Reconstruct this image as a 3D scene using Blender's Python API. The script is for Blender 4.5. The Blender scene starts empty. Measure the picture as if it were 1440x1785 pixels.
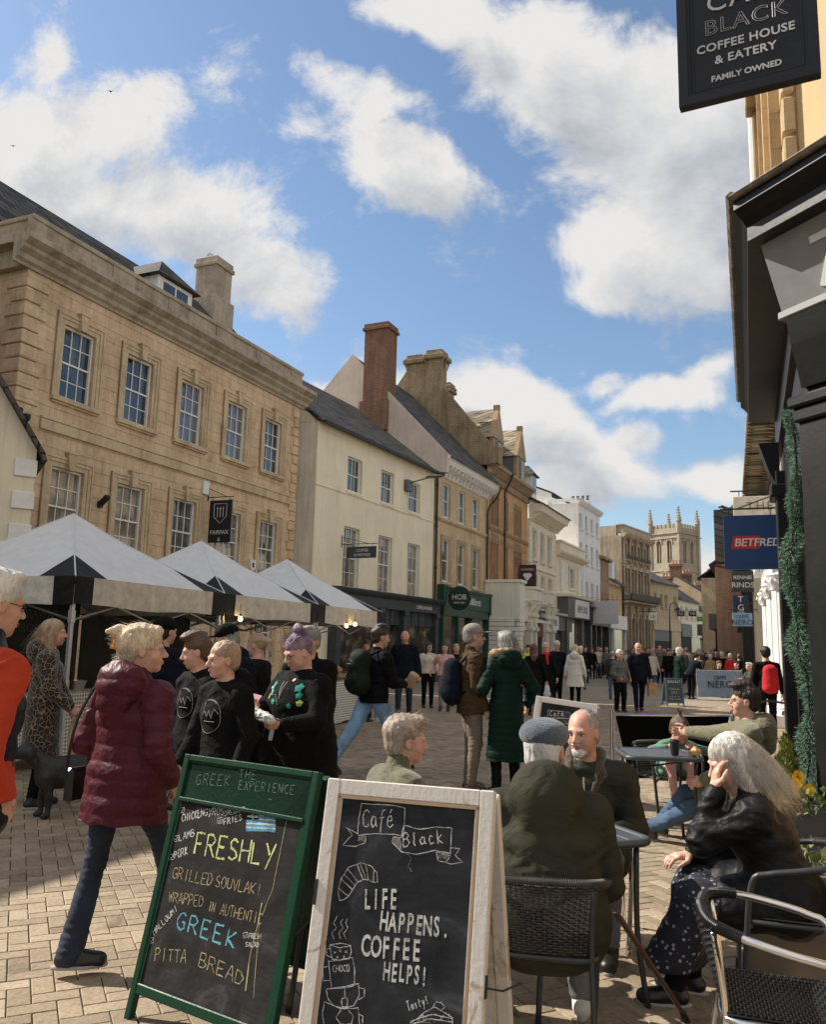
import bpy,math,random
import numpy as np
from mathutils import Vector,Matrix,Euler
R=math.radians
PI=math.pi
rnd=random.Random(7)
S=bpy.context.scene
COL=S.collection
F_,TH,PHI=1450.0,math.atan(231.5/1450.0),0.025
CAM=Vector((0,0,1.57))
_f=Vector((0,math.cos(TH),math.sin(TH)));_u=Vector((0,-math.sin(TH),math.cos(TH)));_r=Vector((1,0,0))
_r2=_r*math.cos(PHI)+_u*math.sin(PHI);_u2=_u*math.cos(PHI)-_r*math.sin(PHI)
def make_camera():
 cd=bpy.data.cameras.new('camera');co=bpy.data.objects.new('camera',cd);COL.objects.link(co)
 m=Matrix(((_r2.x,_u2.x,-_f.x,CAM.x),(_r2.y,_u2.y,-_f.y,CAM.y),(_r2.z,_u2.z,-_f.z,CAM.z),(0,0,0,1)))
 co.matrix_world=m
 cd.sensor_fit='HORIZONTAL';cd.sensor_width=36;cd.lens=36*F_/1440
 cd.clip_start=0.05;cd.clip_end=3000
 S.camera=co
MATS={}
class NT:
 def __init__(s,m):
  s.m=m;m.use_nodes=True;s.t=m.node_tree;s.t.nodes.clear()
  s.out=s.n('ShaderNodeOutputMaterial');s.b=s.n('ShaderNodeBsdfPrincipled');s.l(s.b.outputs[0],s.out.inputs[0])
 def n(s,ty,**kw):
  x=s.t.nodes.new(ty)
  for k,v in kw.items():
   if k.startswith('i_'):x.inputs[k[2:].replace('_',' ')].default_value=v
   else:setattr(x,k,v)
  return x
 def l(s,a,b):s.t.links.new(a,b)
 def coord(s,scale=(1,1,1),rot=(0,0,0),loc=(0,0,0),kind='Object'):
  c=s.n('ShaderNodeTexCoord');m=s.n('ShaderNodeMapping')
  m.inputs['Scale'].default_value=scale;m.inputs['Rotation'].default_value=rot;m.inputs['Location'].default_value=loc
  s.l(c.outputs[kind],m.inputs[0]);return m.outputs[0]
 def noise(s,vec,scale=5,detail=4,rough=.55,dist=0):
  x=s.n('ShaderNodeTexNoise');x.inputs['Scale'].default_value=scale;x.inputs['Detail'].default_value=detail
  x.inputs['Roughness'].default_value=rough;x.inputs['Distortion'].default_value=dist
  if vec is not None:s.l(vec,x.inputs['Vector'])
  return x.outputs['Fac']
 def ramp(s,fac,stops):
  x=s.n('ShaderNodeValToRGB');e=x.color_ramp.elements
  while len(e)<len(stops):e.new(.5)
  for i,(p,c)in enumerate(stops):
   e[i].position=p;e[i].color=(*c,1)if len(c)==3 else c
  s.l(fac,x.inputs[0]);return x.outputs[0]
 def mix(s,fac,a,b,mode='MIX'):
  x=s.n('ShaderNodeMix',data_type='RGBA',blend_type=mode)
  for sock,v in((x.inputs[0],fac),(x.inputs[6],a),(x.inputs[7],b)):
   if hasattr(v,'links'):s.l(v,sock)
   elif isinstance(v,(int,float)):sock.default_value=v
   else:sock.default_value=(*v,1)
  return x.outputs[2]
 def math(s,op,a,b=None,clamp=False):
  x=s.n('ShaderNodeMath',operation=op,use_clamp=clamp)
  for i,v in enumerate((a,b)):
   if v is None:continue
   if hasattr(v,'links'):s.l(v,x.inputs[i])
   else:x.inputs[i].default_value=v
  return x.outputs[0]
 def bump(s,h,strength=.3,dist=.01):
  x=s.n('ShaderNodeBump');x.inputs['Strength'].default_value=strength;x.inputs['Distance'].default_value=dist
  s.l(h,x.inputs['Height']);s.l(x.outputs[0],s.b.inputs['Normal']);return x
 def col(s,c):
  if hasattr(c,'links'):s.l(c,s.b.inputs['Base Color'])
  else:s.b.inputs['Base Color'].default_value=(*c,1)
 def set(s,**kw):
  for k,v in kw.items():s.b.inputs[k.replace('_',' ')].default_value=v
def newmat(name):
 m=bpy.data.materials.new(name);MATS[name]=m;return NT(m)
def M_plain(name,c,rough=.6,metal=0,var=.15,scale=8,bump=.1,bscale=60,spec=.5,bdist=.004,coat=0):
 if name in MATS:return MATS[name]
 t=newmat(name);v=t.coord()
 n=t.noise(v,scale,5)
 lo=tuple(x*(1-var)for x in c);hi=tuple(min(1,x*(1+var))for x in c)
 t.col(t.ramp(n,[(.3,lo),(.7,hi)]))
 t.set(Roughness=rough,Metallic=metal);t.b.inputs['Specular IOR Level'].default_value=spec
 if coat:t.b.inputs['Coat Weight'].default_value=coat;t.b.inputs['Coat Roughness'].default_value=.08
 if bump:t.bump(t.noise(v,bscale,3),bump,bdist)
 return t.m
def M_cloth(name,c,rough=.9,var=.2,fold=.35,fscale=9,sheen=.2,weave=.15):
 dk=sum(c)<.25
 if dk:sheen=0;c=tuple(x*.55 for x in c)
 if name in MATS:return MATS[name]
 t=newmat(name);v=t.coord()
 n=t.noise(v,6,5)
 lo=tuple(x*(1-var)for x in c);hi=tuple(min(1,x*(1+var))for x in c)
 t.col(t.ramp(n,[(.3,lo),(.7,hi)]))
 t.set(Roughness=rough);t.b.inputs['Specular IOR Level'].default_value=.10 if dk and rough>.6 else .22
 t.b.inputs['Sheen Weight'].default_value=sheen;t.b.inputs['Sheen Tint'].default_value=(*[min(1,x*2+.02)for x in c],1)
 a=t.noise(v,fscale,3,.5,1.2);b=t.noise(v,260,2)
 h=t.math('ADD',a,t.math('MULTIPLY',b,weave*.2))
 t.bump(h,fold,.035)
 return t.m
class MB:
 def __init__(s):s.v=[];s.f=[];s.m=[];s.cur=0;s.T=None
 def add(s,vs,fs,mi=None):
  o=len(s.v)
  if s.T is not None:vs=[tuple(s.T@Vector(p))for p in vs]
  s.v.extend(vs);s.f.extend([tuple(o+i for i in f)for f in fs]);s.m.extend([s.cur if mi is None else mi]*len(fs))
  return s
 def box(s,x0,x1,y0,y1,z0,z1,mi=None):
  v=[(x0,y0,z0),(x1,y0,z0),(x1,y1,z0),(x0,y1,z0),(x0,y0,z1),(x1,y0,z1),(x1,y1,z1),(x0,y1,z1)]
  return s.add(v,[(0,3,2,1),(4,5,6,7),(0,1,5,4),(1,2,6,5),(2,3,7,6),(3,0,4,7)],mi)
 def bbox(s,x0,x1,y0,y1,z0,z1,b=.004,mi=None):
  vs=[];
  for sx in(0,1):
   for sy in(0,1):
    for sz in(0,1):
     X=(x0,x1)[sx];Y=(y0,y1)[sy];Z=(z0,z1)[sz]
     dx=b if sx==0 else-b;dy=b if sy==0 else-b;dz=b if sz==0 else-b
     vs+=[(X,Y+dy,Z+dz),(X+dx,Y,Z+dz),(X+dx,Y+dy,Z)]
  def i(sx,sy,sz,k):return(sx*4+sy*2+sz)*3+k
  fs=[]
  for sx in(0,1):
   q=[i(sx,0,0,0),i(sx,0,1,0),i(sx,1,1,0),i(sx,1,0,0)];fs.append(tuple(q if sx==0 else q[::-1]))
  for sy in(0,1):
   q=[i(0,sy,0,1),i(1,sy,0,1),i(1,sy,1,1),i(0,sy,1,1)];fs.append(tuple(q if sy==0 else q[::-1]))
  for sz in(0,1):
   q=[i(0,0,sz,2),i(0,1,sz,2),i(1,1,sz,2),i(1,0,sz,2)];fs.append(tuple(q if sz==0 else q[::-1]))
  for a in(0,1):
   for c in(0,1):
    fs.append((i(a,c,0,0),i(a,c,0,1),i(a,c,1,1),i(a,c,1,0)))
    fs.append((i(a,0,c,0),i(a,0,c,2),i(a,1,c,2),i(a,1,c,0)))
    fs.append((i(0,a,c,1),i(0,a,c,2),i(1,a,c,2),i(1,a,c,1)))
    for d in(0,1):fs.append((i(a,c,d,0),i(a,c,d,1),i(a,c,d,2)))
  return s.add(vs,fs,mi)
 def ring(s,pts,rads,seg=8,cap=True,up=None,mi=None,flat=1.0):
  P=[Vector(p)for p in pts];n=len(P);vs=[];pn=None
  if not hasattr(rads,'__len__'):rads=[rads]*n
  for k in range(n):
   t=(P[min(k+1,n-1)]-P[max(k-1,0)])
   if t.length<1e-9:t=Vector((0,0,1))
   t.normalize()
   if pn is None:
    a=Vector(up)if up else(Vector((0,0,1))if abs(t.z)<.9 else Vector((1,0,0)))
    pn=(a-t*a.dot(t)).normalized()
   else:
    q=pn-t*pn.dot(t);pn=q.normalized()if q.length>1e-6 else pn
   bn=t.cross(pn)
   for j in range(seg):
    a=2*PI*j/seg
    vs.append(tuple(P[k]+(pn*math.cos(a)*flat+bn*math.sin(a))*rads[k]))
  fs=[]
  for k in range(n-1):
   for j in range(seg):
    j2=(j+1)%seg
    fs.append((k*seg+j,k*seg+j2,(k+1)*seg+j2,(k+1)*seg+j))
  if cap:fs+=[tuple(range(seg-1,-1,-1)),tuple((n-1)*seg+j for j in range(seg))]
  return s.add(vs,fs,mi)
 def rod(s,a,b,r,r2=None,seg=8,mi=None):return s.ring([a,b],[r,r if r2 is None else r2],seg,mi=mi)
 def lathe(s,prof,c=(0,0,0),seg=16,mi=None,cap=True,sx=1,sy=1):
  vs=[(c[0]+r*math.cos(2*PI*j/seg)*sx,c[1]+r*math.sin(2*PI*j/seg)*sy,c[2]+z)for r,z in prof for j in range(seg)]
  fs=[(k*seg+j,k*seg+(j+1)%seg,(k+1)*seg+(j+1)%seg,(k+1)*seg+j)for k in range(len(prof)-1)for j in range(seg)]
  if cap:fs+=[tuple(range(seg-1,-1,-1)),tuple((len(prof)-1)*seg+j for j in range(seg))]
  return s.add(vs,fs,mi)
 def prism(s,poly,d0,d1,axis='y',mi=None):
  n=len(poly)
  def P(a,b,d):return{'y':(a,d,b),'x':(d,a,b),'z':(a,b,d)}[axis]
  vs=[P(a,b,d0)for a,b in poly]+[P(a,b,d1)for a,b in poly]
  fs=[tuple(range(n)),tuple(range(2*n-1,n-1,-1))]+[(i,i+n,(i+1)%n+n,(i+1)%n)for i in range(n)]
  return s.add(vs,fs,mi)
 def sweep(s,prof,x0,x1,mi=None,axis='x',yflip=1):
  n=len(prof)
  vs=[(x0,p[0]*yflip,p[1])for p in prof]+[(x1,p[0]*yflip,p[1])for p in prof]
  fs=[tuple(range(n)),tuple(range(2*n-1,n-1,-1))]+[(i,i+n,(i+1)%n+n,(i+1)%n)for i in range(n)]
  return s.add(vs,fs,mi)
 def sheet(s,pts,nu,nv,mi=None):
  vs=[tuple(pts(i/nu,j/nv))for j in range(nv+1)for i in range(nu+1)]
  fs=[(j*(nu+1)+i,j*(nu+1)+i+1,(j+1)*(nu+1)+i+1,(j+1)*(nu+1)+i)for j in range(nv)for i in range(nu)]
  return s.add(vs,fs,mi)
 def mesh(s,name,mats,smooth=False,fixn=True):
  me=bpy.data.meshes.new(name);me.from_pydata(s.v,[],s.f)
  for m in(mats if isinstance(mats,(list,tuple))else[mats]):me.materials.append(m)
  me.polygons.foreach_set('material_index',s.m)
  me.validate();me.update()
  if fixn:
   import bmesh
   b=bmesh.new();b.from_mesh(me);bmesh.ops.recalc_face_normals(b,faces=b.faces[:]);b.to_mesh(me);b.free()
  if smooth:smoothit(me,smooth)
  return me
 def build(s,name,mats,parent=None,smooth=False,**tags):
  o=bpy.data.objects.new(name,s.mesh(name,mats,smooth));COL.objects.link(o)
  if parent is not None:o.parent=parent
  tag(o,**tags);return o
def smoothit(me,ang=True):
 me.polygons.foreach_set('use_smooth',[True]*len(me.polygons))
 if ang is not True:
  try:me.set_sharp_from_angle(angle=R(ang))
  except Exception:pass
def tag(o,label=None,cat=None,group=None,kind=None):
 if label:o['label']=label
 if cat:o['category']=cat
 if group:o['group']=group
 if kind:o['kind']=kind
 return o
def empty(name,loc=(0,0,0),rz=0,**t):
 o=bpy.data.objects.new(name,None);o.empty_display_size=.2;COL.objects.link(o)
 o.location=loc;o.rotation_euler=(0,0,rz);return tag(o,**t)
def copy_tree(o,parent=None):
 c=o.copy();COL.objects.link(c);c.parent=parent
 for ch in list(o.children):copy_tree(ch,c)
 return c
def G(px,py,z=0.0):
 d=_f+_r2*((px-720)/F_)-_u2*((py-892.5)/F_);t=(z-CAM.z)/d.z;p=CAM+d*t;return p
def Dp(px,py,Y):
 d=_f+_r2*((px-720)/F_)-_u2*((py-892.5)/F_);return CAM+d*(Y/d.y)
def text_mb(txt,size,mb,T,depth=.004,align='CENTER',spacing=1.0,mi=None,outline=0,shear=0,sx=1.0,bold=0):
 cu=bpy.data.curves.new('t','FONT');cu.body=txt;cu.size=size;cu.align_x=align;cu.extrude=depth/2
 cu.space_character=spacing;cu.offset=bold;cu.shear=shear;cu.resolution_u=3
 if outline:cu.fill_mode='NONE';cu.extrude=0;cu.bevel_depth=outline;cu.bevel_resolution=0
 o=bpy.data.objects.new('t',cu);COL.objects.link(o)
 dg=bpy.context.evaluated_depsgraph_get();me=bpy.data.meshes.new_from_object(o.evaluated_get(dg))
 vs=[tuple(T@Vector((v.co.x*sx,v.co.y,v.co.z)))for v in me.vertices];fs=[tuple(p.vertices)for p in me.polygons]
 sv=mb.T;mb.T=None;mb.add(vs,fs,mi);mb.T=sv
 bpy.data.objects.remove(o);bpy.data.curves.remove(cu);bpy.data.meshes.remove(me)
def frameT(o,xd,yd):
 x=Vector(xd).normalized();y=Vector(yd).normalized();z=x.cross(y)
 return Matrix(((x.x,y.x,z.x,o[0]),(x.y,y.y,z.y,o[1]),(x.z,y.z,z.z,o[2]),(0,0,0,1)))
def vn(p,f,seed=0):
 q=p*f+seed*13.37
 return(np.sin(q[:,0]*1.7+1.3*np.sin(q[:,1]*1.1+2))+np.sin(q[:,1]*1.9+1.7*np.sin(q[:,2]*1.3+.5))+np.sin(q[:,2]*2.1+1.1*np.sin(q[:,0]*1.5+4)))/3
def A3(v):return np.array([v[0],v[1],v[2]],np.float32)
def rc(a,ra,b=None,rb=None,ax=None,fs=1.,k=None,sub=False):
 if b is None:b=(a[0],a[1],a[2]+1e-4)
 if rb is None:rb=ra
 return dict(t=0,a=A3(a),b=A3(b),ra=ra,rb=rb,ax=None if ax is None else A3(ax),fs=fs,k=k,sub=sub)
def el(c,r,rot=None,k=None,sub=False):
 return dict(t=1,c=A3(c),r=np.array(r,np.float32),rot=rot,k=k,sub=sub)
def sdf_mesh(prims,vox,k=.03,disp=None):
 lo=[];hi=[]
 for p in prims:
  if p['t']==0:
   m=max(p['ra'],p['rb'])*max(1,p['fs']);l=np.minimum(p['a'],p['b'])-m;h=np.maximum(p['a'],p['b'])+m
  else:
   m=max(p['r'])if p['rot']is not None else p['r'];l=p['c']-m;h=p['c']+m
  p['l']=l;p['h']=h
  if not p['sub']:lo.append(l);hi.append(h)
 lo=np.min(lo,0)-3*vox;hi=np.max(hi,0)+3*vox
 n=np.maximum(4,np.ceil((hi-lo)/vox).astype(int)+1)
 ax=[lo[i]+vox*np.arange(n[i],dtype=np.float32)for i in range(3)]
 D=np.full(n,1.0,np.float32)
 for p in prims:
  kk=k if p['k']is None else p['k'];pad=kk*1.0+2.5*vox
  s=np.clip(np.floor((p['l']-pad-lo)/vox).astype(int),0,n-1);e=np.clip(np.ceil((p['h']+pad-lo)/vox).astype(int)+1,1,n)
  if(e<=s).any():continue
  X=ax[0][s[0]:e[0]][:,None,None];Y=ax[1][s[1]:e[1]][None,:,None];Z=ax[2][s[2]:e[2]][None,None,:]
  if p['t']==0:
   a=p['a'];d=p['b']-a;L2=float(d@d)+1e-9
   px,py,pz=X-a[0],Y-a[1],Z-a[2]
   t=np.clip((px*d[0]+py*d[1]+pz*d[2])/L2,0,1)
   qx,qy,qz=px-t*d[0],py-t*d[1],pz-t*d[2]
   q2=qx*qx+qy*qy+qz*qz;r=p['ra']+t*(p['rb']-p['ra'])
   if p['ax']is not None:
    w=p['ax'];c=qx*w[0]+qy*w[1]+qz*w[2];q3=q2+c*c*(1/p['fs']**2-1);dist=np.sqrt(q3)-r
   else:dist=np.sqrt(q2)-r
  else:
   px,py,pz=X-p['c'][0],Y-p['c'][1],Z-p['c'][2]
   if p['rot']is not None:
    m=np.array(p['rot'].transposed(),np.float32)
    px,py,pz=m[0,0]*px+m[0,1]*py+m[0,2]*pz,m[1,0]*px+m[1,1]*py+m[1,2]*pz,m[2,0]*px+m[2,1]*py+m[2,2]*pz
   r=p['r'];k0=np.sqrt((px/r[0])**2+(py/r[1])**2+(pz/r[2])**2);k1=np.sqrt((px/r[0]**2)**2+(py/r[1]**2)**2+(pz/r[2]**2)**2)+1e-6
   dist=k0*(k0-1)/k1
  sl=(slice(s[0],e[0]),slice(s[1],e[1]),slice(s[2],e[2]));A=D[sl]
  if p['sub']:
   h=np.clip(.5-.5*(A+dist)/kk,0,1)if kk>0 else 0
   D[sl]=A*(1-h)+(-dist)*h+kk*h*(1-h)
  else:
   h=np.clip(.5+.5*(dist-A)/kk,0,1);D[sl]=dist*(1-h)+A*h-kk*h*(1-h)
 I=D<0;c=np.zeros(tuple(n-1),np.int8);nx,ny,nz=n-1
 for i in(0,1):
  for j in(0,1):
   for l in(0,1):c+=I[i:i+nx,j:j+ny,l:l+nz]
 act=(c>0)&(c<8);ids=np.full(act.shape,-1,np.int64);idx=np.argwhere(act);ids[act]=np.arange(len(idx))
 acc=np.zeros((len(idx),3),np.float32);cnt=np.zeros(len(idx),np.float32)
 cs=[(i,j,l)for i in(0,1)for j in(0,1)for l in(0,1)]
 for a in cs:
  for d in range(3):
   if a[d]:continue
   b=list(a);b[d]=1
   va=D[idx[:,0]+a[0],idx[:,1]+a[1],idx[:,2]+a[2]];vb=D[idx[:,0]+b[0],idx[:,1]+b[1],idx[:,2]+b[2]]
   m=(va<0)!=(vb<0);t=np.where(m,va/(va-vb+1e-12),0)
   o=np.tile(np.array(a,np.float32),(len(idx),1));o[:,d]=t
   acc+=o*m[:,None];cnt+=m
 V=(idx+acc/cnt[:,None])*vox+lo
 Fs=[]
 for d in range(3):
  A=[slice(None)]*3;B=[slice(None)]*3;A[d]=slice(0,-1);B[d]=slice(1,None)
  e=np.argwhere(I[tuple(A)]!=I[tuple(B)]);a1,a2=(d+1)%3,(d+2)%3
  e=e[(e[:,a1]>0)&(e[:,a2]>0)&(e[:,a1]<n[a1]-1)&(e[:,a2]<n[a2]-1)]
  ins=I[e[:,0],e[:,1],e[:,2]]
  q=[]
  for(u,v)in((-1,-1),(0,-1),(0,0),(-1,0)):
   w=e.copy();w[:,a1]+=u;w[:,a2]+=v;q.append(ids[w[:,0],w[:,1],w[:,2]])
  q=np.stack(q,1);q[~ins]=q[~ins][:,::-1];Fs.append(q)
 Fq=np.concatenate(Fs);Fq=Fq[(Fq>=0).all(1)]
 if disp is not None:
  a=V[Fq[:,1]]-V[Fq[:,0]];b=V[Fq[:,3]]-V[Fq[:,0]];nn=np.cross(a,b);N=np.zeros_like(V)
  for i in range(4):np.add.at(N,Fq[:,i],nn)
  N/=np.linalg.norm(N,axis=1)[:,None]+1e-12
  dd=disp(V,N);V=V+(N*dd[:,None]if dd.ndim==1 else dd)
 return V,Fq
def np_mesh(name,parts,mats):
 vs=[];fs=[];mi=[];o=0
 for V,Fq,m in parts:
  V=np.asarray(V,np.float64);vs.append(V)
  for f in(Fq.tolist()if hasattr(Fq,'tolist')else Fq):fs.append([i+o for i in f])
  mi+=[m]*len(Fq);o+=len(V)
 me=bpy.data.meshes.new(name);me.from_pydata(np.concatenate(vs).tolist(),[],fs)
 for m in mats:me.materials.append(m)
 me.polygons.foreach_set('material_index',mi);me.polygons.foreach_set('use_smooth',[True]*len(fs));me.update()
 return me
def np_obj(name,parts,mats,parent=None,**t):
 o=bpy.data.objects.new(name,np_mesh(name,parts,mats));COL.objects.link(o)
 if parent is not None:o.parent=parent
 return tag(o,**t)
def mbp(mb,mi):
 return(np.array(mb.v,float).reshape(-1,3),mb.f,mi)
def M_skin(name,c):
 if name in MATS:return MATS[name]
 t=newmat(name);v=t.coord();n=t.noise(v,22,4)
 n2=t.noise(v,60,4,.7);t.col(t.mix(.5,t.ramp(n,[(.3,(c[0]*.88,c[1]*.74,c[2]*.72)),(.7,(min(1,c[0]*1.08),c[1]*1.02,c[2]))]),t.ramp(n2,[(.3,(.78,.72,.70)),(.65,(1.06,1.06,1.06))]),'MULTIPLY'))
 t.set(Roughness=.5);t.b.inputs['Subsurface Weight'].default_value=.12;t.b.inputs['Subsurface Radius'].default_value=(.02,.008,.004)
 t.b.inputs['Subsurface Scale'].default_value=.3;t.b.inputs['Specular IOR Level'].default_value=.35
 t.bump(t.noise(v,120,3),.2,.003);return t.m
def M_hair(name,c,c2=None):
 if name in MATS:return MATS[name]
 c2=c2 or tuple(x*.55 for x in c)
 t=newmat(name);v=t.coord(scale=(1,1,.16));n=t.noise(v,110,4,.6,1.5);n2=t.noise(t.coord(),12,2)
 t.col(t.ramp(t.math('MULTIPLY',t.math('ADD',n,n2),.5),[(.36,c2),(.6,c)]));t.set(Roughness=.42)
 t.b.inputs['Specular IOR Level'].default_value=.5;t.b.inputs['Anisotropic'].default_value=.5
 t.bump(n,.8,.008);return t.m
SK=M_skin('skin_fair',(.62,.40,.31));SK2=M_skin('skin_ruddy',(.56,.35,.27));SK3=M_skin('skin_tan',(.45,.27,.18))
M_eye=M_plain('eye_white',(.7,.68,.64),.2,bump=0,var=.02);M_iris=M_plain('eye_iris',(.03,.025,.02),.15,bump=0)
M_lip=M_skin('lips',(.44,.23,.19));M_sole=M_plain('shoe_sole',(.35,.34,.32),.8)
HAIRC=dict(white=M_hair('hair_white',(.75,.73,.70),(.42,.40,.38)),grey=M_hair('hair_grey',(.34,.33,.32),(.13,.125,.12)),silver=M_hair('hair_silver',(.70,.67,.62),(.34,.31,.28)),blond=M_hair('hair_blond',(.78,.64,.44),(.34,.24,.14)),dark=M_hair('hair_dark',(.035,.022,.016)),brown=M_hair('hair_brown',(.12,.065,.035)),black=M_hair('hair_black',(.012,.010,.010)),purple=M_hair('hair_purple',(.30,.20,.27),(.07,.035,.07)),ash=M_hair('hair_ash',(.45,.36,.29),(.20,.14,.11)),fair=M_hair('hair_fair',(.50,.36,.24),(.22,.14,.085)))
def _sb():
 t=newmat('hair_silverblond');v=t.coord(scale=(1,1,.3));n=t.noise(v,90,4,.6,1.0);s=t.n('ShaderNodeSeparateXYZ');t.l(t.coord(),s.inputs[0])
 a=t.ramp(n,[(.36,(.42,.39,.35)),(.6,(.80,.76,.69))]);b=t.ramp(n,[(.36,(.36,.24,.12)),(.6,(.76,.58,.34))]);t.col(t.mix(t.ramp(s.outputs[2],[(.84,(1,1,1)),(1.06,(0,0,0))]),a,b));t.set(Roughness=.4);t.bump(n,.8,.008);return t.m
HAIRC['silverblond']=_sb()
def ik(a,t,l1,l2,pole):
 d=t-a;L=d.length;m=l1+l2-.002
 if L>m:t=a+d*(m/L);d=t-a;L=m
 x=(l1*l1-l2*l2+L*L)/(2*L);h=math.sqrt(max(1e-6,l1*l1-x*x));n=d.normalized();p=pole-n*pole.dot(n)
 p=p.normalized()if p.length>1e-6 else Vector((0,0,1))
 return a+n*x+p*h,t
def rotm(axis,deg):return Matrix.Rotation(R(deg),3,axis)
def seg_rc(M,c,pts,rs,**k):
 P=[M@Vector(p)+c for p in pts];return[rc(P[i],rs[i],P[i+1],rs[i+1],**k)for i in range(len(P)-1)]
def hand_prims(w,d,pn,side,curl=35,s=1.,spread=1.):
 d=d.normalized();pn=(pn-d*pn.dot(d)).normalized();sd=d.cross(pn)*side;out=[]
 out.append(rc(w,.022*s,w+d*.03*s,.024*s,ax=sd,fs=1.25));out.append(rc(w+d*.03*s,.020*s,w+d*.085*s,.019*s,ax=sd,fs=1.95))
 for i,(o,l)in enumerate(((.030,.078),(.010,.088),(-.011,.082),(-.030,.064))):
  p=w+d*.088*s+sd*o*s;a=0;cur=p;dd=(d+sd*o*1.5*spread).normalized()
  for j,fr in enumerate((.45,.32,.23)):
   a=curl*(.7 if j==0 else 1.0)
   ax=dd.cross(pn);dd=(Matrix.Rotation(R(a),3,ax)@dd).normalized()
   nx=cur+dd*l*fr*s;r=(.0092,.0084,.0075,.0066)
   out.append(rc(cur,r[j]*s,nx,r[j+1]*s,k=.006));cur=nx
 t0=w+d*.028*s+sd*.026*s;t1=t0+(d*.7+sd*.75+pn*.35).normalized()*.042*s;t2=t1+(d*1.0+sd*.25+pn*.35).normalized()*.032*s
 t3=t2+(d*1.0-sd*.05+pn*.4).normalized()*.024*s
 out+=[rc(t0,.014*s,t1,.0115*s,k=.01),rc(t1,.0112*s,t2,.0095*s,k=.006),rc(t2,.0095*s,t3,.0078*s,k=.006)]
 return out
def head_prims(Mh,c,s=1.,beard=False,face=True,fat=0):
 def E(p,r,**k):return el(Mh@(Vector(p)*s)+c,[x*s for x in r],rot=Mh,**k)
 def C(p,r,q,r2,**k):return rc(Mh@(Vector(p)*s)+c,r*s,Mh@(Vector(q)*s)+c,r2*s,**k)
 o=[E((0,-.014,.034),(.077,.096,.086)),E((0,.020,-.022),(.063+fat*.01,.073,.084),k=.03),E((0,.034,-.072),(.047+fat*.018,.046,.037),k=.025),E((0,.066,-.094),(.021,.016,.017),k=.02)]
 if face:
  o+=[E((q*.037,.054,-.034),(.026,.025,.026),k=.02)for q in(-1,1)]
  o+=[C((-.036,.080,.020),.0125,(.036,.080,.020),.0125,k=.015)]
  o+=[E((q*.031,.096,.003),(.017,.013,.0095),k=.010,sub=True)for q in(-1,1)]
  o+=[C((0,.088,.010),.0085,(0,.111,-.028),.0120,k=.010)]+[E((q*.013,.098,-.033),(.009,.012,.0075),k=.006)for q in(-1,1)]
  o+=[E((0,.086,-.056),(.021,.012,.0065),k=.005),E((0,.085,-.068),(.018,.012,.0065),k=.005),E((0,.104,-.0615),(.026,.012,.0016),k=.004,sub=True)]
  o+=[E((q*.079,-.008,-.006),(.010,.020,.031),k=.008)for q in(-1,1)]+[E((q*.089,-.002,-.004),(.006,.011,.018),k=.006,sub=True)for q in(-1,1)]
 return o
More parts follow.
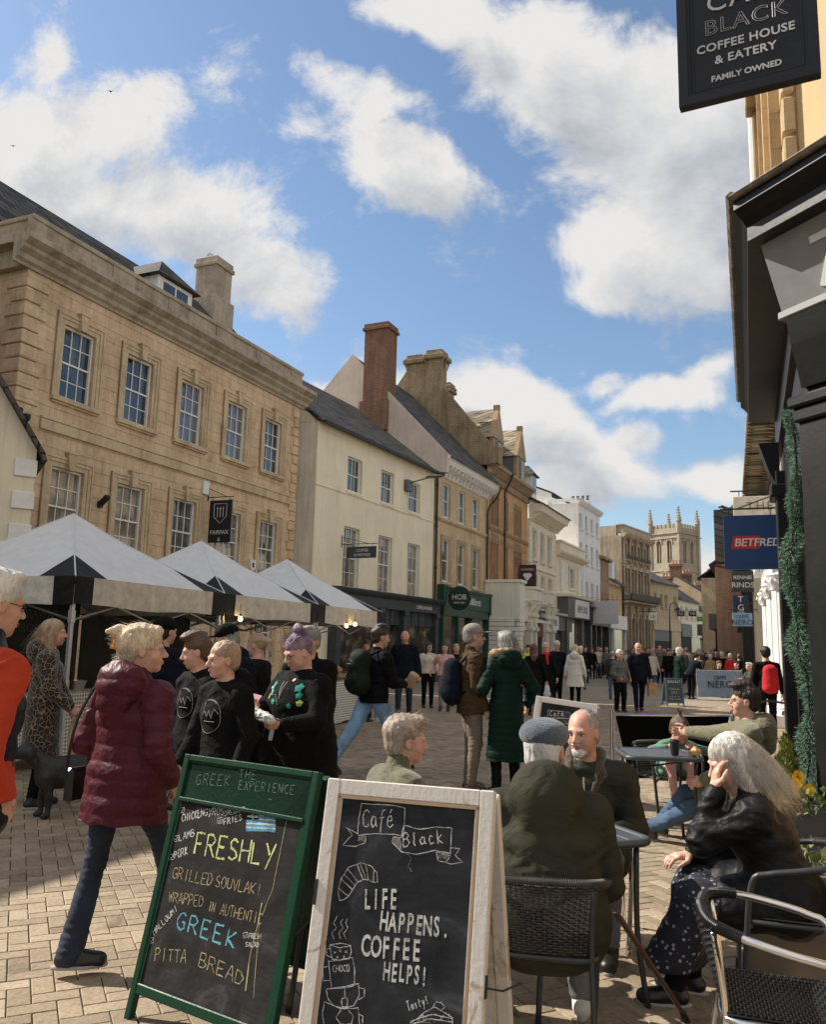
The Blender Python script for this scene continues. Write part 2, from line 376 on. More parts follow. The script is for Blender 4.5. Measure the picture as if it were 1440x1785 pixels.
def hair_prims(st,Mh,c,s=1.):
 def E(p,r,**k):return el(Mh@(Vector(p)*s)+c,[x*s for x in r],rot=Mh,**k)
 def C(p,r,q,r2,**k):return rc(Mh@(Vector(p)*s)+c,r*s,Mh@(Vector(q)*s)+c,r2*s,**k)
 o=[];cut=[E((0,.105,-.045),(.068,.07,.088),k=.015,sub=True)]
 ears=[E((q*.088,.012,-.03),(.022,.030,.034),k=.01,sub=True)for q in(-1,1)]
 if st in('short','crop'):
  t=.007 if st=='crop' else .013
  o+=[E((0,-.022,.046),(.079+t,.097+t,.080+t)),E((0,-.05,-.02),(.070+t*.5,.062+t,.065),k=.03)]+cut+ears
  if st=='short':o+=[E((0,.048,.112),(.05,.045,.022),k=.02)]
 elif st=='fringe':
  o+=[E((0,-.034,.022),(.0865,.088,.066)),E((0,-.055,-.02),(.074,.058,.055),k=.02),E((0,.035,.112),(.056,.105,.048),k=.01,sub=True)]+cut+ears
 elif st=='recede':
  o+=[E((0,-.024,.040),(.0815,.101,.0835)),E((0,-.05,-.02),(.073,.060,.062),k=.02),E((0,.075,.100),(.056,.085,.062),k=.014,sub=True)]+cut+ears
 elif st=='quiff':
  o+=[E((0,-.022,.050),(.086,.104,.088)),E((0,-.05,-.02),(.072,.062,.062),k=.03),E((-.01,.055,.122),(.06,.05,.030),k=.025),E((.01,.0,.14),(.06,.07,.03),k=.03)]+cut+ears
 elif st=='bob':
  o+=[E((0,-.022,.046),(.092,.112,.093)),E((0,-.045,-.045),(.090,.085,.085),k=.04),E((0,.055,.10),(.06,.045,.03),k=.02)]+cut
 elif st=='mop':
  o+=[E((0,-.030,.052),(.093,.108,.090)),E((0,-.062,-.02),(.072,.058,.072),k=.03),E((0,.05,.108),(.06,.05,.03),k=.03)]+cut+ears
 elif st=='long':
  o+=[E((0,-.022,.046),(.087,.106,.090)),C((0,-.055,.0),.078,(0,-.085,-.20),.060,k=.04),C((.05,-.03,-.02),.045,(.075,-.02,-.24),.03,k=.03),C((-.05,-.03,-.02),.045,(-.075,-.02,-.24),.03,k=.03),C((0,-.085,-.18),.075,(0,-.09,-.30),.045,k=.04)]+cut
 elif st=='pony':
  o+=[E((0,-.022,.046),(.083,.104,.087)),E((0,-.06,-.0),(.06,.05,.06),k=.03),C((0,-.11,.05),.028,(0,-.155,.01),.034,k=.02),C((0,-.155,.01),.034,(0,-.15,-.14),.016,k=.02)]+cut+ears
 elif st=='clip':
  o+=[E((0,-.026,.050),(.096,.116,.097)),E((0,-.070,.02),(.080,.072,.085),k=.03),C((0,-.100,.06),.050,(-.02,-.140,.09),.036,k=.03),C((0,-.13,.11),.030,(.02,-.185,.10),.014,k=.02),E((0,-.07,-.05),(.055,.04,.05),k=.03),E((0,.055,.10),(.055,.04,.03),k=.02)]+cut+ears
 elif st=='topbun':
  o+=[E((0,-.022,.048),(.086,.106,.088)),E((0,-.06,.0),(.065,.05,.065),k=.03),E((0,-.055,.155),(.040,.040,.034),k=.02),E((.015,-.065,.178),(.025,.025,.02),k=.01)]+cut+ears
 elif st=='tuft':
  o+=[E((0,-.022,.046),(.083,.104,.087)),E((0,-.05,-.02),(.075,.062,.065),k=.03),C((0,-.05,.11),.022,(.0,-.07,.17),.012,k=.02),C((0,-.06,.15),.012,(.03,-.08,.21),.005,k=.01),C((0,-.06,.15),.012,(-.03,-.06,.20),.005,k=.01)]+cut
 return o
def hair_disp(Mh,c,amp=.005,f=1.):
 m=np.array(Mh.transposed(),np.float32);cc=A3(c)
 def d(V,N):
  q=(V-cc)@m.T;q=q*np.array([1,1,.14])
  return amp*.8*(vn(q,95*f,1)+.6*vn(q,210*f,2))
 return d
def strands(mb,Mh,c,s,n,length,r0=.088,seed=1,zmin=-.06,zmax=.13,down=1.,spread=.02,rad=.0011,wind=(0,0,0),yback=.03,seg=6,zone=None,flow=None):
 rr=random.Random(seed);k=0
 while k<n:
  a=rr.uniform(0,2*PI);z=rr.uniform(zmin,zmax);x=math.cos(a);y=math.sin(a)
  if y>yback and z<.06:continue
  h=math.sqrt(max(.05,1-((z-.045)/.092)**2));p=Vector((x*.086*h,-.02+y*.108*h,z))
  if zone and not zone(p):continue
  n_=Vector((p.x,p.y+.02,p.z-.04)).normalized();fl=Vector(flow(p))if flow else Vector((0,-.35,-.9*down))
  d=(n_*.25+fl*.8+Vector((rr.uniform(-1,1),rr.uniform(-1,1),rr.uniform(-1,1)))*spread*6).normalized()
  pts=[p];L=length*rr.uniform(.5,1.1)
  for i in range(seg):
   d=(d+Vector(wind)*.16+fl*.16+Vector((rr.uniform(-1,1),rr.uniform(-1,1),rr.uniform(-1,1)))*spread*5).normalized()
   q=pts[-1]+d*L/seg
   e=Vector((q.x/.084,(q.y+.02)/.106,(q.z-.045)/.09))
   if e.length<1:e.normalize();q=Vector((e.x*.086,e.y*.108-.02,e.z*.092+.045))
   pts.append(q)
  mb.ring([Mh@(p*s)+c for p in pts],[rad*s*(1-.75*i/seg)for i in range(seg+1)],3,cap=False);k+=1
def fold_disp(amp=.006,f=1.,quilt=0,qamp=.010,seed=0,fine=1.,qdir=(0,0,1),chev=0):
 def d(V,N):
  q=V*np.array([1,1,1.9]);w_=q+.05*np.stack([vn(V,7,seed+3),vn(V,8,seed+4),vn(V,6,seed+6)],1);mk=np.clip(.5+vn(V,5,seed+8)*1.3,0,1);r=amp*(.55*vn(q,8*f,seed)+mk*fine*1.5*(.42-np.abs(vn(w_,13*f,seed+1)))+mk*fine*.6*(.4-np.abs(vn(w_,27*f,seed+2)))+.12*vn(q,70*f,seed+2))
  if quilt:
   u=(V@np.array(qdir))/quilt+.12*vn(V,6,seed+5)
   if chev:u=u+chev*np.abs(((V[:,0]/.16)%1)-.5)
   r=r+qamp*(np.sqrt(np.abs(np.sin(PI*u)))-.75)+qamp*.25*vn(V*np.array([1,1,.3]),55,seed+6)
  return r
 return d
LOD=dict(near=(.010,.0055,.005,1),mid=(.015,.009,.008,1),far=(.024,.013,.012,0))
def person(loc,face,H=1.72,lod='mid',sex='m',ph=None,lean=0,side=0,twist=0,hturn=0,nod=0,tilt=0,sit=False,feet=None,hands=None,elb=None,hcurl=35,hpn=None,handd=None,skin=None,hair='short',hairc='brown',top=None,legs=None,shoe=None,hat=None,glasses=None,beard=None,build=1.0,extra=None,fat=0,kpole=None,scale_head=1.,headfwd=0.,strand=None,hideL=False,**tg):
 s=H/1.75;skin=skin or SK;vt,vh,vf,det=LOD[lod]
 root=empty('person',loc,-R(face),**tg)
 ph=(ph if ph is not None else(.50 if sit else .935*s))
 P=Vector((0,0,ph));sp=rotm('X',-lean)@rotm('Y',side)@Vector((0,0,1));X=rotm('Z',twist)@Vector((1,0,0));X=(X-sp*X.dot(sp)).normalized();Y=sp.cross(X)
 shw=(.178 if sex=='m' else .158)*s*build**.5
 chest=P+sp*.30*s;nb=P+sp*.50*s;mid=P+sp*.13*s
 sh={q:P+sp*.425*s+X*shw*q for q in(-1,1)}
 Mh=rotm('Z',-hturn)@rotm('X',-nod)@rotm('Y',tilt)
 hc=nb+(sp*.055+Vector((0,.0,.08)))*s+Vector((0,.015+headfwd,0));hs=s**.5*scale_head*1.03
 hc=hc+Mh@Vector((0,.02,.035))*hs
 hip={q:P+Vector((.088*q*s,0,-.01))for q in(-1,1)}
 feet=feet or{-1:((-.10*s,.02,0),0),1:((.10*s,-.02,0),0)}
 hands=hands or{-1:(-.30*s*build**.5,.05,.83*s),1:(.30*s*build**.5,.05,.83*s)}
 for _q in(-1,1):hands.setdefault(_q,(_q*.30*s*build**.5,.05,.83*s))
 kp=kpole or{-1:(-.15,1,.1),1:(.15,1,.1)};el_=elb or{-1:(-.5,-1,-.2),1:(.5,-1,-.2)}
 kn={};an={};eb={};wr={};fd={}
 for q in(-1,1):
  (fx,fy,fz),fa=feet[q][0],feet[q][1];ank=Vector((fx,fy,fz+.085*s))
  kn[q],an[q]=ik(hip[q],ank,.425*s,.42*s,Vector(kp[q]));fd[q]=(rotm('Z',-fa)@Vector((0,1,0)),feet[q][2]if len(feet[q])>2 else 0)
  eb[q],wr[q]=ik(sh[q],Vector(hands[q]),.285*s,.25*s,Vector(el_[q]))
 parts=[];mats=[skin,M_eye,M_iris,M_lip,HAIRC[hairc]]
 hp=head_prims(Mh,hc,hs,fat=fat,face=det or True)
 hp+=[rc(Mh@(Vector((0,-.022,-.05))*hs)+hc,.054*hs*(1+fat*.15),nb-sp*.01,.060*s*(1+fat*.15),k=.03),rc(nb,.06*s,nb-sp*.08*s,.075*s,ax=X,fs=1.4,k=.03)]
 V,Fq=sdf_mesh(hp,vf if lod=='near' else vh,.02)
 parts.append((V,Fq,0))
 bp=[rc(mid,.09*s,chest,.10*s,ax=X,fs=1.3),rc(chest,.10*s,nb,.06*s,ax=X,fs=1.2),rc(sh[-1],.045,sh[1],.045)]
 for q in(-1,1):bp+=[rc(hip[q],.07*s,kn[q],.045*s),rc(kn[q],.045*s,an[q],.035*s),rc(sh[q],.045*s,eb[q],.035*s),rc(eb[q],.035*s,wr[q],.026*s)]
 bp+=[rc(hip[-1],.07*s,hip[1],.07*s),rc(P,.08*s,mid,.08*s,ax=X,fs=1.3)]
 V,Fq=sdf_mesh(bp,.022,.03);parts.append((V,Fq,0))
 for q in(-1,1):
  fdn=(wr[q]-eb[q]).normalized();pn=Vector((-q,0,0))if not hpn or q not in hpn else Vector(hpn[q]);dd=fdn if not handd or q not in handd else Vector(handd[q]).normalized()
  hcur=hcurl[q]if isinstance(hcurl,dict)else hcurl
  hpz=hand_prims(wr[q],dd,pn,q,hcur,s);hpz.append(rc(wr[q]-fdn*.07,.028*s,wr[q],.023*s,k=.02))
  if lod=='far':
   hpz=[rc(wr[q]-fdn*.05,.025*s,wr[q]+dd*.06,.03*s,ax=dd.cross(pn),fs=1.2),rc(wr[q]+dd*.06,.028*s,wr[q]+dd*.12,.018*s)]
  V,Fq=sdf_mesh(hpz,.0042 if lod=='near' else(.006 if lod=='mid' else .012),.008);parts.append((V,Fq,0))
 if True:
  e=MB()
  hw=lambda p:Mh@(Vector(p)*hs)+hc
  seg=10 if lod=='near' else 6
  for q in(-1,1):
   cc=hw((q*.031,.0785,.002));vs=[];prof=[(-1+2*i/6)for i in range(7)]
   def ball(rx,ry,rz,cen,mi):
    vv=[];n1,n2=6,seg
    for i in range(n1+1):
     for j in range(n2):
      th=PI*i/n1;ph2=2*PI*j/n2;vv.append(tuple(Mh@(Vector((rx*math.sin(th)*math.cos(ph2),ry*math.sin(th)*math.sin(ph2),rz*math.cos(th)))*hs)+cen))
    e.add(vv,[(i*n2+j,i*n2+(j+1)%n2,(i+1)*n2+(j+1)%n2,(i+1)*n2+j)for i in range(n1)for j in range(n2)],mi)
   ball(.0125,.0080,.0046,cc,1);ball(.0058,.003,.0052,hw((q*.031,.0853,.002)),2)
   e.ring([hw((q*.014,.0905,.022)),hw((q*.030,.0925,.027)),hw((q*.047,.082,.022))],[.0022*hs,.0034*hs,.0016*hs],5,mi=4)
   e.ring([hw((q*.018,.0825,.0075)),hw((q*.031,.0868,.0105)),hw((q*.045,.079,.0065))],[.0012*hs,.0016*hs,.0012*hs],4,mi=2)
  e.ring([hw((-.020,.0940,-.061)),hw((-.006,.0972,-.0580)),hw((.006,.0972,-.0580)),hw((.020,.0940,-.061))],[.001*hs,.0028*hs,.0028*hs,.001*hs],6,mi=3)
  e.ring([hw((-.018,.0940,-.063)),hw((0,.0968,-.0665)),hw((.018,.0940,-.063))],[.001*hs,.0034*hs,.001*hs],6,mi=3)
  if e.v:
   vv=np.array(e.v);
   for mi in(1,2,3,4):
    ff=[f for f,m in zip(e.f,e.m)if m==mi]
    if ff:parts.append((vv,ff,mi))
 np_obj('body',parts,mats,root)
 if hair:
  hpz=hair_prims(hair,Mh,hc,hs)
  V,Fq=sdf_mesh(hpz,vh if lod!='near' else .0065,.012,hair_disp(Mh,hc,.0042 if lod!='far' else .003))
  mb=MB()
  if strand:strands(mb,Mh,hc,hs,**strand)
  pp=[(V,Fq,0)]+([mbp(mb,0)]if mb.v else[])
  np_obj('hair',pp,[HAIRC[hairc]],root)
 if beard:
  E=lambda p,r,**k:el(Mh@(Vector(p)*hs)+hc,[x*hs for x in r],rot=Mh,**k)
  bpz=[E((0,.034,-.080),(.050,.054,.034)),E((0,.070,-.098),(.034,.026,.026),k=.02),E((0,.094,-.046),(.026,.010,.007),k=.008),E((0,.10,-.062),(.018,.02,.008),k=.006,sub=True),E((0,.05,-.02),(.09,.1,.035),k=.01,sub=True),E((0,.094,-.046),(.026,.010,.006),k=.003)]
  V,Fq=sdf_mesh(bpz,vf,.012,hair_disp(Mh,hc,.003,1.2));np_obj('beard',[(V,Fq,0)],[HAIRC[beard]],root)
 lg=legs or{};lm=lg.get('mat');wd=lg.get('w',1.0);fl=lg.get('flare',1.0)
 pr=[rc(P+X*-.055*s,.125*s*build**.5,P+X*.055*s,.125*s*build**.5,k=.04),rc(P,.11*s*build**.5,P+sp*.10*s,.105*s*build**.5,ax=X,fs=1.3)]
 for q in(-1,1):
  pr+=[rc(hip[q],.098*s*wd*build**.4,kn[q],.068*s*wd),rc(kn[q],.066*s*wd,an[q]+Vector((0,0,-.02 if fl>1 else .01)),.052*s*wd*fl,k=.02)]
 def ldisp(V,N):
  z=V[:,2];r=.004*vn(V,18,3)+.003*vn(V*np.array([1,1,2.2]),34,4)
  for q in(-1,1):
   for c0,w_,a_ in((kn[q],.10,.006),(an[q]+Vector((0,0,.05)),.08,.007)):
    dd=np.linalg.norm(V-A3(c0),axis=1);r+=a_*np.exp(-(dd/w_)**2)*vn(V*np.array([.6,.6,2.4]),38,6)
  return r*(1 if lod!='far' else .5)
 if lm is not None:
  V,Fq=sdf_mesh(pr,vt*(.9 if lod=='near' else 1),.03,ldisp);np_obj('trousers',[(V,Fq,0)],[lm],root)
 sm=shoe or M_plain('shoe_black',(.012,.011,.011),.45)
 for q in(-1,1):
  d,pit=fd[q];a=an[q];up=Vector((0,0,1));xx=d.cross(up);Mr=Matrix.Rotation(R(-pit),3,xx);d2=Mr@d;u2=Mr@up
  heel=a-u2*.045*s-d2*.035*s;toe=a-u2*.055*s+d2*.135*s
  pz=[rc(heel,.038*s,toe,.034*s,ax=xx,fs=1.12),rc(toe+d2*.015,.030*s,toe-d2*.05+u2*.01,.036*s,ax=xx,fs=1.2),rc(a+u2*.03,.042*s,a-u2*.02,.044*s,k=.02),rc(a,.04*s,toe-d2*.06,.034*s,k=.02)]
  V,Fq=sdf_mesh(pz,.008 if lod!='far' else .016,.02)
  low=A3(a-u2*.083*s);un=A3(u2);hgt=(V-low)@un;V=V-np.minimum(hgt,0)[:,None]*un
  mbs=MB();
  n_=14;pts=[]
  for i in range(n_):
   t_=2*PI*i/n_;cx=math.cos(t_);wy=.046*(1 if cx>0 else .86)*s;pts.append(a+d2*(.05+cx*.135)*s+xx*math.sin(t_)*wy)
  vs=[tuple(p-u2*.086*s)for p in pts]+[tuple(p-u2*.070*s)for p in pts]
  mbs.add(vs,[tuple(range(n_-1,-1,-1)),tuple(range(n_,2*n_))]+[(i,(i+1)%n_,(i+1)%n_+n_,i+n_)for i in range(n_)])
  np_obj('shoe',[(V,Fq,0),mbp(mbs,1)],[sm,M_sole if lod!='far' else sm],root)
 tp=top or{};tm=tp.get('mat')
 th=tp.get('th',.018)*1.0;B=build;hem=tp.get('hem',.12);fla=tp.get('flare',.0);bel=tp.get('belly',0)
 fsx=1.42 if sex=='m' else 1.32
 pr=[rc(mid,(.104*B+th)*s,chest,(.108*B+th)*s,ax=X,fs=fsx-.12,k=.04),rc(chest,(.110*B+th)*s,P+sp*.40*s,(.080*B**.5+th)*s,ax=X,fs=fsx,k=.04),rc(nb-sp*.035*s,(.066+th*.5)*s,sh[-1],(.046+th)*s,k=.035),rc(nb-sp*.035*s,(.066+th*.5)*s,sh[1],(.046+th)*s,k=.035)]
 if bel:pr.append(el(mid+Y*.05*s,[.15*s,.12*s+bel,.15*s],k=.06))
 if sex=='f':pr.append(rc(chest+Y*.06*s-X*.06*s+sp*.03,(.06+th*.5)*s,chest+Y*.06*s+X*.06*s+sp*.03,(.06+th*.5)*s,k=.05))
 for q in(-1,1):
  k_=.014
  pr+=[rc(sh[q],(.054+th)*s,sh[q]*.75+eb[q]*.25,(.053+th)*s,k=.045),rc(sh[q],(.054+th)*s,eb[q],(.047+th*.8)*s,k=k_),rc(eb[q],(.047+th*.8)*s,wr[q]-(wr[q]-eb[q]).normalized()*.015,(.034+th*.6)*s,k=.015)]
 hz=None
 if sit:
  hl=min(.38,hem+.14)
  for q in(-1,1):
   e_=hip[q]+(kn[q]-hip[q])*hl/.42*1.0;pr.append(rc(hip[q]+Vector((0,0,.02)),(.115*B**.5+th)*s,e_,(.10+th)*s,k=.05))
  pr.append(rc(P+Vector((-.05,-.02,0)),(.13*B**.5+th)*s,P+Vector((.05,-.02,0)),(.13*B**.5+th)*s,k=.05));pr.append(rc(P,(.12*B+th)*s,mid,(.11*B+th)*s,ax=X,fs=fsx,k=.04))
 else:
  bot=P+Vector((0,tp.get('hy',0),-hem*s));pr+=[rc(P,(.118*B+th)*s,mid,(.105*B+th)*s,ax=X,fs=fsx,k=.04),rc(P,(.122*B+th)*s,bot,(.122*B+th+fla)*s,ax=X,fs=fsx-.02,k=.04)]
  hz=bot.z
 if tp.get('hood'):
  h_=tp['hood'];hcb=nb-Y*(.085+.02*h_)*s+sp*(.035-.035*h_)*s
  pr+=[el(hcb,[(.105+.035*h_)*s,(.06+.03*h_)*s,(.075+.045*h_)*s],k=.025),rc(nb+X*.085*s+Y*.03-sp*.02,.035*s,nb-X*.0*s-Y*.10*s+sp*.03,.045*s*(1+.3*h_),k=.02),rc(nb-X*.085*s+Y*.03-sp*.02,.035*s,nb-Y*.10*s+sp*.03,.045*s*(1+.3*h_),k=.02)]
  if h_>1:pr+=[el(hcb-Y*.045*s-sp*.08*s,[.11*s,.055*s,.13*s],k=.03),el(hcb+sp*.09*s+Y*.02,[.07*s,.05*s,.045*s],k=.02,sub=True)]
  else:pr+=[el(nb+sp*.07*s+Y*.01,[.062*s,.065*s,.06*s],k=.02,sub=True)]
 if tp.get('collar'):
  ch=tp['collar'];pr+=[rc(nb-sp*.01,.078*s,nb+sp*ch*s,.072*s,k=.015),rc(nb+sp*(ch+.08)*s,.066*s,nb+sp*(.02)*s+Y*.03*s,.056*s,k=.01,sub=True)]
 pr+=tp.get('prims',lambda*a:[])(P,sp,X,Y,nb,sh,s)if tp.get('prims')else[]
 V,Fq=sdf_mesh(pr,vt,.03,tp.get('disp')or fold_disp(tp.get('amp',.006)if lod!='far' else .004,quilt=tp.get('quilt',0),qamp=tp.get('qamp',.010),seed=tp.get('seed',0)))
 if hz is not None:
  V[:,2]=np.maximum(V[:,2],hz+.004*np.sin(V[:,0]*40))
 to=None
 if tm is not None:to=np_obj(tp.get('name','jacket'),[(V,Fq,0)],[tm],root)
 hw=lambda p:Mh@(Vector(p)*hs)+hc
 if hat:
  E=lambda p,r,**k:el(hw(p),[x*hs for x in r],rot=Mh,**k)
  kind,hm=hat
  if kind=='cap':
   pz=[E((0,-.014,.062),(.092,.110,.086)),E((0,-.01,-.03),(.13,.16,.068),k=.008,sub=True),E((0,.135,.045),(.062,.062,.009),k=.012)]
  elif kind=='flat':
   pz=[E((0,-.012,.074),(.104,.126,.070)),E((0,.065,.070),(.080,.065,.038),k=.02),E((0,-.02,-.02),(.15,.2,.050),k=.008,sub=True),E((0,.115,.052),(.06,.045,.010),k=.015)]
  else:
   pz=[E((0,-.02,.058),(.093,.112,.092)),E((0,0,-.045),(.13,.16,.075),k=.008,sub=True),rc(hw((0,-.02,.05)),.001,k=.01)]
  V,Fq=sdf_mesh(pz,vf if lod=='near' else vh,.012,lambda V,N:.0012*vn(V,60,3));np_obj('cap',[(V,Fq,0)],[hm],root)
 if glasses:
  g=MB();gm=glasses
  for q in(-1,1):
   pts=[hw((q*.033+.021*math.cos(t),.101-.012*abs(q*.033+.021*math.cos(t))/.05,.001+.016*math.sin(t)))for t in[2*PI*i/12 for i in range(13)]]
   g.ring(pts,.0016*hs,4,cap=False);g.rod(hw((q*.054,.092,.004)),hw((q*.081,.0,.010)),.0016*hs,seg=4)
  g.rod(hw((-.012,.102,.004)),hw((.012,.102,.004)),.0016*hs,seg=4)
  mats_=[gm]
  if gm is MATS.get('black_plastic')and tg.get('sun')is None:pass
  go=g.build('glasses',mats_,root)
  if glasses is MATS.get('sunglass_black'):
   l=MB()
   for q in(-1,1):
    l.add([tuple(hw((q*.033+.020*math.cos(t),.1005-.012*abs(q*.033+.02*math.cos(t))/.05,.001+.015*math.sin(t))))for t in[2*PI*i/12 for i in range(12)]],[tuple(range(12))])
   l.build('lens',[MATS['sunglass_black']],go)
 root['_j']=0;del root['_j']
 J=dict(root=root,P=P,sp=sp,X=X,Y=Y,nb=nb,sh=sh,hc=hc,Mh=Mh,hs=hs,wr=wr,eb=eb,kn=kn,hip=hip,s=s,chest=chest,mid=mid,an=an)
 Rz=Matrix.Rotation(-R(face),4,'Z');Tw=Matrix.Translation(loc)@Rz;J['W']=lambda p:Tw@Vector(p)
 J['T']=Tw
 return J
make_camera()
S.view_settings.view_transform='Standard';S.view_settings.look='None';S.view_settings.gamma=1
S.view_settings.exposure=EXPO=0.95
SUN=Vector((-.92,.38,.84)).normalized()
sl=bpy.data.lights.new('sun','SUN');sl.energy=3.9;sl.angle=R(.5);sl.color=(1.0,.93,.82)
so=bpy.data.objects.new('sun',sl);COL.objects.link(so);so.rotation_euler=SUN.to_track_quat('Z','Y').to_euler();so.location=(-10,5,30)
def make_world():
 w=bpy.data.worlds.new('World');S.world=w;w.use_nodes=True;t=w.node_tree;t.nodes.clear()
 n=lambda ty,**k:_nn(t,ty,**k)
 def _nn(t,ty,**k):
  x=t.nodes.new(ty)
  for a,b in k.items():setattr(x,a,b)
  return x
 L=t.links.new
 out=n('ShaderNodeOutputWorld');bg=n('ShaderNodeBackground');L(bg.outputs[0],out.inputs[0]);bg.inputs[1].default_value=.13
 sky=n('ShaderNodeTexSky');sky.sky_type='NISHITA';sky.sun_disc=False;sky.sun_elevation=math.asin(SUN.z);sky.sun_rotation=math.atan2(SUN.x,SUN.y)
 sky.air_density=1.1;sky.dust_density=.6;sky.ozone_density=1.6
 tc=n('ShaderNodeTexCoord');sep=n('ShaderNodeSeparateXYZ');L(tc.outputs['Generated'],sep.inputs[0])
 def m(op,a,b=None,clamp=False,c=None):
  x=n('ShaderNodeMath',operation=op,use_clamp=clamp)
  for i,v in enumerate((a,b,c)):
   if v is None:continue
   if hasattr(v,'links'):L(v,x.inputs[i])
   else:x.inputs[i].default_value=v
  return x.outputs[0]
 X,Y,Z=sep.outputs
 yy=m('MAXIMUM',Y,.12);u=m('DIVIDE',X,yy);v=m('DIVIDE',Z,yy)
 cb=n('ShaderNodeCombineXYZ');L(u,cb.inputs[0]);L(v,cb.inputs[1])
 def noise(vec,sc,det,ro,dist=0,off=(0,0,0),col=False,stretch=(1,1,1)):
  mp=n('ShaderNodeMapping');mp.inputs['Location'].default_value=off;mp.inputs['Scale'].default_value=stretch;L(vec,mp.inputs[0])
  x=n('ShaderNodeTexNoise');x.inputs['Scale'].default_value=sc;x.inputs['Detail'].default_value=det;x.inputs['Roughness'].default_value=ro;x.inputs['Distortion'].default_value=dist
  L(mp.outputs[0],x.inputs[0]);return x.outputs[1 if col else 0]
 P=cb.outputs[0]
 blobs=[(200,215,130,130,0,1),(120,330,220,110,15,1),(330,370,230,130,28,1),(470,480,140,100,40,.9),(30,240,130,110,0,.9),(60,120,70,90,0,.5),(-120,300,160,160,0,1),(640,160,130,80,20,.85),(690,270,170,100,25,1),(540,200,70,60,0,.55),(800,330,60,50,0,.45),(640,370,40,45,0,.3),(760,30,170,60,15,.95),(980,130,230,160,25,1.1),(1180,250,240,220,30,1.15),(1100,430,160,120,10,1),(1240,430,150,120,0,1),(1050,520,100,60,10,.7),(1400,200,240,260,0,1),(880,700,130,70,5,1),(950,760,150,80,20,1),(1080,830,120,70,10,.9),(720,690,70,40,0,.7),(560,720,140,50,0,.6),(1000,860,130,60,10,.9),(1180,690,130,38,-14,.8),(1060,680,60,34,0,.55),(1240,650,70,34,-20,.6),(1250,850,90,60,0,.85),(960,600,30,16,0,.3),(1010,640,60,26,0,.4),(1120,780,90,40,0,.6),(1190,860,60,30,0,.5),(620,650,60,26,0,.4),(160,250,140,120,0,.6),(840,215,30,22,0,.25),(1230,980,60,60,0,.7)]
 wn=noise(P,5,5,.55,.3,(3,1,0),True);wv=n('ShaderNodeVectorMath',operation='SUBTRACT');L(wn,wv.inputs[0]);wv.inputs[1].default_value=(.5,.5,.5)
 ws=n('ShaderNodeVectorMath',operation='SCALE');L(wv.outputs[0],ws.inputs[0]);ws.inputs['Scale'].default_value=.10
 wa=n('ShaderNodeVectorMath',operation='ADD');L(P,wa.inputs[0]);L(ws.outputs[0],wa.inputs[1]);PW=wa.outputs[0]
 def field(off):
  acc=None
  src=PW
  if off:
   o=n('ShaderNodeVectorMath',operation='ADD');L(PW,o.inputs[0]);o.inputs[1].default_value=off;src=o.outputs[0]
  for(px,py,rx,ry,ro,wgt)in blobs:
   d=Dp(px,py,1.0)-CAM;mp=n('ShaderNodeMapping',vector_type='TEXTURE')
   mp.inputs['Location'].default_value=(d.x,d.z,0);mp.inputs['Rotation'].default_value=(0,0,R(-ro));mp.inputs['Scale'].default_value=(rx/F_*1.05,ry/F_*1.05,1);L(src,mp.inputs[0])
   ln=n('ShaderNodeVectorMath',operation='LENGTH');L(mp.outputs[0],ln.inputs[0])
   g=m('MULTIPLY',m('SUBTRACT',1.35,ln.outputs['Value'],True),wgt)
   acc=g if acc is None else m('SMOOTH_MAX',acc,g,c=.22)
  return acc
 F0=field(None);F1=field((-.05,.07,0))
 big=noise(P,7,12,.66,.25,(1.3,.2,0));big2=noise(P,7,12,.66,.25,(1.3-.03,.2+.045,0))
 def dens(f,b):return m('ADD',m('MULTIPLY',f,1.0),m('MULTIPLY',m('SUBTRACT',b,.5),1.9))
 D0=dens(F0,big);D1=dens(F1,big2)
 mr=n('ShaderNodeMapRange',interpolation_type='SMOOTHSTEP');L(D0,mr.inputs[0]);mr.inputs[1].default_value=.24;mr.inputs[2].default_value=.72
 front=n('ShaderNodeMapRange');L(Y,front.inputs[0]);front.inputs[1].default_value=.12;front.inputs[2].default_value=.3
 gen=noise(tc.outputs['Generated'],2.6,8,.58,.3,(5,2,1));gm=n('ShaderNodeMapRange',interpolation_type='SMOOTHSTEP');L(gen,gm.inputs[0]);gm.inputs[1].default_value=.30;gm.inputs[2].default_value=.50  # heavier cloud added behind the camera, out of view, to raise ambient light
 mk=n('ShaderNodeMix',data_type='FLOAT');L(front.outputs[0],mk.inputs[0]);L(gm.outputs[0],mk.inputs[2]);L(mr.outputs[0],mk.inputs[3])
 lit=m('SUBTRACT',D0,D1);thick=n('ShaderNodeMapRange');L(D0,thick.inputs[0]);thick.inputs[1].default_value=.5;thick.inputs[2].default_value=1.5
 shade=m('ADD',m('SUBTRACT',.90,m('MULTIPLY',thick.outputs[0],.50)),m('MULTIPLY',lit,.75));det=noise(P,14,7,.6,0,(8,3,0));shade=m('ADD',shade,m('MULTIPLY',m('SUBTRACT',det,.5),.30),True)
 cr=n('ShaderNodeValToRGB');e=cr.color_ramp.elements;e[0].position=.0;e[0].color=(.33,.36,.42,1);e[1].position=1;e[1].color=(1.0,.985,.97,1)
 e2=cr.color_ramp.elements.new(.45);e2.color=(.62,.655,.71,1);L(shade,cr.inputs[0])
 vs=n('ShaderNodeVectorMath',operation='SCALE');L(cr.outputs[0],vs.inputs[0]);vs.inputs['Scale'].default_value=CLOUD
 sm=n('ShaderNodeMix',data_type='RGBA',blend_type='MULTIPLY');sm.inputs[0].default_value=1;L(sky.outputs[0],sm.inputs[6]);sm.inputs[7].default_value=SKYTINT
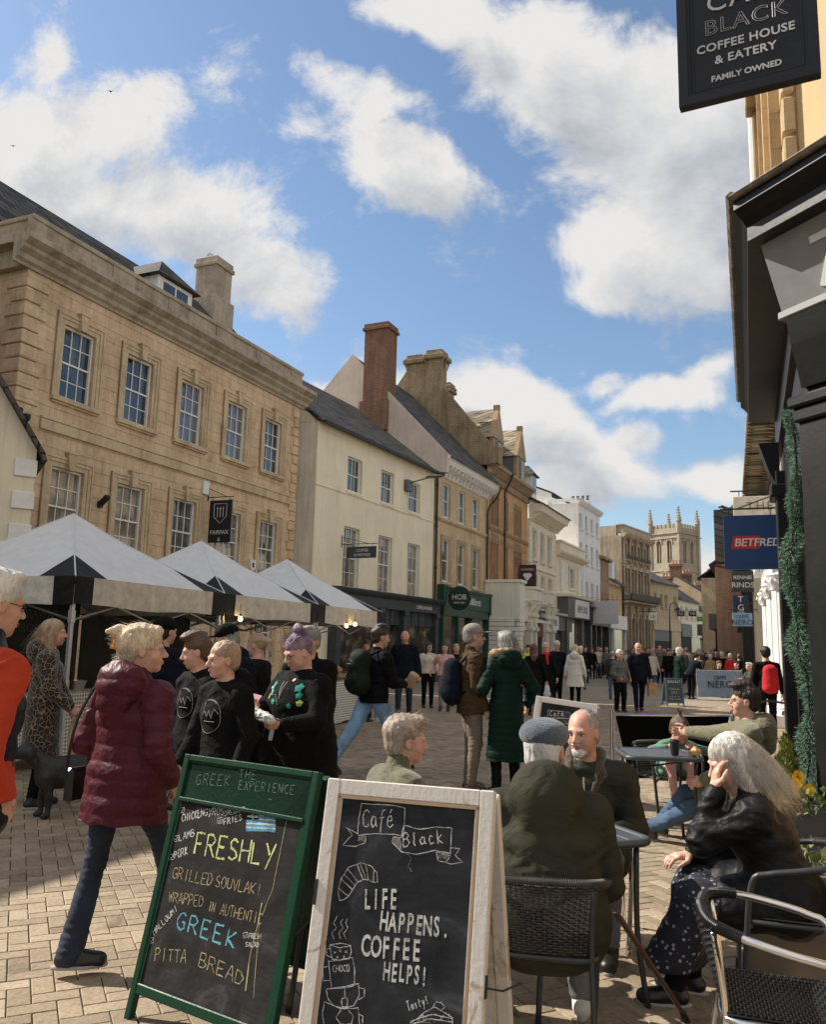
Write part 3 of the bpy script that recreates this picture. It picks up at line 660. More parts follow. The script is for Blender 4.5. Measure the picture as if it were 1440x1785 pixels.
 mx=n('ShaderNodeMix',data_type='RGBA');L(mk.outputs[0],mx.inputs[0]);L(sm.outputs[2],mx.inputs[6]);L(vs.outputs[0],mx.inputs[7])
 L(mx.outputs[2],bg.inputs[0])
 try:w.cycles.sampling_method='MANUAL';w.cycles.sample_map_resolution=512
 except Exception:pass
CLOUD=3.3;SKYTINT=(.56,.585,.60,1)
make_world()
def M_ground():
 t=newmat('paving_far');v=t.coord(rot=(0,0,R(25)));br=t.n('ShaderNodeTexBrick');t.l(v,br.inputs[0]);br.inputs['Scale'].default_value=1;br.inputs['Brick Width'].default_value=.2;br.inputs['Row Height'].default_value=.1;br.inputs['Mortar Size'].default_value=.006
 br.inputs['Color1'].default_value=(.34,.285,.215,1);br.inputs['Color2'].default_value=(.28,.235,.18,1);br.inputs['Mortar'].default_value=(.12,.10,.08,1)
 n=t.noise(t.coord(),.35,6,.6);t.col(t.mix(.8,br.outputs[0],t.ramp(n,[(.3,(.62,.62,.62)),(.7,(1.05,1.02,1.0))]),'MULTIPLY'));t.set(Roughness=.8);t.bump(t.noise(t.coord(),30,4),.2,.01);return t.m
def M_paver():
 t=newmat('paving_block');a=t.n('ShaderNodeAttribute',attribute_name='tone');v=t.coord();n=t.noise(v,45,6,.65);n2=t.noise(v,.8,4,.6);n3=t.noise(v,9,4)
 c=t.ramp(a.outputs['Fac'],[(0,(.235,.185,.13)),(.5,(.335,.268,.19)),(1,(.43,.35,.255))])
 c=t.mix(.75,c,t.ramp(n,[(.28,(.55,.55,.55)),(.55,(1.05,1.05,1.05)),(.8,(1.2,1.18,1.15))]),'MULTIPLY')
 c=t.mix(.8,c,t.ramp(n2,[(.32,(.70,.69,.68)),(.65,(1.08,1.06,1.04))]),'MULTIPLY');c=t.mix(.5,c,t.ramp(n3,[(.3,(.8,.78,.75)),(.6,(1.05,1.05,1.05))]),'MULTIPLY')
 n4=t.noise(v,2.6,7,.7,.8);c=t.mix(.85,c,t.ramp(n4,[(.30,(.50,.47,.44)),(.42,(1,1,1))]),'MULTIPLY');vo=t.n('ShaderNodeTexVoronoi');t.l(v,vo.inputs['Vector']);vo.inputs['Scale'].default_value=3.1;c=t.mix(t.ramp(vo.outputs['Distance'],[(.045,(.75,.75,.75)),(.06,(0,0,0))]),c,(.16,.14,.12))
 t.col(c);t.set(Roughness=.82);t.b.inputs['Specular IOR Level'].default_value=.3;t.bump(n,.45,.006);return t.m
g=MB();g.sheet(lambda u,v:(-400+800*u,-60+900*v,-.012),20,20);g.build('ground',M_plain('joint_sand',(.10,.083,.062),.95,bump=.3),kind='structure')
g=MB();g.sheet(lambda u,v:(-60+140*u,25.4+215*v,-.002),10,10);g.build('street_paving',M_ground(),kind='structure')
def herringbone():
 a=R(25);ca,sa=math.cos(a),math.sin(a);vs=[];fs=[];tone=[];rr=random.Random(3);u=.1;gap=.0045
 N=330
 for i in range(-N,N):
  for j in range(-N,N):
   k=(i-j)%4;
   if k==0:w,h=2,1
   elif k==3:w,h=1,2
   else:continue
   if k==0:x0,y0,x1,y1=i*u,j*u,(i+2)*u,(j+1)*u
   else:x0,y0,x1,y1=i*u,j*u,(i+1)*u,(j+2)*u
   cx,cy=(x0+x1)/2,(y0+y1)/2;X=cx*ca-cy*sa;Y=cx*sa+cy*ca
   if Y<1.3 or Y>25.4 or abs(X)>Y*.62+1.2:continue
   dz=rr.gauss(0,.0008);tx=rr.gauss(0,.004);ty=rr.gauss(0,.004);b=.004 if Y<9 else 0
   x0+=gap/2;x1-=gap/2;y0+=gap/2;y1-=gap/2
   jx=rr.uniform(-.001,.001);jy=rr.uniform(-.001,.001)
   o=len(vs)
   def add(x,y,z):
    x+=jx;y+=jy;z+=dz+(x-cx)*tx+(y-cy)*ty;vs.append((x*ca-y*sa,x*sa+y*ca,z))
   if b:
    for(x,y)in((x0+b,y0+b),(x1-b,y0+b),(x1-b,y1-b),(x0+b,y1-b)):add(x,y,0)
    for(x,y)in((x0,y0),(x1,y0),(x1,y1),(x0,y1)):add(x,y,-.004)
    for(x,y)in((x0,y0),(x1,y0),(x1,y1),(x0,y1)):add(x,y,-.02)
    fs.append((o,o+1,o+2,o+3))
    for q in range(4):
     r=(q+1)%4;fs.append((o+4+q,o+4+r,o+r,o+q));fs.append((o+8+q,o+8+r,o+4+r,o+4+q))
    n=12
   else:
    for(x,y)in((x0,y0),(x1,y0),(x1,y1),(x0,y1)):add(x,y,0)
    fs.append((o,o+1,o+2,o+3));n=4
   tone+=[min(1,max(0,rr.gauss(.5,.22)))]*n
 me=bpy.data.meshes.new('block_paving');me.from_pydata(vs,[],fs);me.materials.append(M_paver())
 at=me.attributes.new('tone','FLOAT','POINT');at.data.foreach_set('value',tone);me.update()
 o=bpy.data.objects.new('pavement',me);COL.objects.link(o);tag(o,kind='structure')
herringbone()
mh=MB();hT=Matrix.Rotation(R(25),4,'Z');mh.T=Matrix.Translation((1.32,3.05,0))@hT
for i in range(3):
 for j in range(3):mh.bbox(-.30+i*.2,-.11+i*.2,-.30+j*.2,-.11+j*.2,.001,.009,.002)
mh.box(-.32,.32,-.32,.32,-.005,.004)
mh.build('manhole_cover',M_plain('manhole_metal',(.13,.12,.105),.55,.4,.3),label='square inspection cover set in the paving under the seated woman',cat='manhole cover')
def M_ashlar(name,c1,c2,bw=.62,bh=.30,dirt=.5,mort=.006,bump=.5,stain=(.20,.16,.11),streak=.6,mcol=None):
 if name in MATS:return MATS[name]
 t=newmat(name);tc=t.n('ShaderNodeTexCoord');sep=t.n('ShaderNodeSeparateXYZ');t.l(tc.outputs['Object'],sep.inputs[0]);cb=t.n('ShaderNodeCombineXYZ')
 t.l(t.math('ADD',sep.outputs[0],sep.outputs[1]),cb.inputs[0]);t.l(sep.outputs[2],cb.inputs[1]);V=cb.outputs[0]
 br=t.n('ShaderNodeTexBrick');t.l(V,br.inputs[0]);br.inputs['Scale'].default_value=1;br.inputs['Brick Width'].default_value=bw;br.inputs['Row Height'].default_value=bh;br.inputs['Mortar Size'].default_value=mort
 br.inputs['Mortar Smooth'].default_value=.3;br.inputs['Color1'].default_value=(*c1,1);br.inputs['Color2'].default_value=(*c2,1);br.inputs['Mortar'].default_value=(*(mcol or tuple(x*.55 for x in c1)),1)
 v=tc.outputs['Object'];n1=t.noise(v,.9,6,.65,.4);n2=t.noise(v,6,6,.65);
 mp=t.n('ShaderNodeMapping');mp.inputs['Scale'].default_value=(3.2,3.2,.45);t.l(v,mp.inputs[0]);n3=t.noise(mp.outputs[0],1.2,5,.6)
 c=t.mix(dirt,br.outputs[0],t.ramp(n1,[(.30,stain),(.50,tuple((a+b)/2 for a,b in zip(c1,c2))),(.72,tuple(min(1,x*1.15)for x in c1))]))
 c=t.mix(streak,c,t.ramp(n3,[(.35,(.60,.56,.50)),(.55,(1,1,1)),(.75,(1.08,1.06,1.02))]),'MULTIPLY')
 c=t.mix(.45,c,t.ramp(n2,[(.3,(.72,.70,.68)),(.6,(1.05,1.05,1.05))]),'MULTIPLY')
 t.col(c);t.set(Roughness=.9);t.b.inputs['Specular IOR Level'].default_value=.2
 h=t.math('ADD',t.math('MULTIPLY',br.outputs['Fac'],-1.2),t.math('ADD',t.math('MULTIPLY',n2,.5),t.math('MULTIPLY',t.noise(v,50,4),.35)));t.bump(h,bump,.02);return t.m
def M_render_wall(name,c,dirt=.35,streak=.4):
 if name in MATS:return MATS[name]
 t=newmat(name);v=t.coord();n1=t.noise(v,.7,6,.6,.3);n2=t.noise(v,12,5,.6);mp=t.n('ShaderNodeMapping');mp.inputs['Scale'].default_value=(5,5,.35);t.l(t.coord(),mp.inputs[0]);n3=t.noise(mp.outputs[0],1.5,5,.6)
 cc=t.mix(dirt,c,t.ramp(n1,[(.32,(.72,.70,.68)),(.6,(1.03,1.02,1.0))]),'MULTIPLY');cc=t.mix(streak,cc,t.ramp(n3,[(.34,(.74,.71,.67)),(.52,(1,1,1))]),'MULTIPLY')
 t.col(cc);t.set(Roughness=.85);t.bump(t.math('ADD',n2,t.noise(v,70,3)),.15,.01);return t.m
def M_slate(name,c=(.066,.060,.054),sc=1.7,moss=(.10,.09,.06)):
 if name in MATS:return MATS[name]
 t=newmat(name);tc=t.n('ShaderNodeTexCoord');sep=t.n('ShaderNodeSeparateXYZ');t.l(tc.outputs['Object'],sep.inputs[0]);cb=t.n('ShaderNodeCombineXYZ')
 t.l(sep.outputs[0],cb.inputs[0]);t.l(t.math('ADD',sep.outputs[2],t.math('MULTIPLY',sep.outputs[1],.35)),cb.inputs[1])
 br=t.n('ShaderNodeTexBrick');t.l(cb.outputs[0],br.inputs[0]);br.inputs['Scale'].default_value=1;br.inputs['Brick Width'].default_value=.30*sc;br.inputs['Row Height'].default_value=.17*sc;br.inputs['Mortar Size'].default_value=.014*sc
 br.inputs['Color1'].default_value=(*[x*1.7 for x in c],1);br.inputs['Color2'].default_value=(*[x*.55 for x in c],1);br.inputs['Mortar'].default_value=(*[x*.25 for x in c],1)
 n=t.noise(t.coord(),1.3,6,.65);t.col(t.mix(t.math('MULTIPLY',t.ramp(n,[(.5,(0,0,0)),(.75,(1,1,1))]),.7),br.outputs[0],moss));t.set(Roughness=.75);t.b.inputs['Specular IOR Level'].default_value=.2
 t.bump(t.math('ADD',br.outputs['Fac'],t.math('MULTIPLY',t.noise(t.coord(),14,4),-.6)),-.8,.03);return t.m
def M_glass(name,c=(.03,.035,.04),rough=.04,curtain=0):
 if name in MATS:return MATS[name]
 t=newmat(name)
 if curtain:
  mp=t.coord(scale=(1,1,.05));n=t.noise(mp,22,3,.5);n2=t.noise(t.coord(),2.2,2)
  t.col(t.mix(.6,t.ramp(n,[(.35,tuple(x*.35 for x in c)),(.6,c)]),t.ramp(n2,[(.35,(.15,.15,.15)),(.62,(1,1,1))]),'MULTIPLY'))
 else:
  n=t.noise(t.coord(),1.6,3);t.col(t.ramp(n,[(.38,tuple(x*.25 for x in c)),(.55,c),(.72,tuple(x*3.2 for x in c))]))  # lighter blotches put varied reflections into the pane colour
 t.set(Roughness=rough);t.b.inputs['Specular IOR Level'].default_value=.9;t.b.inputs['Coat Weight'].default_value=.6;t.b.inputs['Coat Roughness'].default_value=.02
 t.bump(t.noise(t.coord(),1.1,2),.06,.05);return t.m
M_white=M_plain('white_paint',(.74,.73,.70),.45,var=.06,bump=.05)
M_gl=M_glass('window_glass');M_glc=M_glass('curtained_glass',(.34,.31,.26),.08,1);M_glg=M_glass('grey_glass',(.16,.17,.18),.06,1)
M_black=M_plain('black_iron',(.015,.015,.016),.5,.2)
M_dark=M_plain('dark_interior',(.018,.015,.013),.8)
M_lead=M_plain('lead',(.13,.135,.145),.55,.3,.25)
M_terr=M_plain('terracotta',(.42,.25,.15),.8,bump=.2)
def wall_holes(mb,x0,x1,z0,z1,holes,y=0,rev=.16,mi=0):
 xs=sorted(set([x0,x1]+[h[0]for h in holes]+[h[1]for h in holes]));zs=sorted(set([z0,z1]+[h[2]for h in holes]+[h[3]for h in holes]))
 xs=[x for x in xs if x0<=x<=x1];zs=[z for z in zs if z0<=z<=z1]
 for i in range(len(xs)-1):
  for j in range(len(zs)-1):
   cx,cz=(xs[i]+xs[i+1])/2,(zs[j]+zs[j+1])/2
   if any(h[0]<cx<h[1]and h[2]<cz<h[3]for h in holes):continue
   mb.add([(xs[i],y,zs[j]),(xs[i+1],y,zs[j]),(xs[i+1],y,zs[j+1]),(xs[i],y,zs[j+1])],[(0,1,2,3)],mi)
 for h in holes:
  a,b,c,d=h[:4];Y=y+rev
  mb.add([(a,y,c),(b,y,c),(b,y,d),(a,y,d),(a,Y,c),(b,Y,c),(b,Y,d),(a,Y,d)],[(0,4,5,1),(1,5,6,2),(2,6,7,3),(3,7,4,0)],mi)
def body(mb,x0,x1,z0,z1,depth,holes,rev=.16,y=0,mi=0,side=None):
 wall_holes(mb,x0,x1,z0,z1,holes,y,rev,mi);s=mi if side is None else side
 mb.add([(x0,y,z0),(x0,depth,z0),(x0,depth,z1),(x0,y,z1)],[(0,1,2,3)],s)
 mb.add([(x1,y,z0),(x1,depth,z0),(x1,depth,z1),(x1,y,z1)],[(0,1,2,3)],s)
 mb.add([(x0,depth,z0),(x1,depth,z0),(x1,depth,z1),(x0,depth,z1)],[(0,1,2,3)],s)
 mb.add([(x0,y,z1),(x1,y,z1),(x1,depth,z1),(x0,depth,z1)],[(0,1,2,3)],s)
def window(par,a,b,c,d,y=.12,cols=3,rows=2,fm=None,gm=None,arch=0,sill=None,sm=None,surround=0,key=False,name='window',fw=.055,meet=True,proud=.05):
 fm=fm or M_white;f=MB();fr=fw
 f.box(a,a+fr,y-.04,y+.05,c,d);f.box(b-fr,b,y-.04,y+.05,c,d);f.box(a+fr,b-fr,y-.039,y+.049,d-fr,d);f.box(a+fr,b-fr,y-.039,y+.049,c,c+fr*1.3)
 m=(c+d)/2
 if meet:f.box(a+fr,b-fr,y-.02,y+.04,m-.022,m+.022)
 for(z0,z1,yo)in((m+.022,d-fr,-.012),(c+fr*1.3,m-.022,.008))if meet else((c+fr*1.3,d-fr,0),):
  for i in range(1,cols):
   x=a+fr+(b-a-2*fr)*i/cols;f.box(x-.011,x+.011,y+yo,y+yo+.03,z0,z1)
  for j in range(1,rows):
   z=z0+(z1-z0)*j/rows;f.box(a+fr,b-fr,y+yo+.003,y+yo+.027,z-.011,z+.011)
 w=f.build(name,fm,par)
 p=MB();p.box(a+fr*.5,b-fr*.5,y+.022,y+.030,c+.03,d-.03);p.build('pane',gm or M_gl,w)
 if sill:
  s=MB();s.bbox(a-sill,b+sill,-proud-.07,.10,c-.12,c-.005,.01);s.bbox(a-sill+.04,b+sill-.04,-proud-.02,.0,c-.17,c-.12,.006);s.build('sill',sm,w)
 if surround:
  s=MB();u=surround
  for k,(o,pr)in enumerate(((0,.02),(u*.45,.045),(u*.8,.07))):
   s.box(a-u+0,a-o,-pr,-.0+.001*k,c-.0,d+o);s.box(b+o,b+u,-pr,.001*k,c,d+o)
   s.box(a-u,b+u,-pr,.001*k,d+o+.001,d+u)
  if key:
   km=(a+b)/2;s.prism([(km-.08,d-.04),(km+.08,d-.04),(km+.13,d+u+.10),(km-.13,d+u+.10)],-.13,0);
   s.bbox(km-.155,km+.155,-.15,0,d+u+.10,d+u+.14,.005)
  s.build('surround',sm,w)
 return w
CORN=lambda z,p,h:[(0.0,z),(-.06,z),(-.08,z+.1*h),(-.16,z+.18*h),(-.18,z+.35*h),(-p*.62,z+.5*h),(-p*.66,z+.62*h),(-p,z+.80*h),(-p,z+h),(0.0,z+h)]
def quoins(mb,x,dx,z0,z1,h=.32,proud=.05,wl=.5,ws=.34,side=None,y=0):
 z=z0;k=0
 while z<z1-.05:
  w=wl if k%2==0 else ws;zz=min(z+h,z1)
  a,b=(x,x+dx*w)if dx>0 else(x+dx*w,x)
  mb.bbox(min(a,b)-(.04 if dx>0 else 0),max(a,b)+(.04 if dx<0 else 0),y-proud,y+(w if side else .02),z+.012,zz-.012,.02);z=zz;k+=1
def roof_front(mb,x0,x1,ye,ze,yr,zr,th=.08):
 mb.add([(x0,ye,ze),(x1,ye,ze),(x1,yr,zr),(x0,yr,zr),(x0,2*yr-ye,ze),(x1,2*yr-ye,ze),(x0,ye,ze-th),(x1,ye,ze-th),(x1,yr,zr-th),(x0,yr,zr-th),(x0,2*yr-ye,ze-th),(x1,2*yr-ye,ze-th)],[(0,1,2,3),(3,2,5,4),(0,6,7,1),(4,5,11,10),(0,3,9,6),(3,4,10,9),(1,7,8,2),(2,8,11,5),(6,9,8,7),(9,10,11,8)])
def gable(mb,x,ye,yr,ze,zr,t=.25,mi=0):
 mb.prism([(ye,ze),(2*yr-ye,ze),(yr,zr)],x,x+t,axis='x',mi=mi)
def chimney(mb,x0,x1,y0,y1,z0,z1,cap=.08):
 mb.box(x0,x1,y0,y1,z0,z1-.35);mb.bbox(x0-cap,x1+cap,y0-cap,y1+cap,z1-.35,z1-.2,.02);mb.bbox(x0-cap*.4,x1+cap*.4,y0-cap*.4,y1+cap*.4,z1-.2,z1,.02)
def pots(par,pts,h=.45,r=.11,m=None,n='chimney_pot'):
 for(x,y,z)in pts:
  b=MB();b.lathe([(r*1.1,0),(r*.9,.06),(r*.85,h*.8),(r*1.1,h*.85),(r*1.05,h),(r*.8,h)],(x,y,z),10);b.build(n,m or M_terr,par,smooth=40)
def base(name,P,ang,**t):return empty(name,(P[0],P[1],0),R(90-ang),**t)
def sgn(mb,txt,x,y,z,size,spacing=1,**k):text_mb(txt,size,mb,frameT((x,y,z),(1,0,0),(0,0,1)),**k)
A_gold=M_ashlar('golden_ashlar',(.68,.53,.37),(.56,.41,.27),.72,.31,.62,.008,.8,(.38,.26,.16),.4)
A_band=M_ashlar('weathered_cornice',(.44,.38,.30),(.36,.31,.24),.9,.6,.6,.006,.6,(.16,.14,.12),.6)
A_trim=M_ashlar('golden_trim',(.60,.48,.33),(.54,.43,.29),1.2,.8,.55,.002,.35,(.36,.26,.16),.5)
gold=base('townhouse',(-8.22,19.4),23.5,label='golden ashlar town house with parapet, two rows of white sash windows and quoins',cat='building')
x0,x1=-1.68,10.15;wc=[0.0,2.13,4.33,6.54,8.62];hu=[(c-.5,c+.5,7.13,8.93)for c in wc];hl=[(c-.5,c+.5,3.66,5.48)for c in wc]
hg=[(c-.5,c+.5,.9,2.8)for c in wc];b=MB();body(b,x0,x1,0,9.8,9,hu+hl+hg,.17);b.box(-5.5,x0-.02,2.2,9,0,13);b.build('wall',A_gold,gold)  # tall box beside the house is unseen, added to shade tents and street
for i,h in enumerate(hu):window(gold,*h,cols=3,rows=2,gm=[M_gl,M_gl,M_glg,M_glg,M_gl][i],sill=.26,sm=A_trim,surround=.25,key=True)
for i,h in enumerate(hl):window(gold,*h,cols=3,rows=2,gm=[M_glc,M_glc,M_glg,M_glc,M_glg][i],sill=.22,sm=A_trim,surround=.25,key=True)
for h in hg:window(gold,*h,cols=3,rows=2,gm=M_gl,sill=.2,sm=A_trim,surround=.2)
b=MB();b.bbox(x0+.72,x1-.25,-.07,.0,6.25,6.50,.012);b.bbox(x0+.72,x1-.25,-.09,.0,6.50,6.56,.01);b.build('string_course',A_trim,gold)
b=MB();quoins(b,x0,1,0,9.75,.335,.06,.60,.42,side=True);b.build('quoins',A_gold,gold);b=MB();quoins(b,x1,-1,0,9.75,.335,.06,.38,.27);b.build('quoins',A_gold,gold)
b=MB();prof=CORN(9.8,.50,.62)
b.sweep(prof,x0-.45,x1+.42);b.box(x0-.5,x0,-.0,9,10.22,10.415);b.box(x0-.2,x0,0,9,9.8,10.215);b.build('cornice',A_band,gold)
b=MB();b.box(x0-.05,x1+.05,-.06,.30,10.42,10.98);b.bbox(x0-.10,x1+.10,-.12,.36,10.98,11.10,.02);b.box(x0-.052,x0+.28,.30,9,10.42,10.985);b.bbox(x0-.10,x0+.33,.36,9,10.985,11.10,.02)
for c in(x0+.1,1.1,3.25,5.45,7.6,x1-.4):b.box(c-.30,c+.45,-.085,-.06,10.42,10.98)
b.build('parapet',A_band,gold)
b=MB();roof_front(b,x0+.3,x1-.0,.5,10.5,3.6,13.75);rf=b.build('roof',M_slate('slate_dark'),gold)
b=MB();b.box(3.75,5.35,1.1,3.2,10.9,12.25);b.add([(3.55,.9,12.23),(5.55,.9,12.23),(5.55,3.6,12.23),(3.55,3.6,12.23),(4.55,1.7,13.1),(4.55,4.2,13.1)],[(0,1,4),(1,2,5,4),(2,3,5),(3,0,4,5),(0,3,2,1)],1);dm=b.build('dormer',[M_white,MATS['slate_dark']],rf)
b=MB();b.box(3.88,5.22,1.085,1.10,11.3,12.2);b.box(4.0,4.5,1.06,1.085,11.35,12.1,1);b.box(4.6,5.1,1.06,1.085,11.35,12.1,1);b.build('dormer_window',[M_white,M_gl],rf)
b=MB();chimney(b,8.75,9.7,2.9,3.8,11.0,15.45,.08);b.box(8.65,9.8,2.8,3.9,11.0,13.9);b.build('chimney',A_band,rf)
b=MB()
for c in(9.0,9.45):
 b=MB()
 for a in range(6):b.ring([(c+.16*math.cos(a*PI/6)*math.cos(t),3.4+.16*math.sin(a*PI/6)*math.cos(t),15.45+.26*math.sin(t))for t in[PI*i/8 for i in range(9)]],.006,4,cap=False)
 b.build('wire_cowl',M_lead,rf)
def bracket_sign(name,P,ang,out,w,h,z,mat,txt=(),label='',cat='hanging sign',par=None,fm=None,thick=.04,off=.10,barz=.10,scroll=False,group=None):
 r=empty(name,(P[0],P[1],0),R(90-ang),label=label,cat=cat,group=group)
 b=MB();b.bbox(-thick/2,thick/2,-off-w,-off,z-h/2,z+h/2,.006);bo=b.build('board',mat,r)
 f=MB();f.rod((0,0,z+h/2+barz),(0,-off-w-.04,z+h/2+barz),.013);f.rod((0,0,z+h/2+barz+.28),(0,-off-w*.75,z+h/2+barz),.009)
 for yy in(-off-.12*w,-off-.88*w):f.rod((0,yy,z+h/2+barz),(0,yy,z+h/2-.01),.007)
 f.box(-.03,.03,-.012,0,z+h/2+barz-.1,z+h/2+barz+.34)
 if scroll:
  pts=[(0,-off-.1-.22*math.cos(t)*(1-t/9),z+h/2+barz+.10+.10*math.sin(t)*(1-t/9))for t in[i*.4 for i in range(18)]];f.ring(pts,.009,5)
 f.build('bracket',fm or M_black,r,smooth=40)
 for(s,zz,size,m,kw)in txt:
  l=MB();kw=dict(kw);xo=kw.pop('xo',0)
  text_mb(s,size,l,frameT((-thick/2-.003,-off-w/2-xo,zz),(0,-1,0),(0,0,1)),depth=.004,**kw);l.build('lettering',m,bo)
 return r,bo
def along(P,ang,s,out=0):a=R(ang);return(P[0]+s*math.sin(a)+out*math.cos(a),P[1]+s*math.cos(a)-out*math.sin(a))
M_ltr=M_plain('lettering_white',(.72,.72,.70),.5,bump=0,var=.03);M_navy=M_plain('navy_board',(.012,.014,.022),.45,var=.3)
r,bo=bracket_sign('hanging_sign',along((-8.22,19.4),23.5,5.35),23.5,1,.78,1.25,5.0,M_navy,[('FAIRFAX',4.62,.17,M_ltr,{}),('&',4.42,.15,M_ltr,{}),('FAVOR',4.2,.17,M_ltr,{})],'tall black banner sign with a shield of three swords on the golden stone house')
l=MB()
sh=[(-.22,.5),(.22,.5),(.22,.12),(0,-.08),(-.22,.12)]
l.ring([(-.026,-.10-.39-a,5.02+z)for a,z in sh+[sh[0]]],.008,4,cap=False)
for a in(-.1,0,.1):
 l.box(-.027,-.021,-.49+a-.008,-.49+a+.008,5.12,5.42);l.box(-.027,-.021,-.49+a-.03,-.49+a+.03,5.37,5.385)
l.build('emblem',M_ltr,bo)
def on_wall(root_name,P,ang,s,z,fn,label,cat):
 r=empty(root_name,(*along(P,ang,s),z),R(90-ang),label=label,cat=cat);fn(r);return r
def _flood(r):
 b=MB();b.box(-.05,.05,-.10,0,-.12,.05);b.build('mount',M_black,r);b=MB();b.T=Matrix.Translation((0,-.16,.06))@Matrix.Rotation(R(-40),4,'X');b.bbox(-.07,.07,-.16,.16,-.05,.05,.01);b.build('lamp_head',M_black,r)
on_wall('flood_light',(-8.22,19.4),23.5,1.06,4.85,_flood,'small black floodlight tilted up between two lower windows of the golden house','floodlight')
def _abox(r):
 b=MB();b.bbox(-.13,.13,-.09,0,-.2,.2,.015);b.build('case',M_white,r)
on_wall('alarm_box',(-8.22,19.4),23.5,5.15,5.98,_abox,'plain white box high on the golden wall above the black banner sign','alarm box')
def _abox2(r):
 b=MB();b.prism([(-.15,.18),(.15,.18),(.13,-.1),(0,-.2),(-.13,-.1)],-.09,0);b.build('case',M_white,r);b=MB();b.box(-.05,.05,-.095,-.09,-.07,.08);b.build('emblem',M_navy,r)
on_wall('alarm_box',(-8.22,19.4),23.5,7.75,3.95,_abox2,'white shield shaped alarm box with a dark mark between the last two lower windows','alarm box')
def _cam(r):
 b=MB();b.rod((0,0,0),(0,-.16,.02),.02);b.build('arm',M_black,r)
 b=MB();b.lathe([(.0,-.12),(.07,-.08),(.09,0),(.09,.06),(.03,.08)],(.05,-.2,0),12);b.lathe([(.0,-.09),(.06,-.05),(.06,.05),(.02,.07)],(-.1,-.16,.12),10);b.build('camera_dome',M_black,r,smooth=50)
on_wall('security_camera',(-8.22,19.4),23.5,-1.55,6.35,_cam,'black security cameras on the corner of the golden house','security camera')
LF=(-7.24,15.6)
cr=base('cottage',LF,60,label='sliver of cream cottage gable with white quoin blocks at the left edge',cat='building')
M_cream=M_render_wall('cream_render',(.78,.70,.54));M_cream2=M_render_wall('pale_cream_render',(.80,.74,.58))
b=MB();b.prism([(-6,0),(0,0),(0,5.1),(-3,9.7),(-6,5.1)],0,1.5)
for k in range(8):
 z=.2+k*.62;b.bbox(-.36,.03,-.045,.3,z,z+.33,.01,1)
b.build('wall',[M_cream,M_white],cr)
b=MB();b.box(-8.9,-5.0,-1.69,8,0,8.9);b.box(-33,-8.9,-1.69,8,0,7.8);b.build('unseen_shade_block',M_cream,gold)  # unseen blocks added off frame to set the street's shadow edge
b=MB();b.prism([(.18,4.86),(.12,5.02),(-3,9.85),(-6.2,4.9),(-6.2,4.75),(-3,9.68),(.05,5.0),(.10,4.86)],-.22,1.6);b.build('roof',MATS['slate_dark'],cr)
CP=(-3.37,29.0);cream=base('house',CP,27,label='cream rendered three storey house with slate roof above a dark coffee shopfront',cat='building')
x0,x1=-.18,9.52;hu=[(c-.55,c+.55,7.25,8.57)for c in(2.45,5.07,7.53)];hl=[(c-.58,c+.58,3.60,5.88)for c in(2.4,5.05,7.6)]
b=MB();body(b,x0,x1,0,9.4,8.4,hu+hl,.2,side=1);gable(b,x0,0,4.2,9.38,12.8,.2,1);gable(b,x1-.2,0,4.2,9.38,12.8,.2,1);b.build('wall',[M_cream2,M_render_wall('shaded_side_render',(.50,.46,.38),.6,.7)],cream)  # side walls coloured greyer than the front, standing in for weaker light
for h in hu:window(cream,*h,y=.16,cols=4,rows=1,gm=M_gl,sill=.04,sm=M_cream2,proud=.0)
for h in hl:window(cream,*h,y=.16,cols=3,rows=2,gm=M_glc,sill=.04,sm=M_cream2,proud=.0)
b=MB();b.bbox(x0-.01,x1,-.035,0,7.08,7.14,.008);b.box(x0,x1,-.02,0,9.25,9.39);b.build('string_course',M_cream2,cream)
M_sl2=M_slate('slate_mid',(.075,.070,.064))
b=MB();roof_front(b,x0-.1,x1+.25,-.28,9.36,4.2,12.9,.1);rf=b.build('roof',M_sl2,cream)
b=MB();b.box(x0-.1,x1+.3,-.40,-.29,9.27,9.37);b.build('gutter',M_black,rf)
M_brick=M_ashlar('chimney_brick',(.24,.12,.075),(.17,.085,.06),.225,.078,.45,.009,.6,(.10,.07,.05),.7,(.30,.25,.20))
M_bstone=M_ashlar('brown_stone',(.36,.28,.18),(.29,.22,.14),.34,.14,.5,.008,.7,(.14,.11,.08),.7)
b=MB();b.rod((9.62,-.10,0),(9.62,-.10,9.2),.055);b.rod((9.62,-.10,9.2),(9.4,-.32,9.32),.05)
for k in range(5):b.lathe([(.072,0),(.072,.1)],(9.62,-.10,1.2+k*1.9),10)
b.build('drainpipe',M_black,cream,smooth=40)
M_shop=M_plain('shopfront_blue_grey',(.030,.042,.052),.5,var=.25)
b=MB();b.box(1.0,9.5,-.42,.0,2.95,3.36);b.sweep([(0,3.36),(-.50,3.36),(-.58,3.44),(-.62,3.52),(-.62,3.57),(0,3.6)],.9,9.75)
for c in(1.15,4.2,6.3,9.35):b.box(c-.16,c+.16,-.36,0,0,2.95);b.bbox(c-.2,c+.2,-.44,0,2.75,2.95,.01);b.bbox(c-.2,c+.2,-.42,0,0,.35,.01)
for(a,c2)in((1.31,4.04),(4.36,6.14),(6.46,9.19)):
 b.box(a,c2,-.2,-.05,0,.55);b.box(a,c2,-.2,-.05,2.35,2.95)
 for k in range(1,4):x=a+(c2-a)*k/4;b.box(x-.03,x+.03,-.23,-.2,2.35,2.95)
 b.box(a,a+.06,-.22,-.05,.55,2.35);b.box(c2-.06,c2,-.22,-.05,.55,2.35)
sf=b.build('shopfront',M_shop,cream)
b=MB()
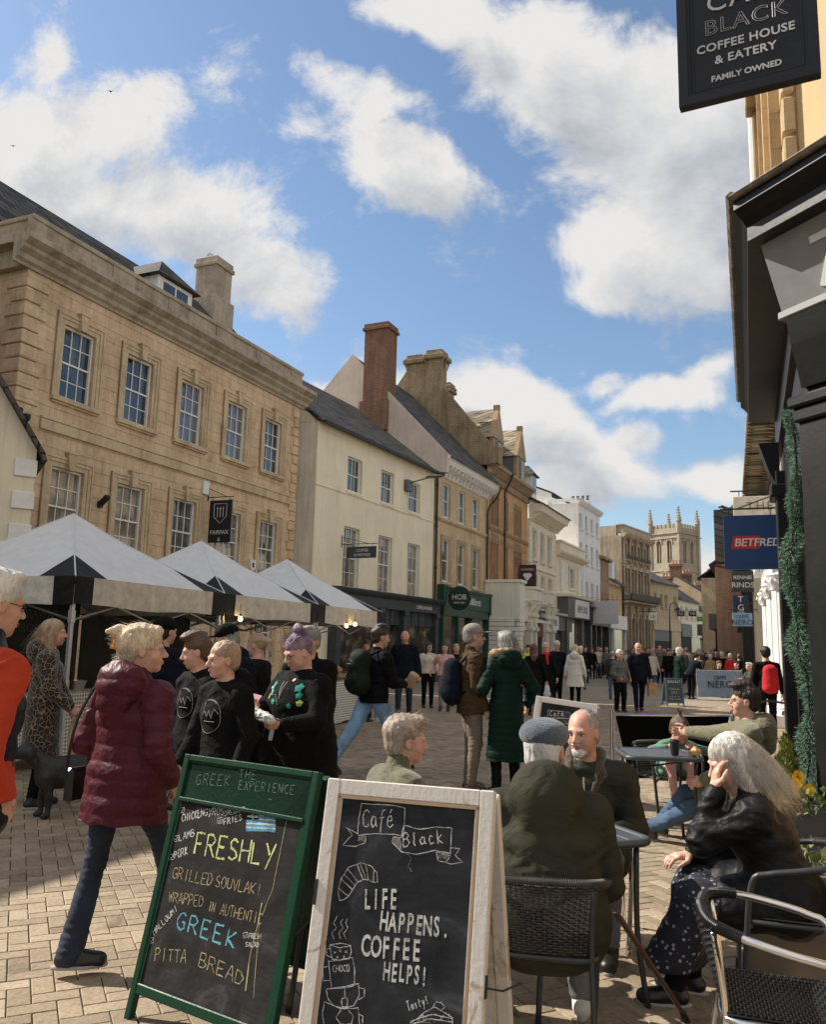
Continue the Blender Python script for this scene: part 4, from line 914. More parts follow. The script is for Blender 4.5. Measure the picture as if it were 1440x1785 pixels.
for(a,c2)in((1.37,3.98),(4.42,6.08),(6.52,9.13)):b.box(a,c2,-.12,-.11,.55,2.35)
b.build('shop_window',M_glass('shop_glass',(.06,.055,.045),.05),sf)
l=MB();sgn(l,'COFFEE & PASTRIES',7.9,-.424,3.08,.20,sx=.85,depth=.01);l.build('lettering',M_ltr,sf)
bracket_sign('hanging_sign',along(CP,27,1.7),27,1,1.25,.42,4.85,M_plain('slate_board',(.035,.048,.06),.5),[('COFFEE',4.87,.15,M_ltr,dict(xo=.05)),('& PASTRIES',4.71,.14,M_ltr,dict(xo=.05))],'wide dark blue coffee and pastries sign on a bracket of the cream house',off=.22)
def _lamp(r):
 b=MB();b.bbox(-.2,.2,-.22,0,-.28,.22,.02);b.build('box',M_lead,r)
 b=MB();b.rod((0,-.2,.1),(.0,-1.1,.26),.03);b.rod((0,-.1,-.28),(0,-.1,-1.1),.008);b.build('arm',M_lead,r)
 b=MB();b.lathe([(.02,-.03),(.16,-.02),(.2,.03),(.12,.07),(.02,.08)],(0,-1.35,.27),14,sx=.8,sy=2.2);b.build('lamp_head',M_lead,r,smooth=50)
on_wall('street_lamp',CP,27,6.7,8.3,_lamp,'grey wall mounted street lamp between the upper windows of the cream house','street lamp')
HP=(.97,37.53);hb=base('house',HP,24.5,label='narrow golden stone house with white bracketed cornice above the dark green shop',cat='building')
A_hb=M_ashlar('warm_ashlar',(.62,.49,.32),(.54,.42,.27),.8,.35,.4,.004,.3,(.44,.31,.18),.5)
x0,x1=.1,7.1;hu=[(c-.45,c+.45,7.52,9.16)for c in(1.48,3.54,5.56)];hl=[(c-.48,c+.48,4.50,6.52)for c in(1.5,3.55,5.6)]
b=MB();body(b,x0,x1,0,9.35,9,hu+hl,.16);b.build('wall',A_hb,hb)
for h in hu:window(hb,*h,cols=1,rows=1,gm=M_glg,fw=.07)
for h in hl:window(hb,*h,cols=1,rows=1,gm=M_glg,sill=.12,sm=A_trim,surround=.16,fw=.07)
b=MB();b.sweep([(0,7.30),(-.06,7.30),(-.12,7.38),(-.12,7.45),(0,7.47)],x0,x1);b.build('string_course',A_trim,hb)
b=MB();b.sweep([(0,9.35),(-.12,9.4),(-.15,9.75),(-.55,9.85),(-.65,10.05),(-.72,10.1),(-.72,10.22),(0,10.25)],x0-.1,x1+.2)
for k in range(15):
 x=x0+.15+k*.49;b.prism([(-.60,9.82),(-.14,9.82),(-.14,9.46),(-.22,9.43),(-.30,9.58),(-.5,9.66)],x,x+.13,axis='x')
b.build('cornice',M_white,hb)
b=MB();roof_front(b,x0,x1+.2,-.74,10.2,4.5,15.6,.1);rf=b.build('roof',M_sl2,hb)
b=MB();b.prism([(-.6,9.4),(-.66,10.24),(4.5,15.62),(9.6,10.3),(9.6,9.4)],x0-.22,x0+.12,axis='x');b.build('gable',M_render_wall('pink_render',(.62,.52,.45),.6,.5),hb)
b=MB();chimney(b,-.30,.75,2.5,3.75,11.6,17.0,.1);b.box(-.36,.2,2.42,3.9,11.6,13.1)
b.build('chimney',M_brick,rf)
b=MB();b.rod((7.05,-.12,0),(7.05,-.12,8.7),.05);b.ring([(7.05,-.12,8.7),(7.12,-.2,9.0),(7.2,-.62,9.5),(7.25,-.78,10.0)],.05,8);b.build('drainpipe',M_black,hb,smooth=40)
M_green=M_plain('fascia_green',(.006,.060,.042),.35,var=.1,bump=.03);M_dgreen=M_plain('fascia_dark_green',(.008,.030,.026),.4,var=.1)
b=MB();b.box(.65,7.0,-.35,0,3.35,4.12);b.sweep([(0,4.12),(-.42,4.12),(-.46,4.2),(-.46,4.25),(0,4.28)],.6,7.05);b.bbox(.5,.78,-.40,0,3.2,4.34,.02);b.bbox(6.85,7.08,-.40,0,3.2,4.3,.02)
for c in(.72,2.6,4.5,6.95):b.box(c-.1,c+.1,-.28,0,0,3.3)
b.box(.7,7,-.3,-.02,2.95,3.35);b.box(.8,6.9,-.2,-.05,0,.4);sf=b.build('shopfront',[M_green],hb)
b=MB();b.box(.82,2.5,-.12,-.11,.4,2.95);b.box(2.7,4.4,-.08,-.07,.05,2.95);b.box(4.6,6.85,-.12,-.11,.4,2.95);b.build('shop_window',MATS['shop_glass'],sf)
l=MB();sgn(l,'Holland&Barrett',4.25,-.354,3.58,.50,sx=.72,spacing=.9,depth=.01,mi=0)
l.build('lettering',M_ltr,sf)
r,bo=bracket_sign('hanging_sign',along(HP,24.5,.9,.35),24.5,1,.01,.01,3.9,M_green,label='round dark green hanging sign in front of the green shop fascia',off=.55)
b=MB();b.T=Matrix.Translation((0,-.6,3.72));n_=28
vs=[(sx*.03,.55*math.cos(2*PI*i/n_),.55*math.sin(2*PI*i/n_))for sx in(-1,1)for i in range(n_)];b.add(vs,[tuple(range(n_)),tuple(range(2*n_-1,n_-1,-1))]+[(i,(i+1)%n_,(i+1)%n_+n_,i+n_)for i in range(n_)]);d_=b.build('disc',M_dgreen,r)
l=MB();text_mb('HOB',.34,l,frameT((-.034,-.6,3.66),(0,-1,0),(0,0,1)));text_mb('SINCE 1870',.11,l,frameT((-.034,-.6,3.48),(0,-1,0),(0,0,1)));l.build('lettering',M_ltr,d_)
def M_neon(n,c):return M_plain(n,c,.6,bump=0)
GP=(3.96,44.08);go=base('house',GP,23,label='tall Gothic house of orange banded stone with two gabled dormers and clustered chimneys',cat='building')
A_go=M_ashlar('orange_ashlar',(.58,.36,.20),(.52,.31,.17),.8,.36,.35,.004,.3,(.40,.24,.13),.5);A_got=M_ashlar('gothic_trim',(.44,.33,.21),(.38,.28,.18),1,.5,.4,.003,.4,(.24,.17,.1),.5)
x0,x1=0,8.3;b=MB()
trip=[(.62+k*.5,.62+k*.5+.40)for k in range(3)];trip2=[(5.3+k*.5,5.3+k*.5+.40)for k in range(3)];one=[(3.5,3.85)]
holes=[(a,c,8.15,9.75)for a,c in trip+trip2+one]+[(a,c,5.1,7.2)for a,c in trip+trip2+one]
body(b,x0,x1,0,10.75,9,holes,.28);b.build('wall',A_go,go)
M_pier=M_plain('pier_brown',(.16,.085,.05),.8)
for grp in(trip,trip2,one):
 for(z0,z1)in((8.15,9.75),(5.1,7.2)):
  a,c=grp[0][0],grp[-1][1];w=MB()
  for(p,q)in grp:w.box(p,q,.24,.25,z0,z1);w.box(p,q,.2,.24,(z0+z1)/2-.03,(z0+z1)/2+.03,1)
  wo=w.build('window',[M_glass('gothic_glass',(.018,.012,.010),.1),M_pier],go)
  s=MB();s.bbox(a-.15,c+.15,-.10,0,z0-.14,z0-.01,.01)
  for(p,q)in grp:
   m=(p+q)/2;ah=.55 if z0<6 else .32
   for k in range(8):
    def pt(u):return(m+(u-.5)*(q-p+.08)*1.0,z1-.08+ah*(1-abs(2*u-1)**1.8))
    u0,u1=k/8,(k+1)/8;A_,B_=pt(u0),pt(u1);s.prism([A_,B_,(B_[0],B_[1]+.10),(A_[0],A_[1]+.10)],-.06,-.001)
  for p in sorted(set([g_[0]-.05 for g_ in grp]+[g_[1]+.05 for g_ in grp])):s.rod((p,-.03,z0),(p,-.03,z1),.035,seg=6);s.bbox(p-.06,p+.06,-.09,.02,z1-.05,z1+.05,.01)
  s.build('surround',A_got,wo)
b=MB();b.bbox(x0,x1,-.12,0,7.98,8.08,.01)
for k in range(33):b.bbox(x0+.05+k*.25,x0+.19+k*.25,-.10,0,7.86,7.98,.01)
b.bbox(x0,x1,-.03,0,7.35,7.55,.005);b.build('string_course',A_got,go)
b=MB();b.sweep([(0,10.7),(-.10,10.7),(-.14,10.8),(0,10.85)],x0,x1);b.sweep([(0,11.25),(-.50,11.25),(-.55,11.4),(0,11.45)],x0-.1,x1+.1);b.box(x0,x1,-.1,0,10.85,11.25)
for k in range(30):b.prism([(-.45,11.25),(-.1,11.25),(-.1,10.9),(-.2,10.9)],x0+.08+k*.277,x0+.22+k*.277,axis='x')
for k in range(40):b.box(x0+.05+k*.207,x0+.15+k*.207,-.14,0,10.5,10.7)
b.build('cornice',A_got,go)
b=MB();roof_front(b,x0+.2,x1-.2,-.35,11.4,4.2,16.6,.1);rf=b.build('roof',M_sl2,go)
b=MB();b.prism([(-.55,11.3),(9,11.3),(4.6,17.4),(3.8,17.4),(-.3,12.3)],x0-.15,x0+.3,axis='x');b.bbox(x0-.2,x0+.4,-.7,-.1,11.3,12.25,.02);b.build('gable',M_bstone,go)
b=MB()
for(cx,cy)in((-.1,3.0),(.35,4.4)):
 chimney(b,cx-.40,cx+.50,cy-.40,cy+.45,13.2,18.0,.12);b.bbox(cx-.62,cx+.72,cy-.62,cy+.67,17.45,17.7,.03)
 for q in(-.45,.0,.45):
  for e_ in(-.52,.57):b.prism([(cy+e_-.05,17.45),(cy+e_+.05,17.45),(cy+e_*.8,17.0)],cx+q,cx+q+.1,axis='x')
b.box(-.3,.6,3,4.5,12.8,15.4);b.build('chimney',M_bstone,rf)
b=MB();chimney(b,4.1,4.9,3.8,4.7,15.5,17.6,.14);b.bbox(3.95,5.05,3.65,4.85,17.0,17.2,.02);b.build('chimney',M_bstone,rf)
for dx in(1.55,6.35):
 b=MB();b.box(dx-.85,dx+.85,-.12,3.6,11.4,13.1);b.prism([(dx-1.0,13.0),(dx+1.0,13.0),(dx,14.95)],-.18,.12);b.box(dx-.12,dx+.12,-.2,.14,14.75,15.05);b.box(dx-.3,dx-.2,-.2,-.1,11.4,12.9)
 b.add([(dx-1.0,.1,13.0),(dx,.1,14.85),(dx,3.9,14.85),(dx-1.0,3.9,13.0),(dx+1.0,.1,13.0),(dx+1,3.9,13.0)],[(0,1,2,3),(1,4,5,2)],1)
 b.box(dx-.86,dx-.85,.1,3.6,11.4,13.05,2)
 dm=b.build('dormer',[A_got,M_slate('stone_slate',(.30,.25,.18),1.2,(.2,.17,.1)),M_lead],rf)
 b=MB();b.box(dx-.42,dx-.08,-.14,-.125,11.7,13.0);b.box(dx+.08,dx+.42,-.14,-.125,11.7,13.0);b.build('dormer_window',M_glg,rf)
b=MB();b.rod((2.85,-.16,0),(2.85,-.16,10.3),.06);b.ring([(2.85,-.16,10.3),(2.85,-.5,11.0),(3.0,-.6,11.35)],.06,8);b.build('drainpipe',M_black,go,smooth=40)
b=MB();b.rod((9.0,1.5,11.2),(9.0,1.5,12.6),.14,.07);b.lathe([(.05,0),(.25,.15),(.1,.3),(.12,.4),(.03,.6)],(9.0,1.5,12.6),8);b.build('finial',A_got,go)
wu=base('shop_front',along(GP,23,-.25,.02),23,label='cream painted projecting shop unit with stepped piers and a ragged arch end',cat='shopfront')
M_cp=M_render_wall('cream_paint',(.80,.77,.68),.2,.35)
b=MB()
b.box(.02,1.0,-1.9,0,3.0,4.9);b.bbox(-.04,1.06,-2.0,0,4.9,5.06,.02);
for k in range(8):b.bbox(.0,.95-.09*(7-k),-1.95,-1.6,1.2+k*.24,1.42+k*.24,.02);b.bbox(.0,.14,-1.95+.12*(7-k)+.05,-.1,1.2+k*.24,1.42+k*.24,.02)
b.box(1.0,8.3,-1.6,0,3.0,3.9);b.sweep([(0,3.9),(-1.75,3.9),(-1.85,4.05),(-1.85,4.12),(0,4.15)],1.0,8.4)
for c in(2.9,3.9,6.6):b.box(c-.12,c+.75,-1.9,-1.0,4.15,4.75);b.bbox(c-.18,c+.8,-2.0,-.9,4.75,4.9,.02)
for c in(1.0,2.9,3.9,6.6,8.1):
 b.box(c,c+.32,-1.75,-1.35,0,3.0);b.bbox(c-.06,c+.38,-1.86,-1.3,2.5,2.7,.02);b.bbox(c-.04,c+.36,-1.86,-1.3,3.25,3.45,.03);b.prism([(-2.05,3.9),(-1.6,3.9),(-1.6,3.3),(-1.75,3.2),(-1.8,3.55)],c+.02,c+.3,axis='x')
b.build('portico',M_cp,wu)
b=MB();b.box(.16,.95,-1.55,0,0,3.0);b.build('brick_pier',M_ashlar('yellow_brick',(.50,.36,.16),(.42,.29,.13),.22,.075,.3,.006,.4),wu)
b=MB();b.box(1.35,8.1,-1.2,-1.19,.3,2.9);b.build('shop_window',MATS['shop_glass'],wu);b=MB();b.box(4.3,6.5,-1.5,-1.3,2.2,2.9);b.box(4.35,6.45,-1.45,-1.3,.1,2.2,1);b.build('doorway',[M_pier,M_dark],wu)
b=MB();b.box(5.0,7.3,-1.62,-1.6,3.2,3.72);nb_=b.build('name_board',M_navy,wu);l=MB();sgn(l,'LEGENDS',6.15,-1.624,3.33,.36,sx=.75,depth=.01);l.build('lettering',M_ltr,nb_)
r,bo=bracket_sign('hanging_sign',along(GP,23,5.7),23,1,1.05,1.35,5.75,M_plain('maroon_board',(.045,.02,.025),.5),[('FLANNELS',6.08,.17,M_ltr,{})],'maroon square hanging sign with a white diamond gem on the Gothic house',off=.2)
l=MB();l.prism([(-.72-.28,5.8),(-.72-.18,5.92),(-.72+.18,5.92),(-.72+.28,5.8),(-.72,5.45)],-.026,-.021,axis='x');l.build('emblem',M_ltr,bo)
BP=(7.28,51.54);b5=base('house',BP,24,label='cream stucco house with deep bracketed cornice above the lower white shop sign',cat='building')
x0,x1=.05,6.75;hu=[(c-.42,c+.42,7.15,8.98)for c in(1.4,3.28,5.1)];hl=[(c-.42,c+.42,4.12,6.12)for c in(1.5,3.35,5.2)]
M_stu=M_render_wall('stucco',(.80,.73,.58),.3,.35)
b=MB();body(b,x0,x1,0,9.6,8,hu+hl,.16);b.build('wall',M_stu,b5)
for h in hu:window(b5,*h,cols=2,rows=2,gm=M_glc,sill=.15,sm=M_stu,surround=.15)
for h in hl:window(b5,*h,cols=1,rows=1,gm=M_glc,sill=.1,sm=M_stu,surround=.15)
b=MB();b.bbox(x0,x1,-.08,0,6.5,6.68,.01)
for k in range(16):b.bbox(x1-.3,x1+.02,-.05,0,4.2+k*.33,4.4+k*.33,.01);b.bbox(x0,x0+.25,-.05,0,4.2+k*.33,4.4+k*.33,.01)
b.sweep([(0,9.5),(-.15,9.55),(-.2,9.95),(-.75,10.05),(-.85,10.3),(-.92,10.4),(-.92,10.5),(0,10.55)],x0,x1+.4)
for k in range(17):b.prism([(-.75,10.03),(-.18,10.03),(-.18,9.6),(-.32,9.62)],x0+.1+k*.4,x0+.24+k*.4,axis='x')
b.build('cornice',M_stu,b5)
b=MB();roof_front(b,x0-.1,x1+.5,-.98,10.5,3.5,12.8,.08);rf=b.build('roof',MATS['slate_dark'],b5)
b=MB();b.box(1.4,2.5,.2,3,11,12.7);b.add([(1.2,0,12.65),(2.7,0,12.65),(2.7,3,12.65),(1.2,3,12.65),(1.95,.6,13.4),(1.95,3,13.4)],[(0,1,4),(1,2,5,4),(3,0,4,5)],1);b.box(1.6,2.3,.17,.2,11.5,12.5,2);b.build('dormer',[M_white,MATS['slate_dark'],M_gl],rf)
M_greyf=M_plain('grey_fascia',(.10,.10,.10),.5)
b=MB();b.box(.6,9.0,-.6,0,2.75,3.75);b.box(.7,.95,-.5,0,0,2.75);b.box(4.4,4.8,-.5,0,0,2.75);b.box(6.5,7.4,-.5,0,0,2.75);sf=b.build('shopfront',M_greyf,b5)
b=MB();b.sweep([(0,3.76),(-.75,3.76),(-.8,3.9),(0,4.0)],.4,7.2);b.build('shop_cornice',M_stu,sf)
b=MB();b.box(.95,6.5,-.3,-.29,.2,2.75);b.build('shop_window',M_glass('lit_shop_glass',(.25,.22,.18),.05,1),sf)
b=MB();b.box(1.9,5.0,-.64,-.60,2.80,3.70);pn_=b.build('sign_panel',M_white,sf);l=MB();sgn(l,'NEW LOOK',3.45,-.644,3.02,.56,sx=.72,spacing=1.1,depth=.01);l.build('lettering',M_black,pn_)
SP=(10.03,57.71);b6=base('house',SP,26,label='small cream house with curved parapet above the taller white shop sign',cat='building')
b=MB();body(b,0,7.0,0,8.2,6,[(3.5,4.9,5.95,7.4)],.16);b.build('wall',M_stu,b6);window(b6,3.5,4.9,5.95,7.4,cols=3,rows=2,gm=M_glc,sill=.2,sm=M_stu,surround=.2)
b=MB()
for c in(1.3,6.0):b.box(c-.35,c+.35,-.1,0,5.7,7.7);b.box(c-.2,c+.2,-.105,-.1,5.9,7.4,1)
b.sweep([(0,8.0),(-.12,8.0),(-.5,8.2),(-.55,8.35),(0,8.4)],-.05,7.6);b.box(.2,6.9,-.3,.3,8.4,8.95)
for k in range(18):b.bbox(.4+k*.36,.55+k*.36,-.34,-.28,8.42,8.85,.01)
b.bbox(.1,7.0,-.4,.4,8.95,9.1,.02);b.build('cornice',[M_stu,M_glg],b6)
b=MB();b.box(.3,7.4,-.8,0,3.7,5.15);b.box(.3,.9,-.7,0,0,3.7);b.box(4.4,4.8,-.7,0,0,3.7);b.box(6.9,7.4,-.7,0,0,3.7);sf=b.build('shopfront',M_greyf,b6)
b=MB();b.sweep([(0,5.15),(-.95,5.15),(-1.0,5.3),(0,5.4)],.1,7.6);b.build('shop_cornice',M_stu,sf);b=MB();b.box(.9,6.9,-.4,-.39,.2,3.7);b.build('shop_window',MATS['lit_shop_glass'],sf)
b=MB();b.box(2.0,6.0,-.84,-.80,3.8,5.05);pn_=b.build('sign_panel',M_white,sf);l=MB();sgn(l,'NEW LOOK',4.0,-.844,4.15,.72,sx=.74,spacing=1.1,depth=.01);l.build('lettering',M_black,pn_)
WP=along((13.12,64.05),26,-.9);wh=base('house',WP,26,label='tall plain white painted house of four storeys with a blank gable wall',cat='building')
M_wr=M_render_wall('white_render',(.80,.80,.80),.35,.45)
holes=[(.45+k*1.75,1.15+k*1.75,z0,z1)for k in range(4)for z0,z1 in((10.8,12.0),(8.2,9.75),(5.2,6.8))]
b=MB();body(b,0,7.0,0,12.7,11,holes,.16);b.box(-.02,.25,2.2,9.5,12.7,13.0)
b.prism([(2.2,12.6),(10.8,12.6),(10.8,13.8),(8.2,16.1),(2.2,13.6)],0,.3,axis='x');b.build('wall',M_wr,wh)
for h in holes:window(wh,*h,cols=1,rows=1,gm=M_glg,sill=.08,sm=M_wr,fw=.06)
b=MB();b.sweep([(0,12.6),(-.12,12.65),(-.3,12.85),(-.35,13.0),(0,13.05)],-.3,7.1);b.box(-.3,0,-.3,2.4,12.85,13.03);b.build('cornice',M_wr,wh)
b=MB();b.add([(-.1,2.0,13.65),(7,2.0,13.65),(7,8.2,16.25),(-.1,8.2,16.25),(-.1,11,13.9),(7,11,13.9)],[(0,1,2,3),(3,2,5,4)]);rf=b.build('roof',MATS['slate_dark'],wh)
b=MB();chimney(b,6.3,7.2,.8,2.6,12.7,14.0,.08);b.build('chimney',M_wr,rf);pots(rf,[(6.75,.95+k*.42,14.0)for k in range(4)],.5,.13,M_lead)
b=MB();b.box(.3,6.9,-.9,0,3.4,4.6)
for c in(.5,2.2,3.9,6.6):b.box(c-.12,c+.12,-.8,0,0,3.4)
b.sweep([(0,4.6),(-1.1,4.6),(-1.15,4.75),(0,4.85)],.1,7.0);sf=b.build('shopfront',M_plain('charcoal_shop',(.05,.052,.055),.5),wh)
b=MB();b.box(.6,6.5,-.5,-.49,.2,3.4);b.build('shop_window',MATS['shop_glass'],sf)
bracket_sign('hanging_sign',along(WP,26,.8),26,1,1.9,1.7,4.35,M_plain('pale_board',(.55,.54,.56),.5),[('Pandora',4.2,.38,M_ltr,{})],'pale grey square hanging sign by the foot of the tall white house',off=.9)
PP=(15.68,69.30);pk=base('house',PP,25.25,label='narrow pinkish brick house beside the tall white one',cat='building')
M_pk=M_ashlar('pink_brick',(.44,.29,.21),(.38,.24,.17),.25,.09,.3,.006,.3,(.35,.23,.16),.5)
hs_=[(a,a+.6,7.1,8.7)for a in(.5,1.5,2.5)]+[(a,a+.55,5.0,6.3)for a in(.5,1.5,2.5)]
b=MB();body(b,0,3.7,0,9.15,7,hs_,.16);b.build('wall',M_pk,pk)
for h in hs_:window(pk,*h,cols=1,rows=1,gm=M_glc,fw=.05,fm=M_stu)
b=MB();b.bbox(-.1,3.9,-.35,.2,9.1,9.35,.03);roof_front(b,-.1,3.8,-.3,9.3,3,10.6);b.build('roof',MATS['stone_slate'],pk)
b=MB();b.box(.1,3.7,-.5,0,3.4,4.5);b.box(.1,.3,-.4,0,0,3.4);b.box(3.5,3.7,-.4,0,0,3.4);b.box(.3,3.5,-.2,-.19,.1,3.4,1);sf=b.build('shopfront',[M_white,MATS['shop_glass']],pk);l=MB();l.box(1.6,2.6,-.51,-.5,3.75,4.15);l.build('emblem',M_black,sf)
OP=along(PP,25.25,3.75);og=base('house',OP,25.25,label='low orange rendered house with a dark eave and dormer',cat='building')
hs_=[(a,a+.7,4.95,6.45)for a in(.9,3.0)]
b=MB();body(b,0,5.6,0,7.3,7,hs_,.16);b.build('wall',M_render_wall('orange_render',(.60,.42,.25)),og)
for h in hs_:window(og,*h,cols=1,rows=2,gm=M_glc,fw=.07,fm=M_stu)
b=MB();roof_front(b,-.1,5.7,-.5,7.4,2.6,9.6);rf=b.build('roof',MATS['slate_dark'],og);b=MB();b.box(.6,1.8,-.1,2,7.8,9.3);b.box(.8,1.6,-.13,-.1,8.0,9.1,1);b.build('dormer',[M_white,M_glg],rf)
b=MB();b.box(.1,5.5,-.5,0,3.4,4.6);b.box(.1,.3,-.4,0,0,3.4);b.box(5.3,5.5,-.4,0,0,3.4);b.box(.3,5.3,-.2,-.19,.1,3.4,1);b.build('shopfront',[M_white,MATS['lit_shop_glass']],og)
b=MB();b.rod((5.7,-.1,0),(5.7,-.1,7.2),.07);b.build('drainpipe',M_black,og)
KP=(19.75,77.93);bk=base('bank',KP,34.75,label='grey brown classical bank with arched ground floor, carved windows and balcony',cat='building')
A_bk=M_ashlar('bank_stone',(.44,.36,.27),(.38,.31,.23),.9,.4,.5,.006,.4,(.22,.17,.12),.8);A_bk2=M_ashlar('bank_stone_light',(.50,.42,.32),(.45,.38,.29),.9,.4,.4,.004,.3,(.3,.23,.16),.7)
cs_=[.55+k*1.8 for k in range(4)];hs_=[(c,c+.8,10.2,11.6)for c in cs_]+[(c,c+.8,6.9,9.0)for c in cs_]+[(c-.05,c+.85,.3,4.6)for c in cs_]
b=MB();body(b,0,7.9,0,12.3,12,hs_,.3);b.build('wall',A_bk,bk)
for h in hs_:window(bk,*h,y=.25,cols=1,rows=1,gm=M_glass('bank_glass',(.10,.07,.05),.1)if h[2]>5 else M_dark,fm=M_pier,fw=.06,surround=.14,sm=A_bk2,sill=.1)
b=MB()
for c in[0.0]+[c+1.05 for c in cs_]:
 for(z0,z1)in((9.7,12.0),(6.7,9.4),(0,5.6)):b.rod((c+.25,-.14,z0),(c+.25,-.14,z1),.13,.11,seg=8);b.bbox(c+.08,c+.42,-.3,0,z1-.05,z1+.15,.02);b.bbox(c+.08,c+.42,-.3,0,z0-.02,z0+.15,.02)
for c in cs_:
 b.prism([(c-.2,9.2),(c+1.0,9.2),(c+.4,9.65)],-.3,0);b.bbox(c-.15,c+.95,-.35,0,9.98,10.15,.01)
 for k in range(8):
  t0,t1=PI*k/8,PI*(k+1)/8;m=c+.4;b.prism([(m+.45*math.cos(t0),4.35+.75*math.sin(t0)),(m+.62*math.cos(t0),4.35+.95*math.sin(t0)),(m+.62*math.cos(t1),4.35+.95*math.sin(t1)),(m+.45*math.cos(t1),4.35+.75*math.sin(t1))],-.12,-.002)
b.build('columns',A_bk2,bk)
b=MB();b.sweep([(0,12.1),(-.3,12.15),(-.55,12.4),(-.6,12.55),(0,12.6)],-.1,8.1);b.box(.1,7.8,-.15,.5,12.6,13.25);b.bbox(0,7.9,-.22,.6,13.25,13.4,.02);b.box(0,.5,.5,12,12.3,13.25)
b.sweep([(0,5.9),(-.8,6.0),(-.9,6.15),(0,6.2)],-.1,8.1);b.build('cornice',A_bk2,bk)
b=MB();b.box(-.1,8.1,-1.0,-.85,6.2,6.85);b.box(-.1,8.1,-1.0,0,6.2,6.25)
for c in cs_:b.box(c-.1,c+.9,-.5,-.4,10.15,10.5)
b.build('balcony',M_plain('dark_balcony',(.07,.06,.05),.8),bk)
b=MB();chimney(b,.6,1.6,3,6.5,12.3,14.6,.1);b.build('chimney',A_bk,bk);pots(bk,[(1.1,3.3+k*.9,14.6)for k in range(4)],.55,.16,A_bk2)
EP=(24.23,84.39);be=base('house',EP,36.75,label='plain ochre stone house with slate roof and long shop fascia beyond the bank',cat='building')
hs_=[(a,a+.75,5.7,7.45)for a in(1.0,2.8,4.1,6.9)]
b=MB();body(b,0,8.3,0,8.6,9,hs_,.16);b.build('wall',M_ashlar('ochre_stone',(.50,.41,.28),(.45,.36,.24),.8,.35,.3,.003,.2,(.4,.28,.16),.5),be)
for h in hs_:window(be,*h,cols=1,rows=1,gm=M_glc,fw=.09,fm=A_trim)
b=MB();roof_front(b,-.1,8.4,-.3,8.6,4.5,11.0);b.build('roof',M_sl2,be)
b=MB();b.box(.1,8.2,-.3,0,3.7,4.9);b.box(.1,.4,-.2,0,0,3.7);b.box(5.4,8.2,-.22,0,0,3.7);b.box(.4,5.4,-.15,-.1,2.6,3.7,1);b.box(.4,5.4,-.1,-.09,.1,2.6,2);b.build('shopfront',[A_trim,M_greyf,M_dark],be)
HW=(29.22,91.07);hw_=base('house',HW,31.75,label='low white house with pointed blind arches under a slate roof',cat='building')
hs_=[(a,a+.8,5.0,6.5)for a in(.8,3.1,5.4,7.6)]
b=MB();body(b,0,9.3,0,7.2,8,hs_,.16);b.build('wall',M_stu,hw_)
for h in hs_:window(hw_,*h,cols=2,rows=1,gm=M_glc,surround=.15,sm=M_stu)
b=MB();roof_front(b,-.1,9.4,-.3,7.2,4.0,10.2);b.build('roof',M_sl2,hw_)
b=MB();b.box(.1,4.5,-.3,0,3.2,4.6);b.box(4.6,9.2,-.3,0,3.2,4.2,1);b.box(.2,4.3,-.15,-.1,.1,3.2,2);b.box(4.8,9.0,-.15,-.1,.1,3.2,3);b.build('shopfront',[M_greyf,M_stu,M_dark,MATS['lit_shop_glass']],hw_)
TP_=(34.18,99.08)
for k,(s0,w,h,ang,mat,lab)in enumerate(((0,4.2,6.4,36,M_cream2,'small cream house with a white dormer near the far end of the street'),(4.4,4.5,8.4,30,A_hb,'narrow tan stone house with stepped roofline near the far end'),(9.2,5.2,7.6,22,M_pk,'brown brick house closing the far end of the street'),(14.6,7,6.4,5,M_stu,'last pale house at the bend of the street'))):
 Pk=along(TP_,33,s0*1.15);h_=base('house',Pk,ang,label=lab,cat='building');hs_=[(a,a+.7,h-3.0,h-1.6)for a in[w*(i+.5)/3-.35 for i in range(3)]]
 b=MB();body(b,0,w,0,h,8,hs_,.16);gable(b,0,0,4,h,h+2.6,.2);gable(b,w-.2,0,4,h,h+2.6,.2);b.build('wall',mat,h_)
 for q in hs_:window(h_,*q,cols=2,rows=1,gm=M_glc)
 b=MB();roof_front(b,-.05,w+.05,-.3,h,4,h+2.7);rf=b.build('roof',M_sl2,h_)
 b=MB();chimney(b,.2,1.0,3.4,4.8,h+1.6,h+4.2,.08);b.build('chimney',M_brick,rf);pots(rf,[(.6,3.6+.4*i,h+4.2)for i in range(3)],.5,.14)
 b=MB();b.box(.1,w-.1,-.3,0,3.0,3.9);b.box(.3,w-.3,-.12,-.1,.1,3.0,1);b.build('shopfront',[M_stu if k%2 else M_greyf,MATS['lit_shop_glass']],h_)
rb=base('house',(41.0,108.0),10,label='red brick house with a row of four pots beside the half timbered house',cat='building')
b=MB();body(b,0,12,0,10.0,8,[],.1);b.build('wall',M_ashlar('red_brick',(.28,.13,.08),(.22,.10,.07),.25,.09,.3,.006,.3),rb)
b=MB();chimney(b,.5,3.4,.6,1.8,10,12.6,.1);b.build('chimney',M_brick,rb);pots(rb,[(.8+.75*i,1.2,12.6)for i in range(4)],.8,.22)
TW=(61.0,176.0);tw=empty('church_tower',(TW[0],TW[1],0),0,label='pale stone Gothic church tower with four pinnacles and battlements',cat='church tower')
A_tw=M_ashlar('tower_stone',(.40,.35,.28),(.34,.30,.24),.9,.4,.45,.004,.3,(.36,.30,.22),.6)
cpx=Dp(1184,950,150);W_=6.05
tw.location=(cpx.x,150,0);tw.rotation_euler=(0,0,R(-50.7))
